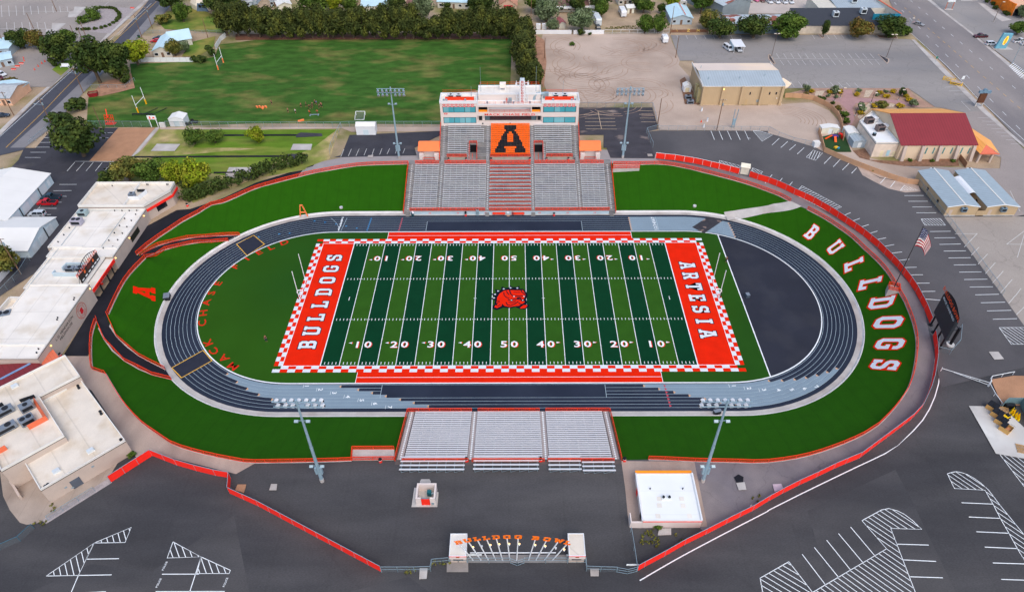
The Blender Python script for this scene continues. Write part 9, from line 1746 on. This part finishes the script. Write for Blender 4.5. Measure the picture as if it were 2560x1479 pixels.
for p,lb in (((69.6,93.9),'white bollard sleeve on the dirt below the tan hall, first'),((70,86.1),'white bollard sleeve on the dirt below the tan hall, second'),((67.8,81.6),'white bollard sleeve on the dirt below the tan hall, third')): t = thing('bollard',lb,'bollard',(*p,GZ),'white bollards');MB().tube((0,0,0),(0,0,1.3),.35,10,0,.25).build('sleeve',M_white,t,local=True);MB().tube((0,0,1.3),(0,0,1.45),.2,8).build('cap',M_galv,t,local=True)
t = thing('lawn_swing','white garden swing seat on the grass triangle','seat',(*(-181.1,134),GZ));MB().box(-1.5,-.6,.5,1.5,.5,.65).build('seat',M_white,t,local=True);MB().box(-1.5,.5,.65,1.5,.6,1.5).build('backrest',M_white,t,local=True);[MB().box(x-.1,y-.1,0,x+.1,y+.1,.9).build('leg',M_white,t,local=True) for x in (-1.5,1.5) for y in (-.6,.5)]
t = thing('rubbish_skip','dark red rubbish skip by the street below the huge tree','skip',(*(-157.7,107.9),GZ),None,.3);MB().raw([(-1.4,-1,0),(1.4,-1,0),(1.4,1,0),(-1.4,1,0),(-1.7,-1.1,1.5),(1.7,-1.1,1.5),(1.7,1.1,1.5),(-1.7,1.1,1.5)],[(0,1,5,4),(1,2,6,5),(2,3,7,6),(3,0,4,7)]).build('bin_body',mat('skip_red',(140,30,38),.7),t,local=True);MB().box(-1.5,-1,1.2,1.5,1,1.25).build('contents',M_mulch,t,local=True)
t = thing('wheelie_bin','dark green wheeled bin at the street by the white house','bin',(*(-163.5,165),GZ));MB().box(-.4,-.4,.1,.4,.4,1.1).build('bin_body',mat('bin_green',(30,80,56),.6),t,local=True);MB().box(-.44,-.46,1.1,.44,.44,1.2).build('lid',M_dark,t,local=True)
for p,lb in (((12.6,173.2),'white roof tank behind the white fence, left'),((15.3,173.2),'white roof tank behind the white fence, right')): o = MB().box(p[0]-1,p[1],GZ,p[0]+1,p[1]+1.4,GZ+2.3).build('storage_tank',M_white);solo(o,lb,'tank')
# throwing runways and pads on the lawn
for poly,m,lb in (([(-106,77.5),(-87.8,77.4),(-73.7,77.4),(-73.5,76.4),(-105.7,76.4)],M_asphalt_blk,'dark runway strip across the lawn, upper'),([(-125.7,63),(-83.8,63.2),(-73.4,63.2),(-73.2,62.2),(-125.6,62.1)],M_asphalt_blk,'dark runway strip across the lawn, lower'),([(-73.7,77.3),(-72.5,78.6),(-65,77.9),(-64.4,76),(-73.4,75.3)],M_asphalt_lot,'black sand pit at the end of the upper runway'),([(-73.3,64),(-72.3,64.2),(-66.6,63.6),(-66.6,61.4),(-73.1,61.1)],M_asphalt_lot,'black sand pit at the end of the lower runway'),([(-90.4,55.8),(-81.8,55.7),(-80.6,49.3),(-90.2,49.4)],M_conc,'pale throwing pad beside the hedge'),([(-119.6,71.1),(-111.6,70.9),(-111.8,66.3),(-119.8,66.3)],M_conc,'pale throwing pad beside the brown yard'),([(-73.3,70.7),(-66.8,70.6),(-66.4,66.7),(-73.2,66.7)],M_conc,'pale throwing pad in the middle of the lawn'),([(-94.4,53),(-87,53.1),(-87.1,52.3),(-94.2,52.2)],M_asphalt_blk,'short black runway leading to the hedge pad')):
    flat_thing('runway' if 'runway' in lb else 'pad',poly,GZ+.16,m,lb,'runway' if 'runway' in lb else 'pad',thick=.05)

# ---------------------------------------------------------------- people
def skin_mesh(name,verts,edges,radii,levels=1):
    me = bpy.data.meshes.new(name);me.from_pydata(verts,edges,[]);o = bpy.data.objects.new(name,me);COL.objects.link(o)
    md = o.modifiers.new('skin','SKIN');md.use_smooth_shade = True
    for i,r in enumerate(radii): me.skin_vertices[0].data[i].radius = (r,r*.85)
    me.skin_vertices[0].data[0].use_root = True
    s = o.modifiers.new('sub','SUBSURF');s.levels = levels;s.render_levels = levels
    bpy.context.view_layer.update();ev = o.evaluated_get(bpy.context.evaluated_depsgraph_get());out = bpy.data.meshes.new_from_object(ev);out.name = name
    bpy.data.objects.remove(o);return out
def figure_meshes(key,lean,step,arm):
    """body, shirt, trousers, hair for one pose: lean forward, stride, arm raise"""
    y = lambda z: -lean*max(0,z-.9)
    J = [(0,0,.95),(0,y(1.2),1.2),(0,y(1.42),1.42),(0,y(1.52)-.02,1.53),(0,y(1.66)-.03,1.66),(0,y(1.74)-.03,1.74)];R_ = [.135,.13,.15,.055,.092,.075];E = [(0,1),(1,2),(2,3),(3,4),(4,5)]
    for s in (-1,1):
        b = len(J);J += [(s*.19,y(1.42),1.42),(s*(.26+arm*.1),y(1.15)-.05-arm*.15,1.15+arm*.15),(s*(.24+arm*.05),y(.95)-.16-arm*.35,.93+arm*.4),(s*.235,y(.9)-.19-arm*.38,.86+arm*.42)];R_ += [.065,.05,.036,.034];E += [(2,b),(b,b+1),(b+1,b+2),(b+2,b+3)]
        b = len(J);d = s*step;J += [(s*.1,-.02,.86),(s*.12,-d*.55-.04,.49),(s*.12,-d,.09),(s*.13,-d-.16,.04)];R_ += [.10,.065,.042,.036];E += [(0,b),(b,b+1),(b+1,b+2),(b+2,b+3)]
    sk = lambda idx,sc: ([J[i] for i in idx],[(idx.index(a),idx.index(b)) for a,b in E if a in idx and b in idx],[R_[i]*sc for i in idx])
    return (skin_mesh('person_body',J,E,R_),skin_mesh('shirt',*sk([1,0,2,6,7,14,15],1.16)),skin_mesh('trousers',*sk([0,10,11,18,19],1.2)),skin_mesh('hair',[J[4],(J[5][0],J[5][1]+.025,J[5][2]+.02)],[(0,1)],[.095,.088]),skin_mesh('long_trousers',*sk([0,10,11,12,18,19,20],1.22)))
POSES = [figure_meshes('stand',.0,.04,.0),figure_meshes('stride',.12,.28,.3),figure_meshes('crouch',.45,.18,.8)]
M_skin = mat('skin',(176,124,98),.7,var=.03);M_hair = mat('dark_hair',(40,30,26),.8)
def person(p,pose,rz,shirt,trs,label,group=None,z=GZ,long_=False,hair=None,sc=1.0):
    t = thing('person',label,'person',(p[0],p[1],z),group,rz);t.scale = (sc,)*3;b,s,tr,h,lt = POSES[pose]
    for nm,me,m in (('body',b,M_skin),('shirt',s,shirt),('trousers',lt if long_ else tr,trs),('hair',h,hair or M_hair)):
        o = link(nm,me,t,local=True)
        if not me.materials: me.materials.append(None)
        o.material_slots[0].link = 'OBJECT';o.material_slots[0].material = m
    return t
M_blk = mat('black_cloth',(30,30,36),.9);M_org = mat('orange_cloth',(240,70,20),.9);M_wht = mat('white_cloth',(226,228,230),.9);M_jean = mat('dark_jeans',(46,54,72),.9);M_brn = mat('brown_cloth',(120,76,56),.9);M_blu = mat('blue_cloth',(60,110,170),.9);M_hi = mat('helmet_orange',(250,110,50),.4)
person((-60.97,-16.02),0,.6,M_blk,M_jean,'man in black shirt and jeans standing on the turf left of the end zone',z=0,long_=True,sc=1.25);person((61.65,15.16),0,-1.2,M_brn,M_blk,'person in dark clothes at the edge of the black infield',z=0,long_=True,sc=1.2);person((1.0,38.3),0,PI,mat('patterned_cloth',(120,60,90),.9),M_jean,'person in a dark patterned shirt between the two orange benches',z=0,long_=True)
person((-.9,72.6),0,PI,M_red_solid,M_red_solid,'person in red on the press box roof terrace',z=20.8)
PL = [((-88.2,100.3),1,M_blk,M_blk,'player in black carrying an orange pad, far left of the practice'),((-80.6,93.9),0,M_skin,M_blk,'shirtless player in dark shorts standing left of the group'),((-77.7,93.1),0,M_wht,M_blk,'coach in a white shirt left of the players'),((-76.7,97.7),0,M_brn,M_blk,'player in brown standing between the coach and the group'),((-74.9,98.5),1,M_blk,M_blk,'player in black at the left of the group'),((-73.5,96.7),2,M_brn,M_blk,'player in brown bending at the left of the group'),((-72.7,96.7),1,M_blk,M_blk,'player in black in the middle of the group, front'),((-72.5,98.1),0,M_blk,M_blk,'player in black in the middle of the group, behind'),((-72.1,100.2),0,M_blk,M_blk,'player in black at the back of the group'),((-71.4,99.7),0,M_blu,M_blk,'player in blue at the back of the group'),((-69.6,98.3),0,M_blk,M_blk,'player in black at the right of the group, behind'),((-69.9,96.7),2,M_brn,M_blk,'player in brown bending at the right of the group'),((-69.1,97.7),1,M_brn,M_blk,'player in brown at the far right of the group'),((-72.1,92.1),2,M_org,M_blk,'player in orange at the sled, left'),((-69.6,92.5),2,M_org,M_blk,'player in orange at the sled, right')]
for i,(p,po,s_,tr,lb) in enumerate(PL): person(p,po,(i*1.3) % 6,s_,tr,lb,'players and coach on the practice field',hair=M_hi if s_ is M_org else None,sc=1.15)
